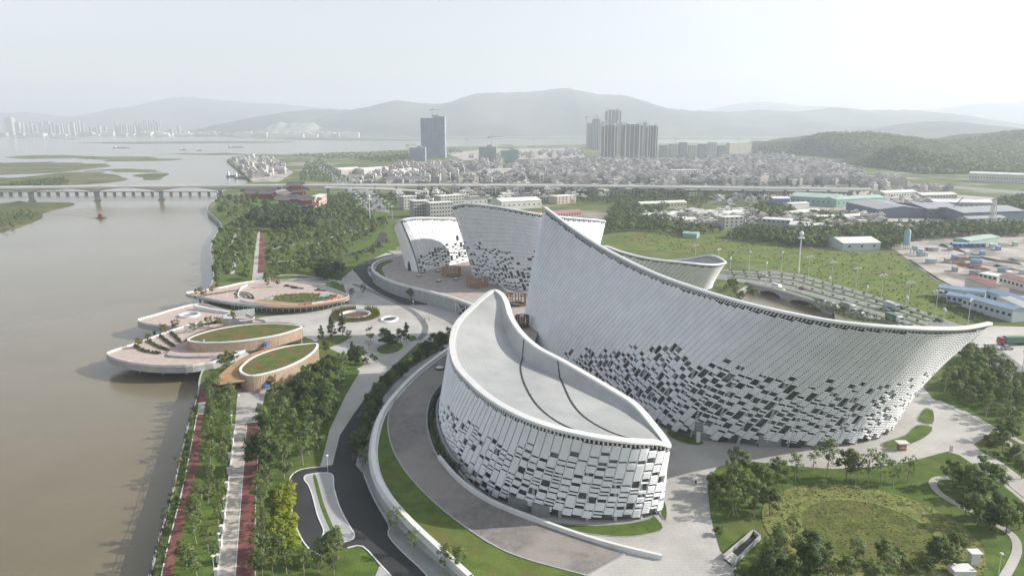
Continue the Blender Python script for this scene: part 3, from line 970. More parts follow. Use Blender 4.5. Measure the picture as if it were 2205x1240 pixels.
def hedge(name, pts, w, h, m, label=None, cat='hedge', group=None, dens=9, size=.28, parent=None, seed=1):
    rnd = random.Random(seed)
    mb = MB()
    for a, b in zip(pts, pts[1:]):
        L = (b - a).length
        k = max(1, int(L / 1.0))
        for i in range(k):
            p = a.lerp(b, (i + rnd.random()) / k)
            hh = h * rnd.uniform(.75, 1.1)
            leaf_quads(mb, (p.x + rnd.uniform(-.2, .2), p.y + rnd.uniform(-.2, .2), p.z + hh * .5), int(dens * (.5 + h)), w * .6, w * .6, hh * .55, size, rnd)
    if parent is not None: return obj(name, mb, m, parent)
    return obj(name, mb, m, None, label=label, cat=cat, group=group)

# ================================================================== PODIUM AND RAMP
PZ = 6.0
RIBW = mat('ribbed_concrete', (.38, .39, .39), (.47, .48, .48), rough=.8, scale=.4)
pod_edge = [(862,553),(840,556),(816,563),(803,573),(804,585),(822,598),(850,610),(885,620),(930,631),(980,645),(1020,660),(1045,674)]
pe = pix(pod_edge, PZ, 4, False)
podium = thing('podium', P(900, 640), 'raised pink-grey terrace with a ribbed wall below the white halls', 'terrace')
pod_poly = pe + [Vector(q) for q in ((-16,272,6),(-16,256,6),(8,262,6),(12,296,6),(20,340,6),(60,372,6),(40,420,6),(-20,470,6),(-80,470,6))]
obj('deck', MB().prism(pod_poly, 5.3, PZ), mat('podium_stone', (.33, .29, .265), (.43, .385, .355), rough=.85, scale=.3, detail=8), podium)
obj('retaining_wall', MB().band([p - Vector((0, 0, .1)) for p in pe], .5, 6.2), RIBW, podium)
obj('coping', MB().band([p + Vector((0, 0, .9)) for p in pe], 1.1, 1.0), RIM, podium)
rb = MB()
pe2 = resample(pe, 150)
for a, b in zip(pe2, pe2[1:]):
    d = (b - a).normalized(); n = Vector((d.y, -d.x, 0))
    if n.y > 0 and n.x > 0: n = -n
    q = a + n * .3
    rb.obox((q.x, q.y), .22, .22, .1, 5.8, atan2(d.y, d.x))
o = obj('wall_ribs', rb, RIBW, podium); o['kind'] = 'stuff'
obj('grass_strip', MB().prism(pix([(838,560),(818,567),(810,577),(818,590),(830,597),(826,588),(822,578),(830,570),(846,563)], PZ, 3), PZ, PZ + .06), LAWN, podium)
# dark sheet coloured as the shade of an open bay, with white posts
bay = obj('bay_shade_sheet', MB().sheet([[P(x, y, 0) + Vector((-.5, -.6, .1)), P(x, y, 0) + Vector((-.5, -.6, 4.6))] for x, y in ((985,672),(1005,681),(1030,691))]), DARK, podium)
for x, y in ((985,673),(1006,682),(1031,692)):
    q = P(x, y)
    obj('post', MB().box(q.x - .9, q.x - .4, q.y - 1.2, q.y - .7, .05, 4.9), RIM, bay)
q0, q1 = P(987, 674), P(1004, 681)
obj('brace', MB().beam((q0.x - .6, q0.y - 1, 4.7), (q1.x - .6, q1.y - 1, .3), .3, .3).beam((q0.x - .6, q0.y - 1, .3), (q1.x - .6, q1.y - 1, 4.7), .3, .3), RIM, bay)
dq = P(866, 617)
obj('service_door', MB().obox((dq.x - .1, dq.y - .7), 2.6, .2, .1, 3.0, -.5), PANEL, podium)
# curved white parapet round the light well
wl = [P(x, y, PZ + 1.1) for x, y in ((1092,590),(1084,592),(1079,600),(1081,612),(1090,622),(1104,628),(1135,629))]
obj('light_well_parapet', MB().band([Vector(p) for p in crom(wl, 5)], .5, 1.6), RIM, podium)

cop = [(985,741,6),(962,757,6),(905,800,6),(862,842,6),(825,890,5.8),(806,950,5.2),(807,1010,4.6),(832,1066,4.0),(882,1125,3.4),(942,1182,2.8),(1012,1247,2.1)]
inn_ = [(1006,752,6),(990,782,6),(962,812,6),(932,848,6),(920,885,5.8),(922,930,5.2),(944,985,4.6),(990,1035,4.0),(1060,1082,2.8),(1180,1130,1.4),(1346,1192,.2)]
pvo = [(987,743,6),(964,759,6),(907,802,6),(864,844,6),(839,888,5.8),(837,935,5.2),(857,990,4.6),(905,1052,4.0),(985,1122,2.8),(1095,1190,1.4),(1262,1239,.2)]
def ramp_curve(l, dz=0.0):
    return [Vector(p) for p in crom([P(x, y, z) + Vector((0, 0, dz)) for x, y, z in l], 6)]
RC, RI, RP = ramp_curve(cop), ramp_curve(inn_), ramp_curve(pvo)
ramp = thing('curved_ramp', P(900, 1100), 'curved stone ramp sweeping up round the near hall', 'ramp')
obj('ramp_paving', MB().sheet([[RP[i], RP[i].lerp(RI[i], .5), RI[i]] for i in range(len(RP))], flip=True), RAMPM, ramp)
obj('grass_slope', MB().sheet([[RC[i] + Vector((.2, 0, .02)), RC[i].lerp(RP[i], .5) + Vector((0, 0, .05)), RP[i] + Vector((0, 0, .03))] for i in range(20, len(RP))], flip=True), LAWN, ramp)
obj('grass_kerb', MB().band([p + Vector((0, 0, .22)) for p in RP[20:]], .35, .4), CONC, ramp)
rwall = obj('outer_wall', MB().band([p + Vector((0, 0, .1)) for p in RC], .6, 6.6), mat('ramp_wall', (.42, .435, .445), (.52, .53, .535), rough=.75, scale=.2), ramp)
obj('wall_coping', MB().band([p + Vector((0, 0, .95)) for p in RC], 1.15, .9), RIM, ramp)
obj('inner_coping', MB().band([p + Vector((0, 0, .12)) for p in RC], 2.3, .2), CONCW, ramp)
obj('inner_wall', MB().band([p + Vector((0, 0, .05)) for p in RI], .4, 6.2), CONC, ramp)
tail = [Vector(p) for p in crom([P(945,987,4.6), P(990,1037,4.0), P(1060,1084,2.8), P(1180,1132,1.4), P(1300,1172,.5), P(1425,1203,.1)], 8)]
obj('low_parapet', MB().band([p + Vector((0, 0, .95)) for p in tail], .75, 1.6), RIM, ramp)
obj('ramp_end_kerb', MB().band([P(1346,1192,.25), P(1304,1216,.25), P(1262,1239,.25)], .4, .3), CONC, ramp)
hp = [Vector(p) for p in crom([P(945,838,6), P(926,866,5.9), P(922,905,5.5), P(931,945,5.0), P(951,985,4.6), P(968,1003,4.4)], 5)]
hedge('hedge', [p + Vector((1.0, 0, -.2)) for p in hp], 1.0, 1.1, LEAFD, 'dark clipped hedge along the inner edge of the curved ramp', dens=60, size=.2)
obj('hedge_planter', MB().band([p + Vector((2.4, .3, .6)) for p in hp], .5, 2.0), CONC, ramp)
vb = [P(988,1012,4.2), P(1012,1040,3.6), P(1040,1062,2.0), P(1037,1075,1.2)]
obj('planter_wall', MB().band([Vector(p) for p in crom(vb, 5)], .4, 3.0), CONC, ramp)

# ================================================================== SMALL THINGS ON PODIUM AND PLAZA
pg_post = mesh('post', MB().box(-.14, .14, -.14, .14, 0, 4.6), WOODD)
pg_postw = mesh('post', MB().box(-.14, .14, -.14, .14, 0, 4.6), WOOD)
def pergola(px, py, z, R, lab, light):
    c = P(px, py, z)
    t = thing('pergola', c, lab, 'pergola', 'round timber pergolas')
    me = pg_postw if light else pg_post
    m = WOOD if light else WOODD
    n = 22
    for k in range(n):
        a = 2 * pi * k / n
        r = R + (.5 if k % 2 else 0)
        part('post', me, t, (r * cos(a), r * sin(a), 0), a)
    for z0, r0 in ((3.2, R), (4.45, R + .3)):
        t2 = MB()
        t2.sheet([[(c.x + r * cos(2 * pi * k / 40), c.y + r * sin(2 * pi * k / 40), c.z + zz) for r, zz in ((r0 - .15, z0), (r0 + .15, z0), (r0 + .15, z0 + .22), (r0 - .15, z0 + .22), (r0 - .15, z0))] for k in range(41)], flip=False)
        obj('ring_beam', t2, m, t)
    for k in range(11):
        a = 2 * pi * k / 11 + .1
        obj('rafter', MB().beam((c.x + R * .45 * cos(a), c.y + R * .45 * sin(a), c.z + 4.75), (c.x + (R + .8) * cos(a), c.y + (R + .8) * sin(a), c.z + 4.75), .14, .2), m, t)
    b = MB()
    b.sheet([[(c.x + r * cos(2 * pi * k / 40), c.y + r * sin(2 * pi * k / 40), c.z + zz) for r, zz in ((R * .62, .02), (R * .62, .8), (R * .82, .8), (R * .82, .02))] for k in range(41)], flip=True)
    obj('bench', b, m, t)
pergola(972, 594, PZ, 4.6, 'round timber pergola beside the small rounded hall', True)
pergola(1027, 617, PZ, 5.0, 'round timber pergola in front of the lattice hall', True)
pergola(1113, 656, PZ, 4.6, 'dark round timber pergola behind the bowl-roof hall', False)
pergola(1124, 704, PZ, 2.3, 'small dark timber pergola in the gap between two halls', False)

def skylight(px, py, z, r, lab, sy=1.0):
    c = P(px, py, z)
    t = thing('roof_light', c, lab, 'skylight', 'round skylights')
    obj('curb', MB().lathe([(r, 0), (r, .45), (r * .86, .55)], 20, c), DARK, t)
    obj('dome', MB().lathe([(r * .85, .5), (r * .6, .72), (.05, .8)], 20, c), RIM, t, smooth=True)
for px, py in ((909,587),(902,595),(945,606),(982,602),(943,585)):
    skylight(px, py, PZ, 1.5, 'small round white skylight set in the terrace paving')
skylight(947, 794, PZ, 1.6, 'single round white skylight at the top of the curved ramp')

# curved stepped channel across the plaza
ch_pts = [Vector(p) for p in crom(pix([(762,612),(800,627),(840,645),(875,662),(900,680),(915,700),(914,716),(900,733)], .12), 12)]
ch_ = obj('stepped_channel', MB().band(ch_pts, 2.6, .06), PAVEG, None, label='curved striped step band sweeping across the pale plaza', cat='steps')
for a, b in list(zip(ch_pts, ch_pts[1:])):
    for f in (.0, .5):
        p = a.lerp(b, f); d = (b - a).normalized(); n = Vector((-d.y, d.x, 0))
        obj('step_bar', MB().beam(p - n * 1.2 + Vector((0, 0, .09)), p + n * 1.2 + Vector((0, 0, .09)), .35, .1), DARK if f == 0 else CONC, ch_)
# sunken garden
sg = P(765, 680)
gard = thing('sunken_garden', sg, 'round sunken garden ringed by golden reeds on the plaza', 'garden')
obj('planting_ring', MB().lathe([(11.2, 0), (11.2, .35), (7.0, .6), (7.0, .1)], 48, sg, sy=1.05), SOIL, gard)
obj('white_lip', MB().lathe([(6.9, .1), (6.9, 1.15), (6.3, 1.15), (6.2, .12)], 48, sg, sy=1.05), RIM, gard)
obj('well_floor', MB().lathe([(6.2, .13), (.01, .13)], 48, sg, sy=1.05), WOODD, gard)  # dark disc gives the shade of a deeper well by colour
rnd = random.Random(4)
mb = MB()
for _ in range(2600):
    a = rnd.uniform(0, 2 * pi); r = rnd.uniform(7.3, 11)
    if abs(a - 1.5) < .25 and r < 12: continue
    x, y = sg.x + r * cos(a), sg.y + r * sin(a) * 1.05
    h = rnd.uniform(1.0, 2.4) * (1.35 if 0 < a < pi else .8)
    dx, dy = rnd.gauss(0, .2), rnd.gauss(0, .2)
    mb.add([(x - .07, y, .4), (x + .07, y, .4), (x + dx, y + dy, .4 + h)], [(0, 1, 2)])
o = obj('reed_clump', mb, LEAFG, gard); o['kind'] = 'stuff'
ov = P(838, 688)
dish = thing('oval_light_well', ov, 'white oval light well rim flush with the pale plaza', 'light well')
obj('rim', MB().lathe([(4.2, .05), (3.9, .7), (3.3, .75), (2.6, .12)], 36, ov, sx=1.0, sy=1.35), RIM, dish, smooth=True)
obj('well_floor', MB().lathe([(2.7, .12), (.01, .12)], 36, ov, sx=1.0, sy=1.35), DARK, dish)

# small built things on the lawn side
sb = thing('stair_pit', P(1598, 1172), 'open grey concrete stair pit sunk beside the front lawn', 'stair pit')
c4 = [P(1558,1194,1.1), P(1622,1140,1.1), P(1637,1152,1.1), P(1578,1210,1.1)]
for i, j in ((0, 1), (1, 2), (2, 3)):
    obj('pit_wall', MB().beam(c4[i], c4[j], .35, 1.3), CONC, sb)
obj('pit_floor', MB().prism(c4, .2, .24), DARK, sb)  # shallow floor coloured dark for the shade of a deep pit
for k in range(5):
    a = c4[0].lerp(c4[1], .05 + .05 * k); b = c4[3].lerp(c4[2], .05 + .05 * k)
    obj('step', MB().beam((a.x, a.y, .28 + .0 * k), (b.x, b.y, .28), .5, .05 + .01 * k), CONCW, sb)
kq = thing('kiosk', P(2085, 1225), 'white flat-roofed service kiosk with a small tower among shrubs', 'kiosk')
a = P(2074, 1236)
obj('low_block', MB().box(a.x - 2.4, a.x + 1.6, a.y - 1.2, a.y + 1.4, .1, 1.3), CONCW, kq)
obj('low_roof', MB().box(a.x - 2.5, a.x + 1.7, a.y - 1.3, a.y + 1.5, 1.303, 1.45), RIM, kq)
b = P(2097, 1216)
obj('tower', MB().box(b.x - .85, b.x + .85, b.y - .4, b.y + 1.0, .1, 2.7), RIM, kq)
obj('tower_cap', MB().box(b.x - 1.15, b.x + 1.15, b.y - .7, b.y + 1.3, 2.703, 2.85), RIM, kq)
obj('vent_grille', MB().box(b.x + .85, b.x + .89, b.y - .1, b.y + .7, .9, 2.2), PANEL, kq)
w = P(2047, 975)
obj('white_pylon', MB().obox((w.x, w.y), .75, .35, .1, 2.3, .1).obox((w.x, w.y), .95, .55, .05, .25, .1), RIM, None, label='upright white slab sign at the tip of the front lawn', cat='pylon')
g0 = P(1941, 968)
bo = thing('guard_booth', g0, 'tiny booth with a white roof and orange sides at the hall corner', 'booth')
obj('cabin', MB().box(g0.x - .9, g0.x + .9, g0.y - .8, g0.y + .8, .1, 2.0), mat('orange_ply', (.42, .22, .13), var=.2), bo)
obj('roof', MB().box(g0.x - 1.5, g0.x + 1.5, g0.y - 1.2, g0.y + 1.2, 2.003, 2.25), RIM, bo)
obj('counter', MB().box(g0.x - 1.1, g0.x + 1.1, g0.y - 1.0, g0.y - .803, .9, 1.0), CONCW, bo)

# ================================================================== PIERS AND LEAF PAVILIONS ON THE RIVER
def deck(name, pts, z, th, label, m=PINK, n=3, par=.75, piles=(), cat='pier'):
    w = pix(pts, z, n)
    t = thing(name, P(*pts[0]), label, cat)
    obj('deck', MB().prism(w, z - .25, z), m, t)
    obj('fascia', MB().band([p - Vector((0, 0, .04)) for p in w], .5, th, True), CONC, t)
    if par: obj('parapet', MB().band([p + Vector((0, 0, par)) for p in w], .22, par + .1, True), CONCW, t)
    obj('soffit', MB().prism(w, z - th - .02, z - th), CONC, t)
    for x, y in piles:
        q = P(x, y, z - th)
        obj('pile', MB().tube((q.x, q.y, -5), (q.x, q.y, z - th), .5, .5, 10), CONC, t)
    return t, w
p3, w3 = deck('river_pier', [(232,762),(262,751),(300,739),(370,713),(430,697),(500,690),(570,692),(572,735),(475,776),(440,784),(400,789),(340,789),(290,784),(255,776),(237,769)], 2.2, 2.2,
              'lowest leaf-shaped pier deck with curved hedge rows jutting over the river', piles=((300,782),(350,785),(400,784),(440,775),(290,760),(350,740)))
p2, w2 = deck('river_pier', [(298,690),(330,681),(380,666),(430,656),(480,668),(520,676),(548,686),(520,696),(480,700),(430,704),(385,705),(340,702),(308,697)], 2.2, 2.2,
              'pointed pier deck with a white ring skylight jutting over the river', piles=((330,696),(390,698),(450,694),(350,684),(420,670)))
p1, w1 = deck('terrace_pavilion', [(402,632),(440,626),(480,620),(520,611),(560,606),(610,605),(660,610),(705,620),(740,633),(751,640),(735,647),(690,655),(640,660),(580,660),(520,655),(470,648),(430,641),(410,637)], 3.2, .9,
              'long pointed terrace pavilion with a timber canopy and red banners', par=.8, piles=((430,638),(470,645),(450,630),(500,652),(500,625)), cat='pavilion')
# pier 3: steps, hedges
lowr = [(475,776),(500,765),(560,745),(520,748),(480,752),(430,757),(372,758),(350,770),(400,776)]
obj('upper_step', MB().prism(pix([(362,764),(372,752),(400,738),(440,728),(560,715),(572,728),(560,742),(480,762),(420,766)], 2.9, 4), 2.2, 2.9), PINK, p3)
obj('step_edge', MB().band(pix([(362,764),(420,767),(480,763),(560,743)], 3.0, 6, False), .5, .9), CONC, p3)
for k, (a, b, c2) in enumerate((((290,745),(312,757),(345,762)), ((318,734),(340,747),(362,754)), ((345,724),(360,736),(375,746)), ((368,717),(380,727),(388,737)))):
    pts = [Vector(p) for p in crom([P(*a, 2.2), P(*b, 2.2), P(*c2, 2.2)], 8)]
    obj('hedge_bed', MB().band([p + Vector((0, 0, .35)) for p in pts], 1.3, .4), SOIL, p3)
    hedge('hedge_row', [p + Vector((0, 0, .3)) for p in pts], .8, .9, LEAFD, 'short curved hedge row on the lowest pier deck', group='hedge rows on the pier', dens=45, size=.2, seed=k)
# pier 2: ring, glass stair
rc = P(408, 680, 2.2)
ring_t = thing('ring_skylight', rc, 'white tilted ring skylight on the pointed pier deck', 'skylight')
obj('ring', MB().lathe([(4.4, 0), (4.4, .9), (3.7, .9), (3.7, .05)], 36, rc), RIM, ring_t)
obj('well_floor', MB().lathe([(3.7, .06), (.01, .06)], 36, rc), PANEL, ring_t)
obj('sloped_wall', MB().band([P(418,657,4.2), P(455,664,3.7), P(503,672,3.3)], 1.2, 2.0), RIM, p2)
gs = thing('glass_stair', P(495, 700), 'glass-sided stair enclosure between the two upper piers', 'stair enclosure')
PALEGL = mat('pale_glass', (.30, .34, .35), (.38, .42, .43), rough=.15, spec=.6)
for (x0, y0), (x1, y1) in (((480,694),(503,683)), ((503,683),(548,677)), ((480,700),(545,700))):
    a, b = P(x0, y0, 2.2), P(x1, y1, 2.2)
    obj('glass_panel', MB().beam(a + Vector((0, 0, 2.9)), b + Vector((0, 0, 2.9)), .12, 2.9), PALEGL, gs)
    for f in (0, .25, .5, .75, 1):
        q = a.lerp(b, f)
        obj('post', MB().box(q.x - .08, q.x + .08, q.y - .08, q.y + .08, 2.2, 5.2), RIM, gs)
obj('stair_roof', MB().beam(P(515,690,5.0), P(548,686,5.0), 2.2, .25), CONC, gs)
# pavilion 1: canopy, glass front, columns, amphitheatre, planting, banners
can = [(552,647),(570,644),(600,648),(640,652),(690,649),(735,638),(752,639.5),(735,647.5),(690,656),(640,661),(585,661),(560,656)]
cpoly = pix(can, 3.75, 3)
canopy = obj('timber_canopy', MB().prism(cpoly, 3.5, 3.75), WOOD, p1)
front = [Vector(p) for p in crom(pix([(505,664),(540,668),(585,672),(640,672),(690,667),(735,657),(751,649)], 0), 8)]
fr = resample(front, 25)
obj('glass_front', MB().sheet([[p + Vector((-.3, .7, .05)), p + Vector((-.3, .7, 3.1))] for p in fr], flip=True), GLASS, p1)
for i, p in enumerate(fr):
    obj('column', MB().box(p.x - .13, p.x + .13, p.y - .13, p.y + .13, .05, 3.4), CONCW, p1)
for i in range(5):
    pts = [(518 + i * 4.2, 629 - i * .3), (533 + i * 2.6, 631 + i * 1.0), (545 - i * 1.2 + i * 2, 637 + i * .8), (540 - i * 4 + 6, 643)]
    pts = [(512 + (26 - 5 * i) * cos(a) * 1.0 + 8, 641 - (13 - 2.3 * i) * sin(a)) for a in [pi * .02 + k * pi * .68 / 6 for k in range(7)]]
    obj('amphitheatre_step', MB().band(pix(pts, 4.0 - i * .16, 3, False), .6, .9 - i * .16), CONC if i % 2 else WOODD, p1)
obj('curved_wall', MB().band(pix([(532,612),(520,618),(514,628),(512,638)], 4.1, 5, False), .35, 1.0), RIM, p1)
obj('curved_parapet', MB().band(pix([(518,644),(535,648),(560,651),(600,654),(650,654),(700,648),(735,639)], 4.1, 5, False), .45, .9), RIM, p1)
bed = pix([(565,645),(590,638),(630,633),(680,632),(715,634),(726,638),(700,646),(650,651),(600,651),(578,649)], 3.3, 3)
bed_o = obj('planting_bed', MB().prism(bed, 3.2, 3.4), SEDUM, p1)
rnd = random.Random(9)
mb = MB()
for q in scatter(bed, 110, .8, 3.4, rnd=rnd):
    leaf_quads(mb, (q.x, q.y, 3.65), 16, .6, .6, .45, .3, rnd)
obj('bed_plants', mb, LEAFA, bed_o)['kind'] = 'stuff'
for x, y in ((577,648),(698,640)):
    q = P(x, y - 3, 3.4)
    obj('roof_light', MB().add([(q.x-2,q.y-2.4,3.5),(q.x+2,q.y-2.4,3.5),(q.x+2,q.y+2.4,4.3),(q.x-2,q.y+2.4,4.3),(q.x-2,q.y+2.4,3.4),(q.x+2,q.y+2.4,3.4)], [(0,1,2,3),(3,2,5,4),(1,5,2),(0,3,4)]), PALEGL, bed_o)
BANN = mat('banner_red', (.36, .03, .07), var=.1, rough=.7)
def banner(pts, h, n, lab):
    a, b = P(*pts[0], 4.6), P(*pts[1], 4.6)
    t = thing('banner', a, lab, 'banner')
    obj('cloth', MB().beam(a + Vector((0, -.6, 0)), b + Vector((0, -.6, 0)), .08, h), BANN, t)
    d = (b - a)
    for i in range(n):
        if n > 8 and i % 5 == 4: continue
        q = a.lerp(b, (i + .7) / (n + .4)); q.y -= .66
        u = d.normalized() * .34
        ch = MB()
        z0 = q.z - h * .5
        for dx, dz, ww, hh in ((0, .3, .9, .14), (0, -.02, .7, .13), (0, -.34, .95, .13), (-.3, -.02, .2, .8), (.22, .05, .2, .7)):
            c = q + u * (dx * 1.6)
            ch.beam(c - u * ww * .8 + Vector((0, 0, dz * .8 - h * .5 + .07)), c + u * ww * .8 + Vector((0, 0, dz * .8 - h * .5 + .07)), .03, hh)
        obj('lettering', ch, RIM, t)
banner(((643,653),(672,651)), 1.15, 9, 'short red banner with white characters on the terrace pavilion edge')
banner(((702,646),(735,637)), 1.0, 11, 'long red banner with white characters near the pavilion tip')
for x, y, k in ((640,621,9),(622,617,7),(690,626,8)):
    q = P(x, y, 3.2)
    obj('timber_bench', MB().obox((q.x, q.y), k * .8, 1.0, 3.22, 3.7, -.25).obox((q.x - 1, q.y + .5), 2.0, .5, 3.7, 4.2, -.25), WOODD, None,
        label='low dark timber bench on the pink terrace', cat='bench', group='terrace benches')
for x, y in ((430,637),(455,633),(475,630),(500,626)):
    q = [P(x - 12, y + 1, 3.55), P(x + 12, y - 2, 3.55)]
    obj('terrace_planter', MB().beam(q[0], q[1], 1.6, .4), SOIL, p1)

def leaf_house(name, pts, z, zb, label, cladding=WOODP, n=4):
    w = pix(pts, z, n)
    t = thing(name, (sum(p.x for p in w) / len(w), sum(p.y for p in w) / len(w), zb), label, 'pavilion')
    obj('wall', MB().band([p - Vector((0, 0, .2)) for p in w], .4, z - zb - .2, True), cladding, t)
    obj('coping', MB().band([p + Vector((0, 0, .25)) for p in w], .8, .45, True), RIM, t)
    obj('green_roof', MB().prism(w, z - .3, z + .02), SEDUM, t)
    L = resample(w + [w[0]], 170)
    sl = MB()
    for a, b in zip(L, L[1:]):
        d = (b - a).normalized(); nn = Vector((d.y, -d.x, 0))
        for s_ in (1, -1):
            q = a + nn * .27 * s_
            sl.obox((q.x, q.y), .18, .14, zb + .02, z - .3, atan2(d.y, d.x))
    o = obj('timber_slats', sl, cladding, t); o['kind'] = 'stuff'
    return t, w
h3, hw3 = leaf_house('leaf_pavilion', [(405,731),(425,721),(460,711),(510,702),(560,698),(610,698),(648,703),(640,709),(600,721),(550,730),(500,736),(450,738),(418,736)], 6.4, 2.2,
                     'leaf-shaped timber pavilion with green roof above the hedge rows')
obj('dark_canopy', MB().prism(pix([(390,738),(410,722),(450,707),(500,698),(560,694),(615,694),(652,701),(648,702),(610,697),(560,697),(510,700.5),(460,709.5),(425,719.5),(404,731)], 6.1, 3), 5.8, 6.1), WOODD, h3)
for x, y in ((650,740),(395,752)):
    q = P(x, y)
    obj('canopy_post', MB().tube((q.x, q.y, .1), (q.x, q.y, 6.0), .16, .14, 8), CONCW, h3)
for x, y, ww in ((565,745,4.2),(560,746,1.5)):
    q = P(x, y, 2.2)
    if ww > 2: obj('window', MB().obox((q.x, q.y - .5), ww, .5, 2.7, 4.6, .25), GLASS, h3)
obj('window_frame', MB().obox((P(552,747,2.2).x, P(552,747,2.2).y - .55), .35, .55, 2.5, 4.9, .25), CONCW, h3)
h4, hw4 = leaf_house('leaf_pavilion', [(683,741),(660,741),(620,746),(580,756),(545,770),(523,787),(518,798),(527,806),(545,809),(580,802),(620,789),(655,772),(677,755)], 5.6, .1,
                     'leaf-shaped timber pavilion with green roof and a broad brown canopy')
obj('timber_canopy', MB().prism(pix([(460,827),(468,812),(488,793),(518,772),(558,755),(600,745),(640,741.5),(600,747),(560,759),(532,776),(516,795),(519,806),(530,817),(500,823)], 4.4, 3), 4.05, 4.4), WOOD, h4)
for k in range(6):
    q = P(468 + k * 11.5, 846 - k * 2.2)
    obj('glass_panel', MB().obox((q.x, q.y + 1.2), 1.9, .12, .1, 4.0, .1), GLASS, h4)
    obj('canopy_post', MB().tube((q.x - .9, q.y + .6, .1), (q.x - .9, q.y + .6, 4.05), .09, .09, 6), CONCW, h4)
for x, y, ww, hh in ((562,838,2.6,2.4),(590,832,.9,2.6),(608,824,.6,2.4)):
    q = P(x, y)
    obj('doorway', MB().obox((q.x, q.y - .1), ww, 1.2, .1, hh, .35), DARK, h4)
obj('terrace_step', MB().prism(pix([(452,850),(470,838),(528,828),(530,836),(470,850)], .3), .0, .45), CONC, h4)

# blue parasols by the pavilions
UMB = mat('parasol_blue', (.05, .11, .34), var=.15, rough=.8)
for x, y in ((573,752),(582,745),(574,845)):
    q = P(x, y, 2.0 if y < 800 else .1)
    z0 = 2.2 if y < 800 else .1
    t = thing('parasol', (q.x, q.y, z0), 'blue cafe parasol beside a leaf-shaped pavilion', 'parasol', 'blue cafe parasols')
    obj('pole', MB().tube((q.x, q.y, z0), (q.x, q.y, z0 + 2.4), .05, .05, 6), DARK, t)
    obj('canopy', MB().lathe([(1.6, 2.0), (.9, 2.45), (.02, 2.75)], 8, (q.x, q.y, z0)), UMB, t)
    obj('base', MB().lathe([(.4, 0), (.4, .12), (.05, .15)], 10, (q.x, q.y, z0)), CONC, t)

# ================================================================== TREES
def make_tree(seed, h, rad, crown_h, clumps, per, size, leaf, bark, trunk_r=.14, base=.35, kind='round', limbs=6):
    """returns trunk mesh and crown mesh for one tree standing on 0"""
    rnd = random.Random(seed)
    tr, cr = MB(), MB()
    bz = h * base
    lx, ly = rnd.uniform(-.25, .25), rnd.uniform(-.25, .25)
    p0 = Vector((0, 0, -.2)); p1 = Vector((lx * .5, ly * .5, bz * .6)); p2 = Vector((lx, ly, bz))
    top = Vector((lx * 1.6, ly * 1.6, h * .82))
    tr.tube(p0, p1, trunk_r * 1.25, trunk_r, 7); tr.tube(p1, p2, trunk_r, trunk_r * .85, 7); tr.tube(p2, top, trunk_r * .8, trunk_r * .2, 6)
    cz = bz + crown_h * .5
    tips = []
    for k in range(limbs):
        a = 2 * pi * (k + rnd.uniform(-.3, .3)) / limbs
        s = p2.lerp(top, rnd.uniform(0, .5))
        e = Vector((lx + rad * .72 * cos(a) * rnd.uniform(.7, 1.1), ly + rad * .72 * sin(a) * rnd.uniform(.7, 1.1), cz + crown_h * rnd.uniform(-.25, .35)))
        m = s.lerp(e, .5) + Vector((0, 0, .15 * rad))
        tr.tube(s, m, trunk_r * .5, trunk_r * .34, 5); tr.tube(m, e, trunk_r * .34, trunk_r * .12, 5)
        tips.append(e)
    cs = list(tips) + [top]
    while len(cs) < clumps:
        a = rnd.uniform(0, 2 * pi); v = rnd.uniform(-.5, .5)
        if kind == 'cone':
            rr = rad * (.5 - v) * rnd.uniform(.5, 1.05)
        else:
            rr = rad * sqrt(max(0, 1 - (2 * v) ** 2 * .8)) * rnd.uniform(.45, 1.0)
        cs.append(Vector((lx + rr * cos(a), ly + rr * sin(a), cz + v * crown_h)))
    for c in cs:
        k = rnd.uniform(.6, 1.25)
        cl = rad * .36 * k
        od = (c - Vector((lx, ly, cz))) / rad * .9
        leaf_quads(cr, c, int(per * k), cl, cl, cl * .75, size, rnd, ctr=od)
    return mesh('trunk', tr, bark), mesh('crown', cr, leaf)

def palm_tree(seed, h):
    rnd = random.Random(seed)
    tr, cr = MB(), MB()
    tr.tube((0, 0, -.2), (0, 0, h * .75), .22, .14, 7)
    for k in range(22):
        a = 2 * pi * k / 22 + rnd.uniform(-.1, .1); up = rnd.uniform(.1, 1.1)
        prev = Vector((0, 0, h * .74)); L = 2.3
        w = .35
        for s_ in range(4):
            el = up - s_ * .5
            nx = prev + Vector((cos(a) * cos(el), sin(a) * cos(el), sin(el))) * (L / 4)
            sd = Vector((-sin(a), cos(a), -.25)) * (w * (1 - s_ * .22))
            sd2 = Vector((-sin(a), cos(a), -.25)) * (w * (1 - (s_ + 1) * .24))
            cr.add([prev - sd, prev + sd, nx + sd2, nx - sd2], [(0, 1, 2, 3)])
            prev = nx
    return mesh('trunk', tr, BARK), mesh('crown', cr, LEAFD)

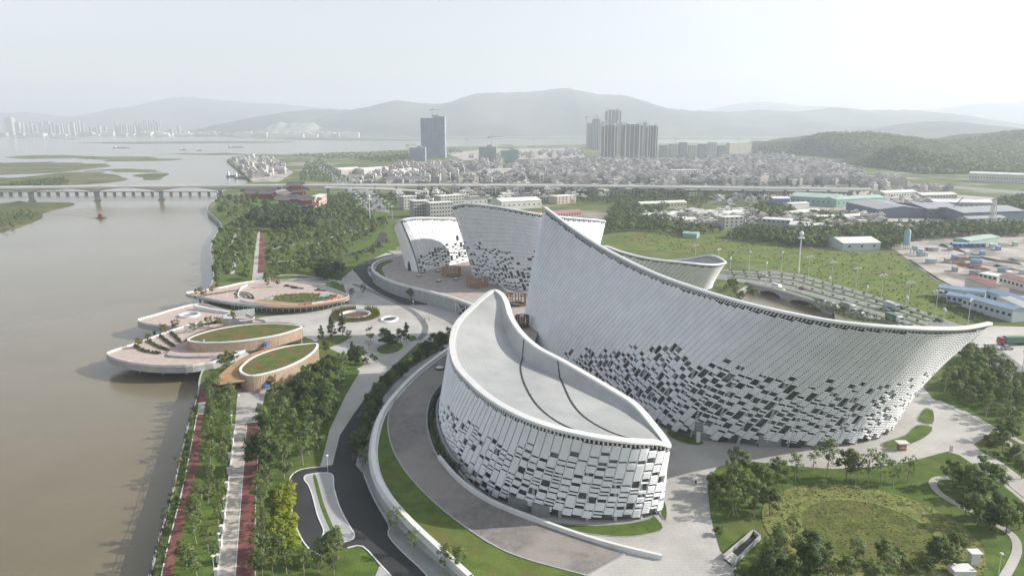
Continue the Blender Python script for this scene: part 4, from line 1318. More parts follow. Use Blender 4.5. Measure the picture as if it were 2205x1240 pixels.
PROTO = {
    'broad': [make_tree(s, 8.0, 2.7, 5.2, 26, 62, .30, LEAF, BARK, .15, .3) for s in (1, 2, 3)],
    'olive': [make_tree(s, 8.0, 2.3, 5.4, 22, 40, .28, LEAFA, BARKP, .12, .3) for s in (4, 5, 6)],
    'airy': [make_tree(s, 8.0, 2.1, 5.2, 20, 26, .26, LEAF, BARKP, .11, .33) for s in (7, 8, 9)],
    'dark': [make_tree(s, 9.0, 3.6, 6.4, 34, 75, .38, LEAFD, BARK, .2, .22) for s in (10, 11)],
    'globe': [make_tree(s, 3.0, 1.2, 1.7, 12, 45, .2, LEAFD, BARK, .08, .35) for s in (12,)],
    'gold': [make_tree(s, 4.5, 1.6, 2.9, 16, 34, .24, LEAFG, BARKP, .09, .3) for s in (13, 14)],
    'yellow': [make_tree(s, 2.4, 1.9, 1.9, 18, 70, .22, LEAFY, BARK, .08, .15) for s in (15, 16)],
    'shrub': [make_tree(s, 2.2, 1.5, 1.9, 14, 50, .22, LEAF, BARK, .06, .12) for s in (17, 18)],
    'cone': [make_tree(s, 9.5, 2.0, 7.8, 34, 44, .28, LEAFD, BARK, .14, .16, 'cone') for s in (19,)],
    'palm': [palm_tree(20, 5.5), palm_tree(21, 5.0)],
    'lowleaf': [make_tree(s, 8.0, 3.0, 5.4, 18, 22, .62, LEAF, BARK, .16, .28, limbs=4) for s in (22, 23)],
    'lowdark': [make_tree(s, 8.5, 3.6, 6.2, 22, 26, .7, LEAFD, BARK, .2, .2, limbs=4) for s in (24, 25)],
    'lowolive': [make_tree(s, 8.0, 2.5, 5.6, 16, 18, .56, LEAFA, BARKP, .12, .28, limbs=4) for s in (26, 27)],
    'bare': [make_tree(s, 4.0, 1.6, 2.6, 14, 7, .14, LEAFA, BARKP, .06, .15, limbs=12) for s in (28,)],
}
STAKE = mesh('support_stake', MB().tube((1.5, 0, 0), (.08, 0, 2.9), .05, .05, 5), mat('stake_wood', (.42, .36, .27), var=.15))
_trnd = random.Random(77)
HUE = {'broad': 'full green', 'olive': 'olive-leaved', 'airy': 'sparse-crowned', 'dark': 'dark-crowned', 'lowleaf': 'green', 'lowdark': 'dark', 'lowolive': 'olive-toned', 'bare': 'nearly bare', 'shrub': 'rounded', 'cone': 'pointed'}
def tree(kind, pos, s=1.0, name='tree', label='', group=None, cat='tree', stakes=False, zs=1.0):
    tm, cm = _trnd.choice(PROTO[kind])
    k = s * _trnd.uniform(.82, 1.18)
    if group and kind in HUE:
        l0 = label
        label = ('short ' if k < .93 * s else 'tall ' if k > 1.08 * s else 'mid-height ') + HUE[kind] + ' ' + label.replace('green ', '').replace('dark ', '').replace('leafy ', '')
        if len(label.split()) > 16: label = l0
    t = thing(name, pos, label, cat, group, _trnd.uniform(0, 6.28))
    t.scale = (k * _trnd.uniform(.9, 1.1), k, k * zs * _trnd.uniform(.92, 1.1))
    part('trunk', tm, t); part('crown', cm, t)
    if stakes:
        for j in range(3): part('support_stake', STAKE, t, rz=j * 2.09)
    return t

ALLT = 0
def grove(poly_px, n, md, kinds, s, name, label, group, cat='tree', avoid=(), stakes=False, z=.05, zs=1.0):
    global ALLT
    poly = pix(poly_px)
    for p in scatter(poly, n, md, z, [pix(a) for a in avoid], _trnd):
        tree(_trnd.choice(kinds), p, s, name, label, group, cat, stakes, zs)
        ALLT += 1

# riverside strips
grove([(326,1245),(350,1245),(364,1175),(387,1088),(406,1004),(426,893),(430,855),(424,858),(404,915),(384,1005),(362,1090),(342,1160)], 44, 1.5, ['shrub', 'shrub', 'airy', 'shrub'], .46,
      'bank_shrub', 'leafy green bush between the river wall and the red riverside track', 'bushes along the river wall', 'bush')
grove([(452,842),(510,842),(503,917),(490,1021),(480,1114),(466,1200),(461,1245),(392,1245),(406,1150),(421,1072),(443,992),(450,892)], 54, 2.6, ['airy', 'olive', 'airy', 'olive'], .70,
      'promenade_tree', 'slender young tree on the grass strip between the red tracks', 'young trees between the two promenades')
RB = [(582,1045),(640,1040),(648,1190),(575,1190)]
grove([(561,905),(580,880),(620,868),(665,838),(705,808),(760,800),(738,850),(700,930),(684,1000),(638,1008),(618,1035),(560,1035)], 48, 3.4, ['broad', 'olive', 'olive', 'airy', 'dark'], .86,
      'park_tree', 'broad green tree in the thicket between the red track and the pale curved path', 'trees in the lower park thicket')
grove([(553,1030),(590,1030),(575,1080),(580,1190),(560,1245),(551,1245)], 26, 2.2, ['olive', 'airy', 'airy'], .66, 'track_side_tree', 'small leafy tree on the lawn edge of the wide red track', 'trees beside the wide red track')
grove([(565,1190),(700,1200),(735,1195),(720,1245),(560,1245)], 26, 2.4, ['olive', 'airy', 'bare'], .66, 'corner_tree', 'thin-leaved young tree on the lawn below the black road loop', 'young trees below the road loop')
grove([(598,1052),(625,1052),(632,1085),(618,1110),(640,1150),(634,1185),(610,1190),(585,1160),(582,1135),(600,1110),(596,1080)], 30, 1.6, ['yellow'], .85, 'golden_bush', 'bright yellow-green clipped bush beside the black road loop', 'golden bushes', 'bush')
# row under the ramp wall
for x, y in crom([(948,748),(905,776),(860,812),(826,850),(802,890),(784,935),(772,978)], 5):
    tree('dark' if _trnd.random() < .45 else 'broad', P(x + _trnd.uniform(-6, 6), y + _trnd.uniform(-3, 5), .2), .62, 'row_tree', 'dark leafy tree in the bed along the curved ramp wall', 'trees along the ramp wall')
for x, y in ((850,1150),(888,1195),(958,1235),(990,1243),(782,1010),(776,995)):
    tree('airy', P(x, y, .12), .85 if y > 1100 else .6, 'staked_tree', 'young staked tree on the narrow pavement below the ramp wall', 'staked trees below the ramp', stakes=True)
tree('broad', P(722, 1205, .05), .95, 'corner_tree', 'dense green tree at the lower tip of the road island', None)
# islands of trees on the lower plaza
for i, pts in enumerate(([(672,742),(700,728),(735,722),(752,727),(735,738),(700,750)], [(735,768),(765,762),(782,775),(778,790),(740,795),(722,785)], [(812,752),(830,742),(855,738),(868,745),(855,757),(825,762)],
          [(935,728),(955,722),(985,720),(985,735),(960,742),(935,745)], [(876,727),(892,724),(896,730),(885,735)])):
    slab('planting_island', pts, .0, .3, LAWN if i != 3 else DRYG, 4)
for k, x, y, s in (('cone',692,735,.85),('cone',715,727,.9),('cone',738,722,.85),('dark',765,785,.75),('dark',772,775,.7),('cone',760,775,.8),('olive',798,735,.8),('olive',752,735,.7),('dark',830,745,.75),('dark',845,748,.65),
                   ('cone',876,735,.85),('broad',862,738,.6),('broad',966,724,.55),('globe',786,770,.9),('globe',802,775,.9),('globe',788,785,.9),('globe',810,782,1.0),('bare',795,752,1.2),('bare',752,775,1.2),('bare',740,772,1.1),('broad',703,762,.7)):
    tree(k, P(x, y, .2), s, 'plaza_tree', {'cone': 'dark pointed tree on the lower plaza islands', 'dark': 'dense dark tree on the lower plaza islands', 'globe': 'clipped globe tree in a pot-sized pit on the plaza',
         'bare': 'almost bare small tree on the lower plaza', 'olive': 'light green round tree standing on the pale plaza', 'broad': 'leafy green tree at a plaza planting island'}[k], 'trees on the lower plaza, ' + k)
for x, y in ((733,607),(757,640),(782,635)):
    p = P(x, y)
    obj('tree_ring', MB().lathe([(1.7, .05), (1.7, .35), (1.2, .35), (1.1, .1)], 20, p), CONCW, None, label='round pale kerb ring at the foot of a plaza tree', cat='tree ring', group='plaza tree rings')
    tree('olive', p, .8, 'plaza_tree', 'light green tree standing in a round kerb ring', 'trees in kerb rings')
tree('broad', P(886, 645, .2), .85, 'court_tree', 'single staked green tree in the black drop-off circle', None, stakes=True)
obj('tree_ring', MB().lathe([(2.4, .1), (2.4, .4), (.1, .42)], 24, P(886, 647)), DRYG, None, label='round grass bed in the middle of the drop-off circle', cat='tree bed')
for x, y in ((790,583),(800,596),(812,606),(826,612),(842,620),(862,627)):
    tree('airy', P(x, y, .1), .72, 'road_tree', 'young tree on the kerb under the ribbed podium wall', 'trees along the podium wall')
# upper park
PROM = [(538,618),(549,535),(556,495),(566,495),(574,525),(570,600),(564,618)]
LANE = [(738,556),(775,538),(800,520),(812,500),(838,500),(830,525),(790,548),(745,560)]
grove([(468,615),(462,565),(462,528),(482,494),(500,480),(555,475),(545,560),(538,610)], 62, 4.0, ['lowleaf', 'lowolive', 'lowleaf'], .75, 'riverside_tree', 'green tree in the upper park along the river bend', 'trees at the river bend', avoid=[PROM])
grove([(572,610),(575,540),(568,490),(620,480),(700,482),(760,480),(830,492),(840,530),(760,575),(735,600),(700,605),(640,600)], 170, 4.2, ['lowolive', 'lowleaf', 'lowolive', 'lowleaf', 'lowolive'], .72, 'upper_park_tree',
      'leafy tree in the upper park between promenade and halls', 'trees of the upper park', avoid=[PROM, LANE, [(600,606),(640,590),(740,596),(735,612),(640,615)]])
grove([(540,482),(556,462),(600,456),(650,464),(700,474),(690,494),(620,504),(560,494)], 46, 7.0, ['lowdark'], 1.3, 'banyan_tree', 'large dark evergreen tree in the wood below the temple', 'dark trees below the temple')
grove([(480,470),(460,452),(475,430),(520,425),(560,430),(545,460),(520,485)], 34, 5.5, ['lowleaf', 'lowolive'], 1.05, 'riverside_tree', 'green tree by the river below the viaduct', 'trees below the viaduct')
grove([(700,480),(705,440),(735,425),(760,430),(800,470),(835,485),(760,482)], 55, 6.0, ['lowolive', 'lowleaf'], .95, 'avenue_tree', 'young olive-green tree beside the straight avenue', 'trees beside the avenue')
grove([(675,600),(720,575),(735,595),(700,606)], 12, 4.0, ['lowdark'], .9, 'upper_park_tree', 'dense dark tree at the park corner by the black curved road', 'dark trees at the park corner')
# planters of the piers
for x, y in ((440,640),(425,637),(455,632),(470,622),(432,632),(590,612),(600,617),(575,618)):
    tree('gold', P(x, y, 3.3), .95, 'terrace_tree', 'small golden-leaved tree on the terrace pavilion deck', 'golden trees on the terrace')
for x, y in ((300,748),(320,737),(352,722),(380,713),(415,716),(432,712),(450,706),(470,704),(500,695)):
    tree('gold', P(x, y, 2.3), 1.0, 'pier_tree', 'small golden-leaved tree on the lowest pier deck', 'golden trees on the pier')
for x, y in ((478,788),(492,784),(505,780),(488,795)):
    tree('broad', P(x, y, .1), .5, 'pavilion_tree', 'bushy green tree squeezed between pier and brown canopy', 'trees by the brown canopy')
for x, y in ((585,838),(600,850)):
    tree('gold', P(x, y, .1), 1.1, 'pavilion_tree', 'yellowing tree in front of the lower leaf pavilion', 'yellow trees by the pavilion')
grove([(620,862),(660,828),(700,800),(725,798),(695,835),(640,878)], 14, 2.6, ['broad', 'dark'], .7, 'pavilion_tree', 'leafy tree along the wall of the lower leaf pavilion', 'trees behind the lower leaf pavilion')

# trees of the front lawn
arc = [(1590,1030),(1638,1052),(1672,1040),(1712,1036),(1752,1012),(1780,1027),(1822,1032),(1843,1040),(1870,1038),(1897,1034),(1922,1044),(1953,1040)]
for i, (x, y) in enumerate(arc):
    tree('airy' if i not in (0, 1, 2, 6) else 'broad', P(x, y, LZ), 1.28 if i == 5 else .92, 'lawn_tree', 'staked young tree in the row along the far edge of the front lawn' if i != 5 else 'tallest spreading tree in the row along the far lawn edge',
         'staked trees on the front lawn' if i != 5 else None, stakes=True)
for x, y in ((2052,1050),(2075,1040),(2095,1055),(2110,1030),(2130,1045),(2140,1060),(2120,1075),(2078,1110),(2105,1130),(2140,1140),(2165,1150),(2095,1075),(2150,1115),(2195,1140),(2200,1030)):
    tree(_trnd.choice(['broad', 'dark', 'broad']), P(x, y, LZ), .78, 'garden_tree', 'dense green tree beside the winding garden path', 'trees by the winding path', stakes=_trnd.random() < .5)
grove([(1532,1060),(1560,1045),(1600,1055),(1640,1085),(1665,1120),(1640,1128),(1600,1112),(1560,1115),(1540,1100)], 14, 3.0, ['broad', 'olive', 'airy'], .8, 'lawn_side_tree', 'leafy tree crowding the near-hall edge of the front lawn', 'trees at the lawn edge', z=LZ, stakes=True)
grove([(1665,1190),(1700,1165),(1735,1205),(1800,1232),(1800,1262),(1650,1262),(1640,1240)], 17, 2.7, ['broad', 'olive', 'airy', 'dark'], .74, 'lawn_side_tree', 'leafy tree standing below the stair pit', 'trees below the stair pit', z=LZ)
for x, y in ((1780,1205),(1842,1210),(1860,1228),(1897,1212),(1935,1225),(1960,1232),(1915,1245),(1990,1222),(2020,1210),(2040,1225),(2058,1195),(2010,1245),(1820,1250),(1875,1255)):
    tree(_trnd.choice(['olive', 'broad', 'bare', 'shrub', 'dark']), P(x, y, LZ), .62, 'thicket_tree', 'small rounded tree in the thicket beside the dry grass disc', 'trees near the dry grass disc')
for x, y in ((1548,1150),(1590,1240),(1605,1245),(1620,1232),(2150,960),(2125,945),(2170,985),(2185,975),(2195,1000),(2145,985)):
    tree('shrub', P(x, y, LZ), .7, 'lawn_shrub', 'rounded green shrub at the paved edge of the lawn', 'lawn edge shrubs', 'shrub')
grove([(2030,850),(2060,812),(2100,800),(2150,835),(2205,865),(2220,900),(2205,950),(2150,915),(2090,885)], 44, 3.6, ['airy', 'broad', 'olive'], .78, 'verge_tree', 'young tree on the verge beyond the pointed hall tip', 'trees on the right verge')
grove([(2070,790),(2090,768),(2130,775),(2205,835),(2220,870),(2150,830)], 26, 3.6, ['airy', 'broad'], .72, 'roadside_tree', 'young tree between the side road and the parking lane', 'trees along the side road')
grove([(2120,950),(2160,940),(2205,970),(2205,1020),(2160,990)], 12, 2.5, ['shrub', 'bare', 'broad'], .7, 'verge_shrub', 'low bush on the rough ground beyond the forecourt', 'bushes on the rough ground', 'bush')
# road trees behind the great hall
for i in range(5, 46, 2):
    for f in (.12, .33, .58):
        if f > .4 and (i > 42 or i < 9): continue
        p = hf[i].lerp(hn[i], f)
        tree('globe', Vector((p.x, p.y, .3)), .72, 'median_shrub', 'clipped round shrub on the highway median', 'clipped shrubs on the highway medians', 'shrub', zs=.7)
for i in range(24, 41, 1):
    p = hf[i].lerp(hn[i], 1.04 + .05 * _trnd.random())
    tree('lowolive', Vector((p.x, p.y, .1)), .42, 'kerb_tree', 'bushy small tree on the near kerb of the highway', 'trees on the near highway kerb')
grove([(1560,612),(1615,625),(1640,655),(1600,650),(1560,640)], 10, 4, ['lowolive', 'lowleaf'], .7, 'kerb_tree', 'small tree beside the underpass mouth', 'trees by the underpass')

def wood(name, poly_px, n, md, s, label, kinds=('lowleaf', 'lowdark'), z=0.0, avoid=(), zf=None):
    """a far wood that reads as one mass"""
    poly = pix(poly_px)
    rnd = random.Random(len(poly_px) * 7 + n)
    mb = MB()
    for p in scatter(poly, n, md, z, [pix(a) for a in avoid], rnd, 12):
        h = rnd.uniform(5, 9) * s; r = h * rnd.uniform(.38, .55)
        z0 = zf(p) if zf else z
        mb.tube((p.x, p.y, z0 - .3), (p.x, p.y, z0 + h * .5), .2 * s, .1 * s, 3, cap=False)
        for _ in range(5):
            c = (p.x + rnd.uniform(-.5, .5) * r, p.y + rnd.uniform(-.5, .5) * r, z0 + h * rnd.uniform(.4, .85))
            leaf_quads(mb, c, 9, r * .6, r * .6, r * .45, r * .34, rnd, flat=.2)
    o = obj(name, mb, FARLEAF, None, label=label, cat='wood', kind='stuff')
    return o
FARLEAF = mat('far_foliage', (.07, .11, .034), (.17, .215, .078), rough=.8, scale=.10, detail=6, spec=.2, trans=.2, coords='pos')
wood('park_thicket', [(468,612),(463,560),(463,528),(484,494),(510,480),(700,470),(830,490),(842,530),(760,572),(735,596),(640,590),(600,604)], 250, 3.0, .6, 'soft olive undergrowth filling the upper park', avoid=[PROM, LANE])
wood('park_thicket', [(690,470),(712,440),(745,425),(772,452),(835,487),(760,480)], 130, 3.5, .75, 'olive young trees massed beside the avenue')
wood('woodland', [(1300,505),(1310,470),(1340,430),(1430,428),(1440,450),(1420,470),(1480,490),(1560,500),(1480,512),(1380,498)], 520, 3.2, .9, 'dense green woodland behind the leaning hall')
wood('woodland', [(1560,515),(1620,500),(1700,505),(1760,490),(1800,505),(1800,530),(1740,535),(1620,522)], 300, 3.6, 1.0, 'belt of bushy trees at the far edge of the meadow')
wood('woodland', [(1790,505),(1860,495),(1990,490),(2205,490),(2205,510),(2080,512),(1960,522),(1930,540),(1870,530)], 420, 3.8, 1.0, 'belt of trees between the sheds and the building site')
wood('woodland', [(1700,470),(1780,462),(1830,470),(1800,485),(1720,482)], 120, 3.5, .8, 'clump of trees among the small sheds')
wood('woodland', [(2130,445),(2205,430),(2260,450),(2205,470)], 120, 5, 1.2, 'dark trees at the end of the long grey sheds')
wood('woodland', [(640,392),(660,350),(690,345),(760,395)], 420, 5.0, .6, 'planted green strip beside the avenue beyond the viaduct')
wood('woodland', [(760,345),(880,335),(900,345),(830,352)], 160, 8, 1.2, 'tree belt beyond the white factory roofs')
wood('woodland', [(690,442),(760,420),(850,425),(860,450),(760,470)], 60, 6, .8, 'loose trees along the avenue verge')
wood('woodland', [(850,432),(960,425),(1200,428),(1330,425),(1320,440),(1100,436),(960,440)], 160, 5, .8, 'loose trees around the roofs beyond the halls')
wood('woodland', [(1500,408),(1700,405),(1900,410),(1960,430),(1700,425),(1520,420)], 170, 6, .8, 'scattered trees below the long viaduct')
wood('woodland', [(720,372),(1000,352),(1400,345),(1850,360),(1880,400),(1400,398),(900,395)], 700, 12, .85, 'scattered trees among the village roofs')
wood('woodland', [(620,335),(880,326),(980,320),(1000,330),(860,342),(700,345)], 420, 10, .8, 'green belt along the far shore')
wood('woodland', [(1300,440),(1330,428),(1460,424),(1530,436),(1510,450),(1440,446),(1380,444)], 150, 4, .8, 'bushes on the rough ground before the viaduct')
wood('woodland', [(1610,462),(1640,445),(1700,452),(1720,468),(1660,474)], 110, 4, .9, 'trees before the cobalt blue shed')
wood('woodland', [(1000,428),(1200,420),(1480,414),(1480,424),(1200,432)], 110, 6, .7, 'loose trees under the viaduct beyond the halls')
wood('reed_thicket', [(-200,402),(0,398),(130,382),(150,390),(120,400),(0,404)], 260, 5, .8, 'tall green thicket on the marsh before the bridge', z=-3.2)
wood('reed_thicket', [(-100,470),(0,455),(60,448),(90,455),(60,472),(20,490),(-60,500)], 120, 5, .45, 'low scrub on the near river marsh', z=-3.2)
def scrub(name, poly, n, label, hmin, hmax, m, size=.5, z=.1):
    pw = pix(poly); rnd = random.Random(n); mb = MB()
    for p in scatter(pw, n, .9, z, (), rnd, 6):
        h = rnd.uniform(hmin, hmax)
        leaf_quads(mb, (p.x, p.y, z + h * .4), 7, h * 1.3, h * 1.3, h * .6, size * rnd.uniform(.6, 1.4), rnd, flat=.3)
    return obj(name, mb, m, None, label=label, cat='scrub', kind='stuff')
MSCRUB = mat('meadow_scrub', (.10, .145, .034), (.18, .22, .065), rough=.9, scale=.06, detail=6, trans=.2, spec=.15)
scrub('meadow_scrub', [(1320,508),(1420,502),(1560,512),(1720,534),(1925,548),(1965,582),(2055,626),(2085,660),(2120,688),(2060,698),(1990,670),(1869,631),(1760,600),(1570,558),(1420,538)], 900, 'rough weeds covering the wild meadow', .08, .3, MSCRUB, .55)
scrub('verge_weeds', [(1790,664),(1906,696),(1850,690),(1740,660)], 260, 'thick weeds on the slope behind the great hall', .4, 1.0, FARLEAF, .4)
scrub('site_weeds', [(2062,630),(2085,655),(2130,690),(2110,700),(2040,668),(1990,645),(2040,640)], 500, 'dark weeds round the prefab cabins', .5, 1.4, FARLEAF, .5)

# tufts that break up the front lawn
def tufts(name, label, n, r0, r1, m, size, h):
    rnd = random.Random(n); mb = MB()
    for _ in range(n):
        a = rnd.uniform(0, 2 * pi); r = sqrt(rnd.uniform(r0 * r0, r1 * r1)) + rnd.gauss(0, .5)
        leaf_quads(mb, (lc.x + r * cos(a), lc.y + r * sin(a), LZ + h * .5 + .05), 4, .45, .45, h, size, rnd, flat=.4)
    obj(name, mb, m, None, label=label, cat='grass', kind='stuff')
tufts('tall_grass_tufts', 'pale tall grass tufts in the ring of the front lawn', 1300, 13.6, 21.3, TALLG, .2, .16)
tufts('dry_grass_tufts', 'brownish grass tufts on the round disc of the front lawn', 600, 0, 12.6, TALLG, .18, .1)
# light paths and shelters of the upper park
for pts, w in (([(572,602),(610,592),(660,594),(720,604),(738,612)], 2.6), ([(600,606),(650,600),(700,612)], 2.0), ([(690,520),(678,535),(684,552),(720,556)], 2.2), ([(575,540),(620,528),(690,520),(740,500),(790,492)], 1.8), ([(500,590),(508,550),(502,520),(515,492)], 2.2), ([(575,565),(640,560),(690,552)], 1.6)):
    obj('park_path', MB().band(pix(pts, .12, 5, False), w, .15), PAVE, kind='structure')
slab('park_clearing', [(640,606),(665,598),(705,600),(715,606),(690,612),(655,613)], -.1, .1, DIRT, 4)
for x, y, s_ in ((704,493,2.2), (782,500,3.2), (764,508,2.2), (690,468,3.0)):
    q = P(x, y)
    t = thing('garden_shelter', q, 'white curved garden shelter among the upper park trees', 'shelter', 'garden shelters')
    obj('roof', MB().sheet([[(q.x + s_ * a, q.y + s_ * b * .7, 2.6 + .9 * (1 - a * a)) for b in (-1, 0, 1)] for a in (-1, -.6, -.2, .2, .6, 1)], flip=True), RIM, t)
    for sx in (-1, 1):
        for sy in (-1, 1): obj('post', MB().tube((q.x + sx * s_ * .95, q.y + sy * s_ * .6, 0), (q.x + sx * s_ * .95, q.y + sy * s_ * .6, 2.7), .12, .1, 6), RIM, t)

# ================================================================== HILLS
HILLM = mat('far_hill', (.03, .045, .04), (.065, .085, .07), rough=.95, scale=.004, detail=8, spec=.1, c3=(.11, .12, .075), s3=.0015)
WOODHILL = mat('wooded_hill', (.025, .046, .014), (.075, .10, .032), rough=.95, scale=.02, detail=9, spec=.1, bump=3.0, bscale=.06, c3=(.10, .12, .045), s3=.008)
def hill(name, prof, Y, D, m, base=-4.0, amp=.10, nz=.0012, n=8, rows=14):
    pr = [(x, y + 2.2 * noise.fractal(Vector((x * .05, Y * .01, 3)), 1.0, 2.0, 4) * (Y > 4000)) for x, y in crom(prof, n)]
    g = []
    for k in range(rows + 1):
        s_ = -1 + 2 * k / rows
        r = []
        for px, py in pr:
            R = PY(px, py, Y)
            x, y = R.x, Y + s_ * D
            f = max(0, 1 - abs(s_) ** 1.25)
            hgt = (R.z - base) * f
            q = noise.fractal(Vector((x * nz, y * nz, Y * .001)), 1.0, 2.0, 5)
            z = base + hgt * (1 + amp * q * 2 * (1 - f)) + (q * amp * (R.z - base) * .9 * (f > 0) * (1 - f) * 2)
            if f < .02: z = base - 2
            r.append((x, y, z))
        g.append(r)
    return struct(name, MB().sheet(g), m, smooth=True)
hill('mountain', [(440,292),(500,270),(560,252),(640,239),(700,236),(740,237),(780,233),(850,217),(900,222),(960,222),(1020,203),(1080,200),(1150,197),(1215,190),(1240,194),(1290,203),(1350,207),(1420,228),(1460,236),(1560,241),(1640,237),
                  (1720,240),(1800,232),(1860,238),(1920,237),(1990,240),(2060,252),(2130,262),(2205,276),(2300,290)], 7600, 2000, HILLM, amp=.16)
hill('mountain', [(-400,255),(-200,240),(0,243),(60,243),(120,250),(200,252),(240,238),(270,231),(300,228),(350,215),(400,209),(440,213),(520,220),(600,224),(680,232),(760,238),(860,262),(950,290)], 11200, 2200, HILLM, amp=.12)
hill('mountain', [(1400,290),(1480,250),(1530,236),(1600,222),(1660,220),(1720,228),(1790,230),(1900,238),(2000,236),(2100,225),(2205,219),(2350,225),(2600,250)], 11800, 1600, HILLM, amp=.12)
hill('hill', [(1780,300),(1840,290),(1900,278),(1960,265),(2040,262),(2100,268),(2150,274),(2205,280),(2300,275),(2450,300)], 4700, 900, HILLM, amp=.15)
hill('wooded_hill', [(1690,345),(1712,318),(1730,303),(1770,292),(1810,290),(1850,289),(1900,294),(1960,303),(2020,308),(2080,303),(2140,294),(2205,283),(2300,272),(2500,262),(2700,300)], 2250, 700, WOODHILL, base=-1, amp=.25, nz=.004, n=10, rows=24)
hill('wooded_knoll', [(1605,345),(1625,330),(1650,318),(1680,313),(1700,322),(1718,345)], 2300, 160, WOODHILL, base=-1, amp=.2, nz=.008)
hill('wooded_knoll', [(1850,372),(1880,345),(1910,328),(1940,322),(1975,335),(2020,345),(2080,352),(2160,358),(2300,352),(2400,385)], 1560, 260, WOODHILL, base=-1, amp=.3, nz=.008, n=10)
hill('quarry_scar', [(560,291),(572,276),(588,267),(604,263),(622,268),(636,264),(655,266),(672,264),(690,274),(704,277),(718,291)], 5950, 330, mat('quarry_rock', (.16, .15, .12), (.40, .35, .29), rough=.95, scale=.02, detail=8), amp=.4)
QROCK = None
# canopy clumps on the near wooded hills
def hill_wood(name, label, px0, px1, prof, Y, D, n, seed, h=7.0, base=-1):
    rnd = random.Random(seed)
    pr = crom(prof, 10)
    mb = MB()
    for _ in range(n):
        i = rnd.randrange(len(pr) - 1); k = rnd.random()
        px = pr[i][0] + (pr[i + 1][0] - pr[i][0]) * k; py = pr[i][1] + (pr[i + 1][1] - pr[i][1]) * k
        if not px0 < px < px1: continue
        R = PY(px, py, Y)
        s_ = -rnd.uniform(0, 1) ** 1.2 * .95
        f = 1 - abs(s_) ** 1.25
        z = base + (R.z - base) * f
        r = rnd.uniform(4, 9.5) * h / 7
        leaf_quads(mb, (R.x + rnd.uniform(-9, 9), Y + s_ * D, z + r * .4), 10, r, r, r * .8, r * .5, rnd, flat=.2)
    return obj(name, mb, FARLEAF, None, label=label, cat='wood', kind='stuff')
hill_wood('hill_forest', 'hazy forest covering the long wooded hill', 1690, 2320, [(1712,318),(1730,303),(1770,292),(1850,289),(1900,294),(1960,303),(2020,308),(2080,303),(2140,294),(2205,283),(2300,272)], 2250, 700, 6500, 2)
hill_wood('hill_forest', 'dark forest on the knoll behind the village', 1850, 2300, [(1850,372),(1880,345),(1910,328),(1940,322),(1975,335),(2020,345),(2080,352),(2160,358),(2300,352)], 1560, 260, 3000, 3)
hill_wood('hill_forest', 'small forest on the round knoll by the white slabs', 1605, 1718, [(1605,345),(1625,330),(1650,318),(1680,313),(1700,322),(1718,345)], 2300, 160, 700, 4)

# ================================================================== VIADUCT
DECK = mat('bridge_deck', (.60, .59, .56), (.72, .71, .67), rough=.85, scale=.05, detail=6)
BCON = mat('bridge_concrete', (.30, .31, .31), (.40, .41, .41), rough=.85, scale=.05)
vl = [P(-500,409,13), P(-150,406,13), P(65,403.5,13), P(207,402,13), P(345,401,13), P(473,400,13), P(600,399.5,13), P(760,399,13), P(900,399,12.5), P(1040,399,12.5), P(1180,399.5,12.5), P(1320,401,12.5), P(1460,403,12), P(1600,404.5,12), P(1740,406,12), P(1880,408,12)]
via = thing('viaduct', Vector((vl[4].x, vl[4].y, -3.5)), 'long pale concrete viaduct with shallow arches crossing the river', 'bridge')
for i in range(len(vl) - 1):
    a, b = vl[i], vl[i + 1]
    d = (b - a); d.z = 0; L = d.length; d.normalize(); n = Vector((-d.y, d.x, 0)) * 10
    arch = 1 <= i <= 5
    rows = []
    for k in range(13):
        t = k / 12
        q = a.lerp(b, t)
        dep = 1.4 + (4.6 * abs(2 * t - 1) ** 2.2 if arch else 0)
        rows.append([q - n * .75 - Vector((0, 0, dep)), q - n - Vector((0, 0, .9)), q - n, q + n, q + n - Vector((0, 0, .9)), q + n * .75 - Vector((0, 0, dep)), q - n * .75 - Vector((0, 0, dep))])
    span = obj('deck_span', MB().sheet(rows), DECK, via)
    for s_ in (-1, 1):
        obj('parapet', MB().band([a + n * s_ * .97 + Vector((0, 0, 1.1)), b + n * s_ * .97 + Vector((0, 0, 1.1))], .4, 1.15), DECK, span)
    if i:
        zb_ = -5 if i <= 5 else 0
        w_ = 2.4 if arch else 1.5
        obj('pier', MB().obox((a.x, a.y), w_, 8 if arch else 7, zb_ + 3, a.z - (6.4 if arch else 1.6), atan2(d.y, d.x)).obox((a.x, a.y), w_ + 1.5, 11, zb_, zb_ + 3, atan2(d.y, d.x)), BCON, via)
    if not arch:
        for f in (.33, .66):
            q = a.lerp(b, f)
            obj('pier', MB().obox((q.x, q.y), 1.8, 9, -.3, q.z - 1.6, atan2(d.y, d.x)), BCON, via)
for i in range(0, 40):
    q = vl[0].lerp(vl[-1], i / 40)
low = thing('trestle_bridge', P(200,425,-3.5), 'low dark trestle bridge in the shade behind the viaduct arches', 'bridge')
la, lb = PY(-200, 420, 960), PY(470, 419, 960)
la.z = lb.z = 1.0
obj('deck', MB().beam(la, lb, 7, 1.2), BCON, low)
for k in range(34):
    q = la.lerp(lb, k / 33)
    obj('bent', MB().box(q.x - .7, q.x + .7, q.y - 3, q.y + 3, -5, -.2), BCON, low)
sl_ = 0
sl = thing('slip_ramp', P(930,425), 'curved slip road descending from the viaduct towards the avenue', 'bridge')
sp = [Vector(p) for p in crom([P(700,403,12.6), P(800,405,11), P(880,409,8.5), P(925,413,7)], 6)]
obj('deck', MB().band(sp, 8, 1.5), DECK, sl)
for q in sp[3::4]:
    obj('pier', MB().box(q.x - .8, q.x + .8, q.y - 2.5, q.y + 2.5, -.3, q.z - 1.4), BCON, sl)
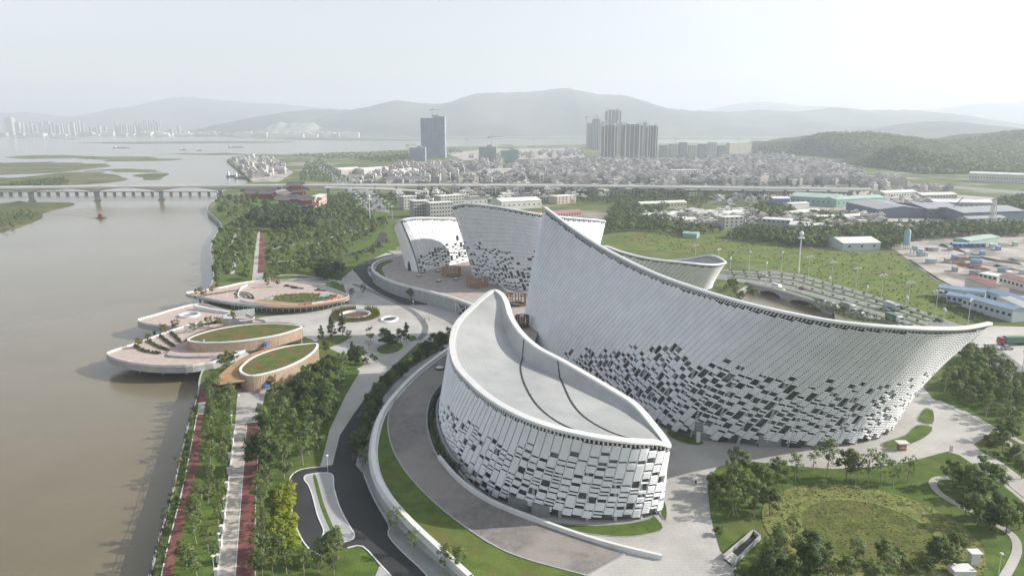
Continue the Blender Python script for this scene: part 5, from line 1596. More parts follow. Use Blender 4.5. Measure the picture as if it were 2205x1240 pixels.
# half-built viaduct with its crowd of props
hb_ = thing('unfinished_viaduct', P(1600,425), 'half-built viaduct standing on a crowd of thin props', 'bridge')
a, b = P(1440,409,8), P(1830,412,8)
obj('deck', MB().beam(a, b, 14, 1.6), BCON, hb_)
for k in range(60):
    q = a.lerp(b, (k + .5) / 60)
    obj('prop', MB().box(q.x - .3, q.x + .3, q.y - 7, q.y - 6.2, -.3, 6.4), BCON, hb_)
# straight avenue
av = slab('avenue', [(775,452),(760,425),(735,402),(700,374),(664,346),(672,345),(715,368),(770,396),(806,418),(840,458)], -.1, .16, ROADM)
slab('avenue_median', [(794,448),(776,420),(752,400),(755,399),(781,419),(802,447)], .1, .3, LAWN)
slab('rear_road', [(1820,402),(2000,396),(2205,412),(2300,425),(2300,430),(2150,415),(1990,401)], -.1, .14, ROADM)

# ================================================================== BUILDINGS
def paint(name, c, rough=.75, var=.08, rand=0, scale=.08): return mat(name, c, rough=rough, var=var, rand=rand, scale=scale, detail=5)
W_WHITE = paint('wall_white', (.62, .61, .58)); W_GREY = paint('wall_grey', (.36, .36, .35)); W_BEIGE = paint('wall_beige', (.46, .41, .35)); W_BLUE = paint('wall_blue', (.10, .18, .38))
W_GREEN = paint('wall_green', (.27, .40, .345)); R_GREEN = paint('roof_green', (.36, .48, .42)); R_WHITE = paint('roof_white', (.66, .65, .62)); R_GREY = paint('roof_grey', (.32, .34, .36))
R_BLUE = paint('roof_blue', (.27, .37, .50)); R_RED = paint('roof_red', (.36, .19, .19)); W_PALE = paint('wall_pale_blue', (.46, .53, .54)); R_DARK = paint('roof_dark', (.13, .13, .135)); W_SLATE = paint('wall_slate', (.13, .16, .21))
R_TILE = paint('temple_tile', (.12, .105, .10)); W_RED = paint('temple_red', (.30, .075, .06)); W_PINK = paint('pinkish_wall', (.48, .36, .32))
WIN = mat('window_dark', (.03, .035, .04), var=.3, rough=.2)

def shed(a, b, depth, h, rh, wall, roof, label, nwin=0, name='shed', cat='shed', group=None, flat=False, storeys=1):
    A, B = P(*a), P(*b)
    d = B - A; L = d.length; rz = atan2(d.y, d.x); d.normalize()
    n = Vector((-d.y, d.x, 0))
    if n.y < 0: n = -n
    c = (A + B) / 2 + n * depth / 2
    t = thing(name, (c.x, c.y, 0), label, cat, group, rz)
    mb = MB()
    if flat:
        part('wall', mesh('wall', MB().box(-L / 2, L / 2, -depth / 2, depth / 2, -.3, h), wall), t)
        part('roof', mesh('roof', MB().box(-L / 2 - .3, L / 2 + .3, -depth / 2 - .3, depth / 2 + .3, h + .003, h + .4), roof), t)
    else:
        g = MB().gable(L, depth, h, rh)
        gw, gr_ = MB(), MB()
        gw.v = gr_.v = g.v
        gw.f = [f for f, m_ in zip(g.f, g.m) if m_ == 0]; gr_.f = [f for f, m_ in zip(g.f, g.m) if m_ == 1]
        part('wall', mesh('wall', gw, wall), t); part('roof', mesh('roof', gr_, roof), t)
    s_ = -1 if n.dot(Vector((-sin(rz), cos(rz), 0))) > 0 else 1
    if nwin:
        wm = mesh('window', MB().box(-.8, .8, -.06, .06, 0, 1.3), WIN)
        for st in range(storeys):
            for k in range(nwin):
                part('window', wm, t, (-L / 2 + L * (k + .5) / nwin, s_ * (depth / 2 + .02), h * (st + .45) / storeys))
    return t
shed((1702,440),(1800,446), 34, 9, 3, W_GREEN, R_GREEN, 'mint green industrial shed behind the blue one', 9)
shed((1800,447),(1906,441), 22, 8, 2, W_GREEN, R_GREEN, 'long mint green shed with a row of dark windows', 10)
shed((1664,444),(1700,444), 14, 8, 1.5, W_BLUE, R_WHITE, 'cobalt blue shed with a white roof', 0)
shed((1700,450),(1742,448), 10, 5, 1, W_WHITE, R_WHITE, 'small white shed in front of the mint green ones', 0)
shed((1916,452),(1995,470), 45, 8, 3, W_SLATE, R_GREY, 'slate shed with a stepped grey roof', 0)
shed((1995,471),(2072,470), 50, 9, 3, W_SLATE, R_GREY, 'wide slate-blue shed with an open front', 6)
shed((2072,478),(2205,473), 40, 8, 3, W_SLATE, R_GREY, 'long slate-blue shed at the end of the yard', 0)
shed((2010,450),(2140,452), 26, 7, 2, W_GREY, R_WHITE, 'pale-roofed factory hall behind the slate sheds', 12)
shed((2085,487),(2165,484), 12, 6, 1.5, W_PALE, R_GREY, 'low pale blue shed below the slate ones', 0)
shed((1905,427),(1975,424), 18, 6, 2, W_WHITE, R_WHITE, 'white workshop with a row of windows near the props', 12)
shed((1985,432),(2060,430), 16, 6, 2, W_GREY, R_WHITE, 'grey workshop with pale roof by the crawler crane', 12)
shed((1698,500),(1744,503), 18, 6, 2, W_WHITE, R_WHITE, 'white-roofed hall at the meadow edge, wider of two', 0)
shed((1746,503),(1793,499), 16, 4.5, 2, W_GREY, R_WHITE, 'low white-roofed hall beside the wider one', 0)
shed((1815,540),(1895,538), 24, 5, 2.5, W_PALE, R_WHITE, 'pale shed standing alone on the wild meadow', 3)
shed((1905,495),(1944,498), 14, 4, 1, W_WHITE, R_WHITE, 'low white shed before the tree belt', 0)
shed((1945,500),(2015,494), 12, 4, 1.2, W_PALE, R_GREY, 'long low grey-roofed shed before the tree belt', 6)
shed((1080,452),(1166,448), 30, 8, 2.5, W_WHITE, R_WHITE, 'white factory with tall windows behind the leaning hall', 8)
shed((1183,472),(1252,467), 11, 4.5, 1.8, W_PINK, R_RED, 'long low building with a dull red roof behind the sail', 12)
shed((1090,468),(1160,472), 10, 4.5, 1.5, W_PINK, R_RED, 'red-roofed low building showing over the leaning hall', 6)
shed((735,376),(780,373), 30, 8, 2.5, W_BEIGE, R_WHITE, 'white factory with a dark gable beside the avenue', 8)
shed((784,375),(840,371), 26, 8, 2, W_WHITE, R_WHITE, 'long white factory next to the gabled one', 14)
shed((860,380),(902,374), 30, 7, 3, W_WHITE, R_WHITE, 'white vaulted hall before the netted tower', 0)
shed((832,396),(936,392), 24, 6, 3, W_BEIGE, R_DARK, 'long dark-roofed warehouse beyond the viaduct', 10)
shed((866,393),(905,391), 10, 6, 1, W_WHITE, R_WHITE, 'small white block before the dark warehouse', 0, flat=True)
shed((1380,452),(1478,448), 12, 6, 1.5, W_BEIGE, R_WHITE, 'long cream dormitory block with small windows', 14)
shed((1398,476),(1470,470), 20, 4, 1.5, W_WHITE, R_WHITE, 'cluster shed with a pale roof behind the woodland', 0)
shed((1430,484),(1500,482), 14, 4, 1.5, W_BEIGE, R_WHITE, 'low cream shed at the woodland edge', 0)
shed((1478,462),(1545,478), 12, 5, 1.5, W_BEIGE, R_WHITE, 'angled cream shed with small windows', 12)
shed((1545,474),(1600,468), 14, 5, 1.2, W_WHITE, R_WHITE, 'white shed beside the brick houses', 0)
shed((1700,470),(1770,462), 14, 4, 1.2, W_BEIGE, R_WHITE, 'pale sloping-roof shed in the bare yard', 0)
shed((1760,478),(1860,474), 12, 4, 1.2, W_GREY, R_WHITE, 'long pale-roofed store in the bare yard', 0)
shed((1470,512),(1500,514), 10, 3.5, 1, W_GREEN, R_GREEN, 'small green-roofed hut in the bushes', 0)
shed((2088,530),(2150,520), 12, 3.5, 1, W_GREEN, R_GREEN, 'green-roofed hut among trees by the lattice tower', 0)
shed((2085,390),(2235,396), 24, 12, 2, W_WHITE, R_WHITE, 'very long white hall on the hill foot', 24)
shed((1000,445),(1050,441), 14, 7, 1.5, W_GREY, R_DARK, 'grey house with a dark roof behind the leaning hall', 5)
shed((1200,440),(1240,437), 16, 8, 1, W_BEIGE, R_WHITE, 'cream three-storey house right of the white factory', 5, flat=True, storeys=3)
for a, b, dp, h, st, nw, lb in (((892,469),(925,467), 12, 15, 5, 6, 'weathered five-storey block nearest the small rounded hall'), ((927,471),(976,468), 12, 14, 4, 8, 'weathered four-storey block behind the two rear halls'), ((950,456),(1000,452), 12, 15, 5, 8, 'long old housing block with a pale parapet'),
                            ((870,452),(896,450), 10, 13, 4, 4, 'dark old housing block beside the avenue'), ((1448,388),(1506,387), 14, 15, 5, 12, 'white five-storey apartment slab in the village'), ((1050,382),(1106,380), 14, 12, 3, 10, 'cream school block beyond the viaduct'),
                            ((1640,492),(1700,496), 12, 8, 2, 6, 'grey brick workshop with an open upper floor'), ((1560,492),(1600,490), 10, 9, 3, 4, 'old concrete house beside the brick workshop')):
    shed(a, b, dp, h, 1, W_GREY if 'old' in lb or 'weathered' in lb or 'brick' in lb else W_WHITE, R_WHITE, lb, nw, 'apartment_block', 'building', None, True, st)
# prefab cabins on the building site
shed((2019,640),(2118,652), 6, 5, 1, W_PALE, R_BLUE, 'blue-roofed prefab cabin at the meadow corner', 8, 'prefab_cabin', 'cabin')
shed((2036,651),(2072,658), 6, 4, .9, W_PALE, R_BLUE, 'short blue-roofed prefab cabin before the long ones', 3, 'prefab_cabin', 'cabin')
shed((2070,663),(2178,694), 7, 5.5, 1, W_PALE, R_BLUE, 'longest blue-roofed prefab cabin, facing the highway', 9, 'prefab_cabin', 'cabin')
shed((2122,650),(2215,682), 6, 5.5, 1, W_PALE, R_BLUE, 'second blue-roofed prefab row behind the longest', 7, 'prefab_cabin', 'cabin')
shed((2109,622),(2170,645), 8, 6, 1.2, W_WHITE, R_RED, 'white prefab dormitory with a red roof and many doors', 9, 'prefab_cabin', 'cabin')
shed((2150,613),(2230,636), 8, 5, 1.2, W_WHITE, R_RED, 'red-roofed prefab row behind the first red one', 9, 'prefab_cabin', 'cabin')
shed((2106,600),(2146,608), 8, 3, 1, W_WHITE, R_WHITE, 'flat white site office beside the red roofs', 4, 'prefab_cabin', 'cabin', None, True)
shed((2175,660),(2240,690), 6, 5, 1, W_WHITE, R_WHITE, 'white prefab cabin at the edge of the site', 5, 'prefab_cabin', 'cabin')
shed((2052,534),(2082,535), 6, 3, .6, W_BLUE, R_BLUE, 'blue site shed before the tree belt', 3, 'prefab_cabin', 'cabin')
shed((2086,534),(2122,534), 6, 3, .6, W_BLUE, R_GREY, 'blue site shed with a grey roof before the tree belt', 3, 'prefab_cabin', 'cabin')
q = P(1951,537)
silo = thing('cement_silo', q, 'pale blue cement silo at the building site corner', 'silo')
obj('body', MB().lathe([(1.6, 3), (2.0, 5), (2.0, 13), (1.2, 14), (.05, 14.3)], 16, q), paint('silo_blue', (.24, .38, .46)), silo, smooth=True)
for sx in (-1, 1):
    for sy in (-1, 1): obj('leg', MB().box(q.x + sx * 1.3 - .15, q.x + sx * 1.3 + .15, q.y + sy * 1.3 - .15, q.y + sy * 1.3 + .15, 0, 5), W_GREY, silo)
for x, y, ww, hh, lb in ((1970,548,5,6,'blue-framed batching unit beside the silo'), (1982,552,4,5,'pale batching hopper next to the blue frame')):
    q = P(x, y)
    t = thing('batching_unit', q, lb, 'plant')
    obj('hopper', MB().lathe([(ww * .25, 2.4), (ww * .5, 4), (ww * .5, hh), (.1, hh)], 8, q), W_PALE, t)
    for sx in (-1, 1):
        for sy in (-1, 1): obj('leg', MB().box(q.x + sx * ww * .4 - .15, q.x + sx * ww * .4 + .15, q.y + sy * ww * .4 - .15, q.y + sy * ww * .4 + .15, 0, 4), R_BLUE, t)
rnd = random.Random(31)
RUST = paint('rusty_steel', (.20, .10, .08), var=.3)
for k, (x, y) in enumerate(((2060,568),(2078,574),(2096,578),(2112,584),(2070,560),(2005,540))):
    q = P(x, y); mb = MB()
    for j in range(26):
        a = rnd.uniform(-.3, .3); yy = rnd.uniform(-3, 3); zz = rnd.uniform(.3, 2.0)
        mb.tube((q.x - 4 * cos(a), q.y + yy - 4 * sin(a), zz), (q.x + 4 * cos(a), q.y + yy + 4 * sin(a), zz), .1, .1, 4)
    obj('steel_stack', mb, RUST, None, label='heap of rusty reinforcing steel on the building site', cat='steel stack', group='heaps of rusty steel')
def mound(pts, h, label, m=None, w=6):
    pp = [Vector(p) for p in crom(pix(pts), 6)]
    rows = []
    for i, p in enumerate(pp):
        k = h * (.6 + .5 * noise.noise(p * .1))
        rows.append([(p.x, p.y - w, -.1), (p.x, p.y - w * .3, k * .8), (p.x, p.y + w * .2, k), (p.x, p.y + w, -.1)])
    obj('earth_mound', MB().sheet(rows, flip=True), m or paint('grey_earth', (.14, .135, .125), var=.3, scale=.2), None, label=label, cat='mound', group='earth mounds on the site')
mound([(2030,530),(2080,545),(2130,560),(2190,568)], 2.2, 'dark grey earth ridge running across the pale site')
mound([(2150,575),(2180,580),(2230,590)], 1.8, 'dark grey earth ridge running across the pale site')
mound([(2180,560),(2205,563),(2240,568)], 1.5, 'dark grey earth ridge running across the pale site')
mound([(1960,560),(2010,595),(2040,612),(2070,625)], 1.2, 'dark hedge-like bank along the site boundary', FARLEAF, 2.5)
cont = [mesh('site_container', MB().box(-3, 3, -1.25, 1.25, 0, 2.6).box(-3.05, 3.05, -1.3, 1.3, 2.61, 2.75), m_) for m_ in (W_WHITE, R_BLUE, W_PALE, W_GREY)]
for k, q in enumerate(scatter(pix([(1965,545),(2020,530),(2235,522),(2235,600),(2150,600),(2090,592),(2020,580)]), 20, 10, .1, (), rnd)):
    j = rnd.randrange(4)
    o = bpy.data.objects.new('site_container', cont[j]); COL.objects.link(o); o.location = q; o.rotation_euler = (0, 0, rnd.choice((-.35, -.3, 1.2)))
    tag(o, ('white', 'blue', 'pale', 'grey')[j] + ' site container on the bare building site', 'container', 'site containers')
# lattice tower and crawler crane
def lattice(c, h, w, m, root, name='mast', taper=.35, n=7):
    mb = MB()
    L = []
    for k in range(n + 1):
        f = k / n; ww = w * (1 - (1 - taper) * f) / 2; z = c.z + h * f
        L.append([Vector((c.x + a * ww, c.y + b * ww, z)) for a, b in ((-1, -1), (1, -1), (1, 1), (-1, 1))])
    r = w * .07
    for k in range(n):
        for j in range(4):
            mb.tube(L[k][j], L[k + 1][j], r, r, 4, cap=False)
            mb.tube(L[k][j], L[k + 1][(j + 1) % 4], r * .6, r * .6, 3, cap=False)
            mb.tube(L[k][j], L[k][(j + 1) % 4], r * .6, r * .6, 3, cap=False)
    return obj(name, mb, m, root)
q = P(2134,493)
lt = thing('lattice_tower', q, 'slim white lattice tower among trees by the slate sheds', 'tower')
lattice(q, 24, 5, W_WHITE, lt); obj('platform', MB().box(q.x - 1.5, q.x + 1.5, q.y - 1.5, q.y + 1.5, 20, 20.4), W_WHITE, lt)
q = P(2035,472)
cc = thing('crawler_crane', q, 'crawler crane with a raised lattice boom in the shed yard', 'crane')
obj('cab', MB().box(q.x - 2, q.x + 3, q.y - 2, q.y + 2, 1.2, 4), RUST, cc); obj('track', MB().box(q.x - 3, q.x + 3, q.y - 2.6, q.y - 1.4, 0, 1.2), DARK, cc); obj('track', MB().box(q.x - 3, q.x + 3, q.y + 1.4, q.y + 2.6, 0, 1.2), DARK, cc)
obj('boom', MB().tube((q.x, q.y, 3), (q.x + 14, q.y, 20), .6, .35, 5), RUST, cc)
def tower_crane(px, py, Y, h, jib, label, z0=0.0, m=None):
    b = PY(px, py, Y); c = Vector((b.x, Y, b.z - h))
    t = thing('tower_crane', c, label, 'crane', 'tower cranes')
    m = m or paint('crane_steel', (.40, .36, .30))
    lattice(c, h, 2.2, m, t, 'mast', 1.0, max(4, int(h / 6)))
    obj('jib', MB().beam((c.x, c.y, c.z + h), (c.x + jib, c.y, c.z + h), 1.2, 1.2), m, t)
    obj('counter_jib', MB().beam((c.x, c.y, c.z + h), (c.x - jib * .3, c.y, c.z + h), 1.4, 1.4), m, t)
    obj('counterweight', MB().box(c.x - jib * .3, c.x - jib * .3 + 3, c.y - 1, c.y + 1, c.z + h - 4, c.z + h - 1.4), m, t)
    obj('tower_head', MB().tube((c.x, c.y, c.z + h), (c.x, c.y, c.z + h + 6), .8, .2, 4), m, t)
    return t

# ---- towers
def grid_mat(name, wall, glass, sx, sz, mort=.28):
    m = bpy.data.materials.new(name); m.use_nodes = True
    nt = m.node_tree; bs = nt.nodes['Principled BSDF']; L = nt.links.new
    tc = nt.nodes.new('ShaderNodeTexCoord'); sp = nt.nodes.new('ShaderNodeSeparateXYZ'); L(tc.outputs['Object'], sp.inputs[0])
    def stripe(sock, per, w):
        a = nt.nodes.new('ShaderNodeMath'); a.operation = 'DIVIDE'; L(sock, a.inputs[0]); a.inputs[1].default_value = per
        f = nt.nodes.new('ShaderNodeMath'); f.operation = 'FRACT'; L(a.outputs[0], f.inputs[0])
        g = nt.nodes.new('ShaderNodeMath'); g.operation = 'GREATER_THAN'; L(f.outputs[0], g.inputs[0]); g.inputs[1].default_value = w
        return g.outputs[0]
    ad = nt.nodes.new('ShaderNodeMath'); ad.operation = 'ADD'; L(sp.outputs[0], ad.inputs[0]); L(sp.outputs[1], ad.inputs[1])
    s1, s2 = stripe(ad.outputs[0], sx, mort), stripe(sp.outputs[2], sz, .5)
    mu = nt.nodes.new('ShaderNodeMath'); mu.operation = 'MULTIPLY'; L(s1, mu.inputs[0]); L(s2, mu.inputs[1])
    mx = nt.nodes.new('ShaderNodeMix'); mx.data_type = 'RGBA'
    L(mu.outputs[0], mx.inputs[0]); mx.inputs[6].default_value = (*wall, 1); mx.inputs[7].default_value = (*glass, 1)
    L(mx.outputs[2], bs.inputs['Base Color']); bs.inputs['Roughness'].default_value = .6
    return m
TW1 = grid_mat('tower_brown', (.24, .20, .19), (.10, .10, .11), 3.2, 3.0)
TW2 = grid_mat('tower_grey', (.20, .22, .25), (.09, .10, .12), 3.2, 3.0)
TW3 = grid_mat('tower_cream', (.48, .44, .39), (.20, .20, .20), 3.4, 3.0)
TWF = grid_mat('tower_far', (.36, .37, .38), (.18, .19, .21), 5.0, 3.3)
TWW = grid_mat('tower_far_white', (.52, .51, .49), (.26, .27, .28), 6.0, 3.3)
NETB = mat('blue_net', (.21, .26, .31), (.28, .33, .38), rough=.9, scale=.05)
NETG = mat('green_net', (.27, .38, .33), (.34, .44, .39), rough=.9, scale=.05)
def tower(px0, px1, ytop, ybase, m, label, trim=RIM, group=None, depth=.8):
    Y = P(0, ybase).y
    a, b = PY(px0, ytop, Y), PY(px1, ytop, Y)
    w, h = b.x - a.x, a.z
    c = Vector(((a.x + b.x) / 2, Y + w * depth / 2, 0))
    t = thing('residential_tower', c, label, 'tower', group)
    d = w * depth
    obj('shaft', MB().box(c.x - w * .34, c.x + w * .34, Y + .15 * d, Y + d, 0, h), m, t)
    for s_ in (-1, 1):
        x0, x1 = sorted((c.x + s_ * w * .18, c.x + s_ * w * .5))
        obj('wing', MB().box(x0, x1, Y, Y + d * .7, 0, h * .97), m, t)
        obj('pilaster', MB().box(c.x + s_ * w * .36 - w * .025, c.x + s_ * w * .36 + w * .025, Y - .7, Y - .003, 0, h * .99), trim, t)
        obj('pilaster', MB().box(c.x + s_ * w * .12 - w * .02, c.x + s_ * w * .12 + w * .02, Y + .15 * d - .6, Y + .15 * d - .003, 0, h * .99), trim, t)
        obj('roof_crown', MB().box(x0 + w * .05, x1 - w * .05, Y + d * .2, Y + d * .5, h * .972, h + 5), trim, t)
    obj('side_rib', MB().box(c.x + w * .503, c.x + w * .53, Y + d * .1, Y + d * .25, 0, h), trim, t)
    return t
for i, a in enumerate(((1264,1277,265,321,TW2,'grey residential tower at the outer end of the dense cluster'), (1276,1292,256,324,TW2,'grey stepped residential tower beside the cluster crane'), (1293,1304,262,327,TW3,'slim pale residential tower behind the brown ones'),
             (1305,1338,237,318,TW2,'tallest hazy residential tower behind the cluster'), (1329,1343,265,331,TW3,'slim cream tower between two brown towers'), (1298,1329,270,343,TW1,'brown residential tower with white fins, nearer the netted tower'),
             (1342,1384,268,343,TW1,'widest brown residential tower of the cluster'), (1384,1394,264,335,TW3,'thin cream slab tower beside the widest one'), (1393,1417,271,342,TW1,'brown tower with bright white ribs at the cluster end'))):
    tower(*a)
def net_tower(px0, px1, ytop, ybase, m, label, step=0):
    Y = P(0, ybase).y
    a, b = PY(px0, ytop, Y), PY(px1, ytop, Y)
    w, h = b.x - a.x, a.z
    c = Vector(((a.x + b.x) / 2, Y + w * .4, 0))
    t = thing('netted_tower', c, label, 'tower')
    xs = a.x + w * .55
    obj('netted_block', MB().box(a.x, xs, Y, Y + w * .7, 0, h - step), m, t)
    obj('netted_block', MB().box(xs + .003, b.x, Y + 1, Y + w * .75, 0, h), m, t)
    for k in range(1, 6):
        x = a.x + w * k / 6
        obj('seam', MB().box(x - .35, x + .35, Y - .4, Y - .003, 0, h - step - 1), R_GREY, t)
    for k in range(1, 5):
        z = (h - step) * k / 5
        obj('safety_deck', MB().box(a.x - .8, b.x + .8, Y - 1.2, Y - .403, z, z + .8), R_GREY, t)
    obj('roof_rig', MB().box(xs - w * .1, xs + w * .2, Y + w * .2, Y + w * .4, h + .003, h + 4), W_GREY, t)
    return t
net_tower(905,957,251,341,NETB,'tall unfinished tower wrapped in blue-grey netting', 4)
net_tower(882,915,318,348,NETB,'low blue-netted annex at the foot of the tall netted tower', 0)
net_tower(1031,1069,316,348,NETG,'green-netted building block with a crane, left of a pair', 0)
net_tower(1079,1116,322,350,NETG,'lower green-netted building block of the pair', 2)
tower_crane(931,236,1960,40,22,'tower crane on top of the netted blue tower')
tower_crane(1058,294,1760,70,28,'tower crane over the taller green-netted block')
tower_crane(1095,312,1740,52,-24,'tower crane over the lower green-netted block')
tower_crane(1263,252,2150,110,14,'tower crane beside the residential tower cluster')
tower_crane(879,312,1840,60,18,'small tower crane behind the blue-netted annex')
tower_crane(1284,250,2200,110,-10,'tower crane in the middle of the residential cluster')
for x, y0, Y in ((1004,300,2500),(1150,300,2600),(1200,306,2500),(1320,350,1500),(1455,298,2500),(1590,300,2600),(1620,300,2600)):
    tower_crane(x, y0, Y, 85 - (y0 - 268) / FPX * Y, 10, 'thin distant crane mast over the far building plots', m=W_GREY)
for i in range(7):
    x = 1420 + i * 21
    shed((x, 338), (x + 17, 338), 14, 30 + 4 * (i % 3), 1, TWW if i % 2 else TWF, R_WHITE, 'hazy mid-rise slab in the row beyond the village', 0, 'mid_rise_slab', 'building', 'mid-rise slabs', True)
shed((1570,332),(1617,331), 16, 32, 1, W_BEIGE, R_WHITE, 'bright white mid-rise slab ending the hazy row', 12, 'mid_rise_slab', 'building', None, True, 5)

# ---- far skyline over the water
rnd = random.Random(5)
sky_spec = []
for x0, x1, yt, n in ((-60,5,262,4),(8,24,253,1),(30,50,262,2),(52,90,262,4),(93,146,260,9),(150,180,259,4),(184,215,270,5),(222,245,272,4),(245,295,262,9),(290,345,258,10),(352,372,274,2),(380,390,272,1)):
    for k in range(n):
        a = x0 + (x1 - x0) * k / n
        sky_spec.append((a, a + (x1 - x0) / n * rnd.uniform(.6, 1.0), yt + rnd.uniform(0, 9) * (n > 1)))
for i, (a, b, yt) in enumerate(sky_spec):
    Y = rnd.uniform(6000, 6500)
    A, B = PY(a, yt, Y), PY(b, yt, Y)
    w = B.x - A.x
    obj('skyline_tower', MB().box(A.x, B.x, Y, Y + w * .8, -2, A.z - 4).box(A.x + w * .2, B.x - w * .25, Y + w * .2, Y + w * .6, A.z - 4 + .01, A.z).box(A.x - w * .06, A.x - .01, Y + w * .2, Y + w * .5, -2, A.z - 8), rnd.choice((TWF, TWW, TWF)), None,
        label=('tallest ' if yt < 255 else 'tall ' if yt < 264 else 'low ') + ('broad ' if w > 40 else 'slim ') + 'faint high-rise in the skyline across the wide river', cat='tower', group='skyline across the river')
for i in range(9):
    a = 1846 + i * 11; Y = 4000
    A, B = PY(a, 280 + (i % 3), Y), PY(a + 8, 280, Y)
    obj('skyline_tower', MB().box(A.x, B.x, Y, Y + 14, -2, A.z).box(A.x + 3, B.x - 5, Y + 3, Y + 9, A.z + .01, A.z + 4), TWW, None, label='pale high-rise peeping over the wooded hill', cat='tower', group='high-rises behind the hill')
lowb = []
for k in range(110):
    a = rnd.uniform(-40, 760) if k < 60 else rnd.uniform(370, 750); Y = rnd.uniform(5650, 6000) - (0 if a < 480 else 500)
    yy = rnd.uniform(283, 290)
    A = PY(a, yy, Y); w = rnd.uniform(25, 120)
    obj('shore_building', MB().box(A.x, A.x + w, Y, Y + 30, -2, max(6, min(30, A.z))).box(A.x + w * .1, A.x + w * .4, Y + 5, Y + 20, max(6, min(30, A.z)) + .01, max(6, min(30, A.z)) + 5), rnd.choice((W_WHITE, R_WHITE, W_BEIGE)), None,
        label=('very long' if w > 95 else 'long' if w > 60 else 'short') + ' low pale waterfront building on the far shore', cat='building', group='waterfront buildings on the far shore')

# ---- village houses
def house_mesh(seed, win=True):
    r = random.Random(seed)
    w, d, h = r.uniform(6, 12), r.uniform(6, 10), r.choice((3.5, 4.5, 6.5, 6.5, 6.5, 9.5, 9.5))
    mb = MB()
    mb.box(-w/2, w/2, -d/2, d/2, -.3, h, 0)
    t = .35
    for x0, x1, y0, y1 in ((-w/2-.1, w/2+.1, -d/2-.1, -d/2+t), (-w/2-.1, w/2+.1, d/2-t, d/2+.1), (-w/2-.1, -w/2+t, -d/2+t+.01, d/2-t-.01), (w/2-t, w/2+.1, -d/2+t+.01, d/2-t-.01)):
        mb.box(x0, x1, y0, y1, h + .01, h + .9, 1)
    mb.box(-w/2+t+.01, w/2-t-.01, -d/2+t+.01, d/2-t-.01, h+.005, h + .12, 1)
    if r.random() < .8:
        x = r.uniform(-w * .2, w * .2); mb.box(x - 1.8, x + 1.8, -1.5, 2.2, h + .13, h + 2.8, 0); mb.box(x - 2.1, x + 2.1, -1.8, 2.5, h + 2.81, h + 3.05, 1)
    for fl in range(int(h / 3.1) if win else 0):
        for k in range(3):
            x = -w / 2 + w * (k + .5) / 3
            mb.box(x - .8, x + .8, -d/2 - .05, -d/2 - .003, fl * 3.1 + 1.0, fl * 3.1 + 2.4, 2)
            y = -d / 2 + d * (k + .5) / 3
            mb.box(-w/2 - .05, -w/2 - .003, y - .6, y + .6, fl * 3.1 + 1.0, fl * 3.1 + 2.4, 2)
    return mb
HW = [mat('house_wall_a', (.42, .39, .37), var=.15, rand=.3, scale=.1), mat('house_wall_b', (.52, .49, .45), var=.12, rand=.25, scale=.1), mat('house_wall_c', (.32, .32, .33), var=.15, rand=.3, scale=.1)]
HR = [mat('house_roof_a', (.70, .69, .67), var=.12, rand=.25, scale=.2), mat('house_roof_b', (.80, .79, .77), var=.1, rand=.2, scale=.2), mat('house_roof_c', (.48, .44, .42), var=.15, rand=.25, scale=.2)]
hb = [house_mesh(s) for s in range(9)]
hb0 = [house_mesh(s, False) for s in range(9)]
hm = [mesh('town_house', mb_, [HW[i % 3], HR[(i * 2 + i // 3) % 3], WIN]) for i, mb_ in enumerate(hb)]
spots = []
for poly, n, md, g in (([(1080,395),(1110,356),(1250,346),(1430,349),(1620,346),(1760,350),(1850,372),(1880,398),(1500,399)], 1900, 7.5, 0), ([(760,396),(860,358),(1080,350),(1080,395)], 260, 10, 0), ([(850,420),(1060,412),(1300,415),(1300,430),(1000,442),(860,440)], 70, 10, 1),
                    ([(1500,468),(1560,455),(1700,470),(1900,466),(1900,488),(1700,490),(1560,490)], 110, 9, 2), ([(500,345),(560,340),(600,350),(620,372),(570,388),(545,385),(525,370)], 90, 13, 3), ([(1000,340),(1250,322),(1260,336),(1050,345)], 70, 18, 4),
                    ([(1380,464),(1500,456),(1560,470),(1540,488),(1440,488)], 46, 9, 2), ([(1000,404),(1480,406),(1490,424),(1000,424)], 70, 10, 1), ([(1500,410),(1690,412),(1690,440),(1540,448)], 50, 11, 2), ([(1440,344),(1700,336),(1720,345),(1560,347)], 60, 14, 0), ([(1880,440),(1990,425),(2060,440),(1990,448),(1900,446)], 20, 14, 2), ([(1880,415),(2000,402),(2060,410),(1990,424)], 30, 14, 2), ([(1830,392),(1900,385),(1960,400),(1880,412)], 26, 12, 0)):
    for p in scatter(pix(poly), n, md, 0, (), rnd, 10): spots.append((p, g))
spots.sort(key=lambda t: t[0].y)
LAB = ['flat-roofed {} {} house packed into the village beyond the viaduct', 'flat-roofed {} {} house between viaduct and halls', '{} {} flat-roofed house around the shed yards', '{} {} flat-roofed shed house on the shipyard point', '{} {} flat-roofed block on the far building plots']
GRP = ['village houses beyond the viaduct', 'houses between viaduct and halls', 'houses round the shed yards', 'shipyard buildings', 'blocks on the far plots']
CN = ['brown-grey', 'cream', 'dark grey']
rest = MB()
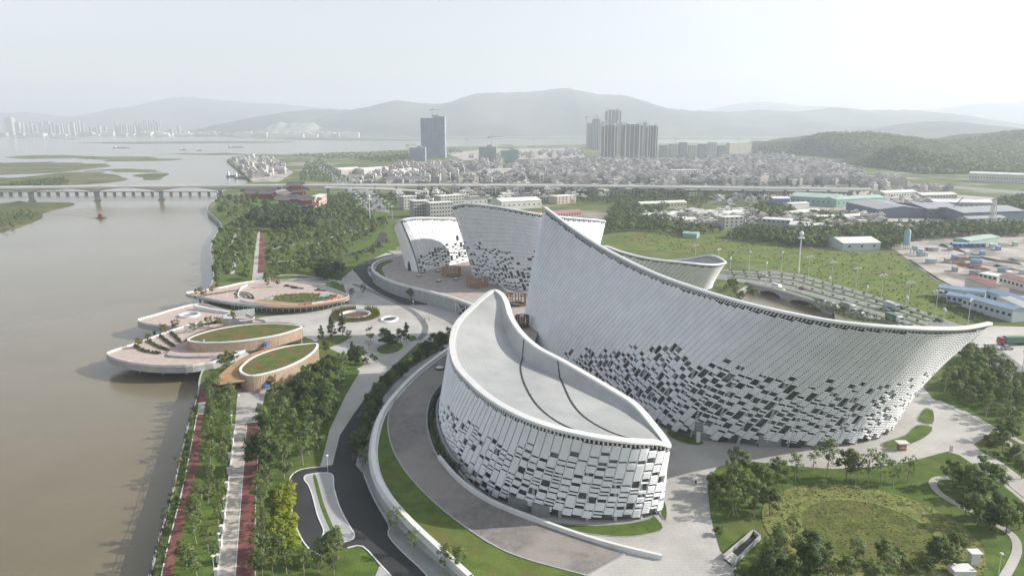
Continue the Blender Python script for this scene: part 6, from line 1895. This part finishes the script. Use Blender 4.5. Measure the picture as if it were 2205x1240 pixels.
for i, (p, g) in enumerate(spots):
    k = rnd.randrange(9); rz = rnd.choice((0, 0, .15, -.1, .4)) + rnd.choice((0, pi / 2))
    s_ = rnd.uniform(.85, 1.2) * (.7 if g == 2 else 1)
    if i < 290:
        hgt = max(v[2] for v in hb[k].v)
        o = bpy.data.objects.new('town_house', hm[k]); COL.objects.link(o)
        o.location = p; o.rotation_euler = (0, 0, rz); o.scale = (s_, s_, s_ * (.75 if g == 2 else 1))
        tag(o, LAB[g].format('low' if hgt < 7.2 else ('tall' if hgt > 10.5 else 'two-storey'), CN[k % 3]), 'house', GRP[g])
    else:
        ca, sa = cos(rz) * s_, sin(rz) * s_
        b_ = hb0[k]; o_ = len(rest.v)
        rest.v.extend((p.x + x * ca - y * sa, p.y + x * sa + y * ca, z * s_) for x, y, z in b_.v)
        mo = (k % 3)
        rest.f.extend(tuple(q + o_ for q in f) for f in b_.f)
        rest.m.extend((mo if m_ == 0 else (3 + (k * 2 + k // 3) % 3 if m_ == 1 else 6)) for m_ in b_.m)
obj('distant_village', rest, HW + HR + [WIN], None, label='dense mass of small hazy roofs in the distant village', cat='village', kind='stuff')

# ---- temple with upturned roofs
def temple(px, py, L, W, h, rz, label, two=False):
    p = P(px, py)
    t = thing('temple_hall', p, label, 'temple', None, rz)
    part('wall', mesh('wall', MB().box(-L*.38, L*.38, -W*.34, W*.34, -.2, h), W_RED), t)
    def roof(z, k, rh):
        rows = []
        for i in range(13):
            a = -1 + 2 * i / 12
            r = []
            for j in range(9):
                b = -1 + 2 * j / 8
                e = max(abs(a) ** 3, 0) * abs(b) ** 3
                zz = z + rh * (1 - abs(b) ** .75) * (1 - .15 * abs(a) ** 4) + e * 1.6 + (.5 * abs(a) ** 4 if abs(b) < .1 else 0)
                r.append((a * L / 2 * k, b * W / 2 * k, zz))
            rows.append(r)
        return MB().sheet(rows, flip=True)
    part('roof', mesh('roof', roof(h, 1.15, W * .32), R_TILE), t)
    if two:
        part('upper_wall', mesh('upper_wall', MB().box(-L*.28, L*.28, -W*.2, W*.2, h + 1, h + W * .32 + 2.2), W_RED), t)
        part('upper_roof', mesh('upper_roof', roof(h + W * .32 + 2.2, .8, W * .26), R_TILE), t)
    part('ridge', mesh('ridge', MB().box(-L * .45, L * .45, -.3, .3, h + W * .32 - .1 + (W * .26 + 2.2 if two else 0), h + W * .32 + .7 + (W * .26 + 2.2 if two else 0)), W_GREY), t)
for a in ((566,428,34,16,6,0,'long temple hall with a grey tiled roof by the river wood'), (606,430,26,14,6,1.4,'temple side hall with its gable towards the river'), (638,424,26,16,6,0,'two-tiered temple hall with upturned eaves', True), (622,440,26,14,5,.2,'temple gate hall with upturned eaves above the dark wood'),
          (640,452,22,12,5,0,'small red temple pavilion at the wood edge', True), (662,455,20,12,5,.1,'small reddish temple pavilion beside the pale wall', True), (672,445,18,10,6,.1,'narrow temple hall behind the small pavilions'), (540,424,20,12,5,.2,'low temple hall nearest the viaduct')):
    temple(*a)
shed((680,462),(713,457), 16, 3, .5, W_RED, W_BEIGE, 'pale walled court with a red base beside the temple', 0, 'temple_court', 'building', None, True)
shed((678,447),(704,438), 8, 10, 1, W_PINK, R_WHITE, 'pinkish stepped building behind the temple court', 5, 'temple_annex', 'building', None, True, 2)

# ================================================================== UNDERPASS BESIDE THE HIGHWAY
up = [Vector(p) for p in crom(pix([(1614,612),(1660,622),(1720,640),(1794,663)], .1), 14)]
upt = thing('underpass', up[10], 'grey road underpass with two dark arches below the highway', 'underpass')
n_ = len(up)
def archz(s):
    for c, hw_, top in ((.24, .17, -1.2), (.68, .25, -1.0)):
        if abs(s - c) < hw_: return -7 + (top + 7) * sqrt(max(0, 1 - ((s - c) / hw_) ** 2))
    return -7.0
upr = resample(up, 90)
obj('arch_wall', MB().sheet([[Vector((p.x, p.y, archz(i / 89))), Vector((p.x, p.y, .3))] for i, p in enumerate(upr)], flip=True), CONC, upt)
obj('vault', MB().sheet([[Vector((p.x, p.y + .2, archz(i / 89))), Vector((p.x + 6, p.y + 16, archz(i / 89)))] for i, p in enumerate(upr)]), DARK, upt)  # lining coloured dark to imitate the shade inside the arches
obj('railing', MB().band([p + Vector((0, -.1, 1.3)) for p in up], .25, 1.1), RIM, upt)
obj('floor', MB().prism([(p.x, p.y + 18) for p in up] + [tuple(p.xy) for p in pix([(1800,700),(1700,700),(1600,655),(1580,628)])], -7.1, -7.0), ASPH, upt)
wing = [up[0], P(1588,627,.1), P(1604,655,.1)]
obj('wing_wall', MB().band(wing, .5, 7.2), CONC, upt)

# ================================================================== LAMPS
LAMPW = paint('lamp_white', (.62, .63, .63), .5)
lamp_me = [mesh('pole', MB().tube((0, 0, 0), (0, 0, 12), .16, .09, 7), LAMPW), mesh('arm', MB().beam((-2.0, 0, 11.6), (2.0, 0, 11.6), .12, .12), LAMPW),
           mesh('lamp_head', MB().lathe([(.1, -.35), (.5, -.1), (.42, .25), (.05, .45)], 8, (0, 0, 0)), LAMPW), mesh('base', MB().box(-.3, .3, -.3, .3, 0, .5), CONC)]
def street_lamp(p, rz, label, group, s=1.0):
    t = thing('street_lamp', p, label, 'lamp', group, rz)
    t.scale = (s, s, s)
    part('pole', lamp_me[0], t); part('arm', lamp_me[1], t); part('base', lamp_me[3], t)
    for x in (-2.0, -.8, .8, 2.0): part('lamp_head', lamp_me[2], t, (x, 0, 11.7 if abs(x) > 1 else 12.1))
for i in range(2, 54, 5):
    d = hf[min(59, i + 1)] - hf[i]; rz = atan2(d.y, d.x) + pi / 2
    street_lamp(hf[i] + Vector((0, 1.5, 0)), rz, 'tall white multi-head lamp on the meadow side of the highway', 'lamps on the meadow side')
for i in range(8, 48, 6):
    q = hf[i].lerp(hn[i], .82); street_lamp(Vector((q.x, q.y, .2)), 1.2, 'tall white multi-head lamp on the hall side of the highway', 'lamps on the hall side')
street_lamp(P(2196,832), 1.0, 'tall white lamp beside the side road and young trees', None)
rnd = random.Random(3)
for k in range(22):
    f = k / 21
    a = Vector((*P(790 - f * 120, 462 - f * 116).xy, 0)); b = Vector((*P(845 - f * 160, 470 - f * 124).xy, 0))
    street_lamp(a, 1.1, 'white lamp in the row on the river side of the avenue', 'avenue lamps on the river side', .95)
    street_lamp(b, 1.1, 'white lamp in the row on the village side of the avenue', 'avenue lamps on the village side', .95)
def high_mast(px, py, h, label):
    p = P(px, py)
    t = thing('high_mast_lamp', p, label, 'lamp')
    obj('mast', MB().tube(p, p + Vector((0, 0, h)), .5, .28, 10), LAMPW, t)
    c = p + Vector((0, 0, h))
    obj('head_ball', MB().lathe([(.1, -1.6), (1.1, -1.1), (1.5, 0), (1.1, 1.1), (.05, 1.7)], 14, c + Vector((0, 0, 1.2)), sx=.8), RIM, t, smooth=True)
    for k in range(5):
        a = 2 * pi * k / 5
        q = c + Vector((1.4 * cos(a), 1.4 * sin(a), -1.2))
        obj('lamp_pod', MB().lathe([(.05, -.6), (.6, -.2), (.55, .3), (.05, .6)], 10, q), RIM, t, smooth=True)
        obj('bracket', MB().tube(c + Vector((0, 0, -1.4)), q, .08, .08, 5), LAMPW, t)
high_mast(1719, 588, 22, 'very tall white mast lamp with a ball top on the wild meadow edge')
high_mast(797, 480, 22, 'very tall white mast lamp beside the avenue trees')
pl = [mesh('post', MB().tube((0, 0, 0), (0, 0, 4.2), .07, .05, 6), LAMPW), mesh('lamp_head', MB().lathe([(.08, 0), (.4, .1), (.3, .3), (.03, .35)], 10, (0, 0, 4.2)), LAMPW)]
for x, y, z, lb in ((484,1110,.1,'slim park lamp on the beige promenade'),(474,1190,.1,'slim park lamp on the beige promenade'),(500,925,.1,'slim park lamp on the beige promenade'),(495,1010,.1,'slim park lamp on the beige promenade'),(462,1240,.1,'slim park lamp on the beige promenade'),
                    (680,818,.1,'slim park lamp in the plaza'),(490,640,3.2,'slim park lamp on the terrace pavilion'),(441,757,2.9,'slim park lamp on the lowest pier'),(706,1015,.2,'slim barrier lamp on the road island'),(516,880,.1,'slim park lamp on the promenade landing'),
                    (2150,1235,.2,'slim park lamp by the white kiosk'),(734,720,.1,'slim park lamp in the plaza'),(566,800,.1,'slim park lamp by the leaf pavilion'),(890,668,.1,'slim park lamp in the plaza')):
    t = thing('park_lamp', P(x, y, z), lb, 'lamp', 'park lamps')
    part('post', pl[0], t); part('lamp_head', pl[1], t)
bp = mesh('pillar', MB().box(-.35, .35, -.35, .35, 0, 1.5).box(-.45, .45, -.45, .45, 1.5, 1.65), RIM)
for k in range(11):
    y = 925 + 315 * k / 10; x = 505 - (y - 917) * .117
    o = bpy.data.objects.new('promenade_pillar', bp); COL.objects.link(o); o.location = P(x, y, .1)
    tag(o, 'squat white pillar along the beige promenade edge', 'pillar', 'pillars along the promenade')

# ================================================================== VEHICLES
CARM = {c: mat('car_' + c, v, var=.03, rough=.3, spec=.6) for c, v in (('white', (.72, .72, .72)), ('silver', (.42, .43, .44)), ('black', (.03, .03, .035)), ('blue', (.05, .16, .40)), ('red', (.32, .04, .04)))}
TYRE = mat('tyre', (.02, .02, .02), var=.1)
LAMPG = mat('head_lamp', (.7, .7, .66), var=.05, rough=.2)
def extrude_profile(prof, w, tw):
    """side outline (x, z) swept over the width, narrower at the top"""
    zm = max(z for _, z in prof); z0 = min(z for _, z in prof)
    L = [(x, (w / 2) * (1 - tw * (z - z0) / (zm - z0)), z) for x, z in prof]
    R = [(x, -y, z) for x, y, z in L]
    n = len(prof)
    return MB().add(L + R, [tuple(range(n))[::-1], tuple(range(n, 2 * n))] + [(i, (i + 1) % n, n + (i + 1) % n, n + i) for i in range(n)])
body_p = [(-2.2, .35), (2.2, .35), (2.25, .75), (1.5, .95), (-1.9, 1.0), (-2.25, .9)]
cab_p = [(-1.75, .98), (1.15, .93), (.45, 1.45), (-1.1, 1.48)]
wheel_me = mesh('wheel', MB().tube((0, -.12, 0), (0, .12, 0), .33, .33, 12), TYRE)
hl_me = mesh('headlight', MB().box(-.05, .05, -.2, .2, -.08, .08), LAMPG)
cab_me = mesh('cabin', extrude_profile(cab_p, 1.6, .22), GLASS)
roof_me = {c: mesh('roof_panel', MB().box(-1.0, .4, -.58, .58, 1.475, 1.52), m) for c, m in CARM.items()}
bod_me = {c: mesh('body', extrude_profile(body_p, 1.8, .06), m) for c, m in CARM.items()}
def car(p, rz, c, label, s=1.0):
    t = thing('car', p, label, 'car', None, rz); t.scale = (s, s, s)
    part('body', bod_me[c], t); part('cabin', cab_me, t); part('roof_panel', roof_me[c], t)
    for x in (-1.4, 1.4):
        for y in (-.85, .85): part('wheel', wheel_me, t, (x, y, .33))
    for y in (-.6, .6): part('headlight', hl_me, t, (2.24, y, .68))
def on_road(i, f):
    a = hf[i].lerp(hn[i], f); b = hf[i + 1].lerp(hn[i + 1], f)
    return Vector((a.x, a.y, .17)), atan2(b.y - a.y, b.x - a.x)
for i, f, c, lb in ((17,.93,'white','white car at the kerb before the underpass'), (24,.92,'black','black car in the queue above the underpass arches'), (25,.88,'silver','silver car following the black one in the queue'), (27,.93,'white','white car in the queue near the cement lorry'),
                    (31,.94,'white','white car behind the cement lorry'), (40,.16,'black','black car parked on the far kerb strip'), (47,.12,'black','black car near the cabins on the highway'), (36,.5,'silver','silver car alone on the middle carriageway'), (14,.3,'white','white car beside the tall mast lamp'), (21,.62,'red','red car on the middle carriageway')):
    p, rz = on_road(i, f); car(p, rz, c, lb)
car(P(2168,752,.2), .1, 'silver', 'silver car beside the red and green lorry')
for x, y, c, lb in ((2092,804,'white','white car parked under the verge trees'), (2085,799,'silver','silver car parked behind the white one'), (2180,850,'blue','blue car parked under the verge trees'), (2140,832,'white','white car parked between young trees'), (2158,845,'black','black car parked between young trees')):
    car(P(x, y, .1), -.55, c, lb)
GREENT = mat('truck_green', (.10, .22, .16), var=.08, rough=.5)
def lorry(p, rz, cab, box_, label, L=7.0, trailer=True, text=False):
    t = thing('lorry', p, label, 'lorry', None, rz)
    part('cab', mesh('cab', extrude_profile([(L/2 + .3, .7), (L/2 + 2.3, .7), (L/2 + 2.4, 1.7), (L/2 + 2.1, 3.0), (L/2 + .3, 3.1)], 2.4, .06), cab), t)
    part('windscreen', mesh('windscreen', MB().box(L/2 + 2.25, L/2 + 2.38, -1.0, 1.0, 1.75, 2.7), GLASS), t)
    part('cargo_box', mesh('cargo_box', MB().box(-L/2, L/2, -1.25, 1.25, 1.1, 3.4), box_), t)
    part('chassis', mesh('chassis', MB().box(-L/2, L/2 + 2, -.9, .9, .6, 1.0), DARK), t)
    for x in (-L/2 + 1, -L/2 + 2.2, L/2 + 1.4):
        for y in (-1.05, 1.05): part('wheel', wheel_me, t, (x, y, .5), scale=(1.5, 1.5, 1.5))
    if text:
        for k in range(6):
            part('lettering', mesh('lettering', MB().box(-.18, .18, -1.27, -1.254, -.25, .25), RIM), t, (-L/2 + 2.6 + k * .62, 0, 1.8))
lorry(P(2183,742,.2), pi, CARM['red'], GREENT, 'red-cabbed lorry with a green cargo body at the junction', 8.0, text=True)
p, rz = on_road(36, .86); lorry(p, rz, CARM['white'], GREENT, 'white and green lorry passing the bushy kerb', 6.0)
p, rz = on_road(37, .38); lorry(p, rz, CARM['silver'], CARM['silver'], 'grey box lorry between the medians', 6.0)
p, rz = on_road(29, .92); lorry(p, rz, CARM['white'], R_GREY, 'white-cabbed lorry with grey body at the end of the queue', 5.0)
p, rz = on_road(16, .86)
mb_ = thing('minibus', p, 'white minibus on the highway above the underpass', 'minibus', None, rz)
part('body', mesh('body', extrude_profile([(-2.8, .4), (2.8, .4), (2.9, 1.1), (2.2, 2.2), (-2.8, 2.3)], 2.0, .08), CARM['white']), mb_)
part('window_band', mesh('window_band', MB().box(-2.4, 2.0, -1.0, 1.0, 1.35, 1.95), GLASS), mb_)
for x in (-1.8, 1.8):
    for y in (-.9, .9): part('wheel', wheel_me, mb_, (x, y, .35))

# ================================================================== BOATS
HULL = paint('hull_dark', (.12, .13, .15)); CARGO = paint('cargo_sand', (.40, .36, .30))
def barge(px, py, L, label, s=1.0, rz=0.0):
    p = P(px, py, WZ)
    t = thing('barge', p, label, 'boat', 'river boats', rz)
    t.scale = (s, s, s)
    hp_ = [(-L/2, -4), (L*.38, -4), (L/2, 0), (L*.38, 4), (-L/2, 4)]
    part('hull', mesh('hull', MB().prism(hp_, -.5, 2.2), HULL), t)
    part('cargo', mesh('cargo', MB().prism([(-L*.25, -3), (L*.35, -3), (L*.35, 3), (-L*.25, 3)], 2.203, 3.4), CARGO), t)
    part('wheelhouse', mesh('wheelhouse', MB().box(-L*.46, -L*.34, -3, 3, 2.203, 7).box(-L*.43, -L*.37, -2, 2, 7.003, 9), W_WHITE), t)
    part('mast', mesh('mast', MB().tube((L*.3, 0, 2), (L*.3, 0, 9), .2, .15, 5), HULL), t)
for x, y, L, lb in ((262,319,64,'loaded river barge in mid-channel before the sandbar'), (509,318,64,'loaded river barge off the shipyard point'), (46,298,110,'long barge moored below the skyline, outermost'), (116,298,110,'long barge moored below the slab towers'),
                    (153,300,90,'pale-hulled barge moored beside the long ones'), (395,323,20,'tiny boat beyond the marsh'), (430,324.5,18,'tiny boat off the sandbar tip'), (505,381,26,'work barge moored at the shipyard quay'), (520,384,22,'second work barge at the shipyard quay')):
    barge(x, y, L, lb)
p = P(219, 470, WZ)
dr = thing('dredger', p, 'small dredging boat with two masts trailing a float line', 'boat')
obj('hull', MB().prism([(p.x - 4, p.y - 2), (p.x + 3, p.y - 2), (p.x + 5, p.y), (p.x + 3, p.y + 2), (p.x - 4, p.y + 2)], WZ - .4, WZ + 1.2), HULL, dr)
obj('wheelhouse', MB().box(p.x - 2.4, p.x + .8, p.y - 1.3, p.y + 1.3, WZ + 1.203, WZ + 3.6).box(p.x - 2.8, p.x + 1.2, p.y - 1.6, p.y + 1.6, WZ + 3.603, WZ + 3.8), W_RED, dr)
for dx, hh in ((-1.6, 9), (2.6, 7)):
    obj('mast', MB().tube((p.x + dx, p.y, WZ + 1), (p.x + dx * 1.1, p.y, WZ + hh), .14, .09, 5), HULL, dr)
obj('boom', MB().tube((p.x + 3, p.y, WZ + 1.4), (p.x - 10, p.y - 1, WZ + .6), .16, .12, 5), HULL, dr)
fl = [Vector(q) for q in crom([P(212,470,WZ), P(180,466,WZ), P(150,463,WZ), P(120,462,WZ)], 8)]
obj('float_line', MB().band([q + Vector((0, 0, .25)) for q in fl], .5, .4), CONCW, dr)

# ================================================================== PEOPLE
def person_mesh(seed, top, trousers):
    r = random.Random(seed)
    v = [(0,0,.95),(0,.01,1.2),(0,.02,1.42),(0,.02,1.52),(0,.01,1.66),
         (.2,.02,1.40),(.26,.0,1.12),(.27,-.1,.88),(-.2,.02,1.40),(-.26,.03,1.12),(-.25,-.06,.88),
         (.10,0,.90),(.12,-.10,.50),(.12,-.02,.08),(.12,-.16,.04),(-.10,0,.90),(-.11,.10,.50),(-.11,.2,.08),(-.11,.08,.04)]
    e = [(0,1),(1,2),(2,3),(3,4),(2,5),(5,6),(6,7),(2,8),(8,9),(9,10),(0,11),(11,12),(12,13),(13,14),(0,15),(15,16),(16,17),(17,18)]
    rad = [.15,.15,.16,.06,.11,.075,.055,.045,.075,.055,.045,.1,.07,.05,.045,.1,.07,.05,.045]
    me = bpy.data.meshes.new('person'); me.from_pydata(v, e, [])
    o = bpy.data.objects.new('person_tmp', me); COL.objects.link(o)
    m = o.modifiers.new('s', 'SKIN'); m.use_smooth_shade = True
    for i, sv in enumerate(me.skin_vertices[0].data):
        sv.radius = (rad[i], rad[i]); sv.use_root = (i == 0)
    o.modifiers.new('d', 'SUBSURF').levels = 1
    dg = bpy.context.evaluated_depsgraph_get()
    res = bpy.data.meshes.new_from_object(o.evaluated_get(dg))
    bpy.data.objects.remove(o)
    res.materials.clear()
    for c in (top, trousers, SKIN, HAIR): res.materials.append(c)
    for f in res.polygons:
        c = f.center
        f.material_index = 3 if c.z > 1.66 or (c.z > 1.56 and c.y > .05) else 2 if c.z > 1.47 or (abs(c.x) > .2 and c.z < .98) else 0 if c.z > .93 else 1
    return res
SKIN = mat('skin', (.45, .29, .21), var=.05); HAIR = mat('hair', (.02, .016, .014), var=.1)
DCL = [mat('cloth_' + n, c, var=.1) for n, c in (('black', (.03, .03, .035)), ('navy', (.04, .06, .12)), ('white', (.6, .6, .58)), ('red', (.35, .06, .06)))]
pm = [person_mesh(1, DCL[0], DCL[0]), person_mesh(2, DCL[1], DCL[0]), person_mesh(3, DCL[2], DCL[1])]
for k, x, y, z, rz, lb in ((0,1498,1046,.06,.3,'person in black walking across the forecourt'), (1,915,691,.08,1.2,'person in navy beside the curved step band'), (0,924,690,.08,1.4,'person in black strolling with another on the plaza'),
                           (0,786,1000,.15,.2,'person in black on the pavement below the ramp wall'), (1,781,1003,.15,2.0,'person in navy on the pavement below the ramp wall'), (2,1582,1236,.06,.5,'person in white at the paved lawn corner'), (2,860,570,6.02,.5,'person in white by the arched doorway')):
    o = bpy.data.objects.new('person', pm[k]); COL.objects.link(o)
    o.location = P(x, y, z); o.rotation_euler = (0, 0, rz)
    tag(o, lb, 'person', None)
HAZE_D = 1.7e-4

# ================================================================== HAZE
HAZE = bpy.data.materials.new('haze_air')
HAZE.use_nodes = True
_n = HAZE.node_tree
_n.nodes.remove(_n.nodes['Principled BSDF'])
_pv = _n.nodes.new('ShaderNodeVolumePrincipled')
_pv.inputs['Color'].default_value = (.84, .91, 1.0, 1)
_pv.inputs['Density'].default_value = HAZE_D
_pv.inputs['Anisotropy'].default_value = .2
_n.links.new(_pv.outputs[0], _n.nodes['Material Output'].inputs['Volume'])
hz = MB().box(-15500, 15500, -300, 14800, -9.0, 560)
obj('haze', hz, HAZE, None, kind='stuff')
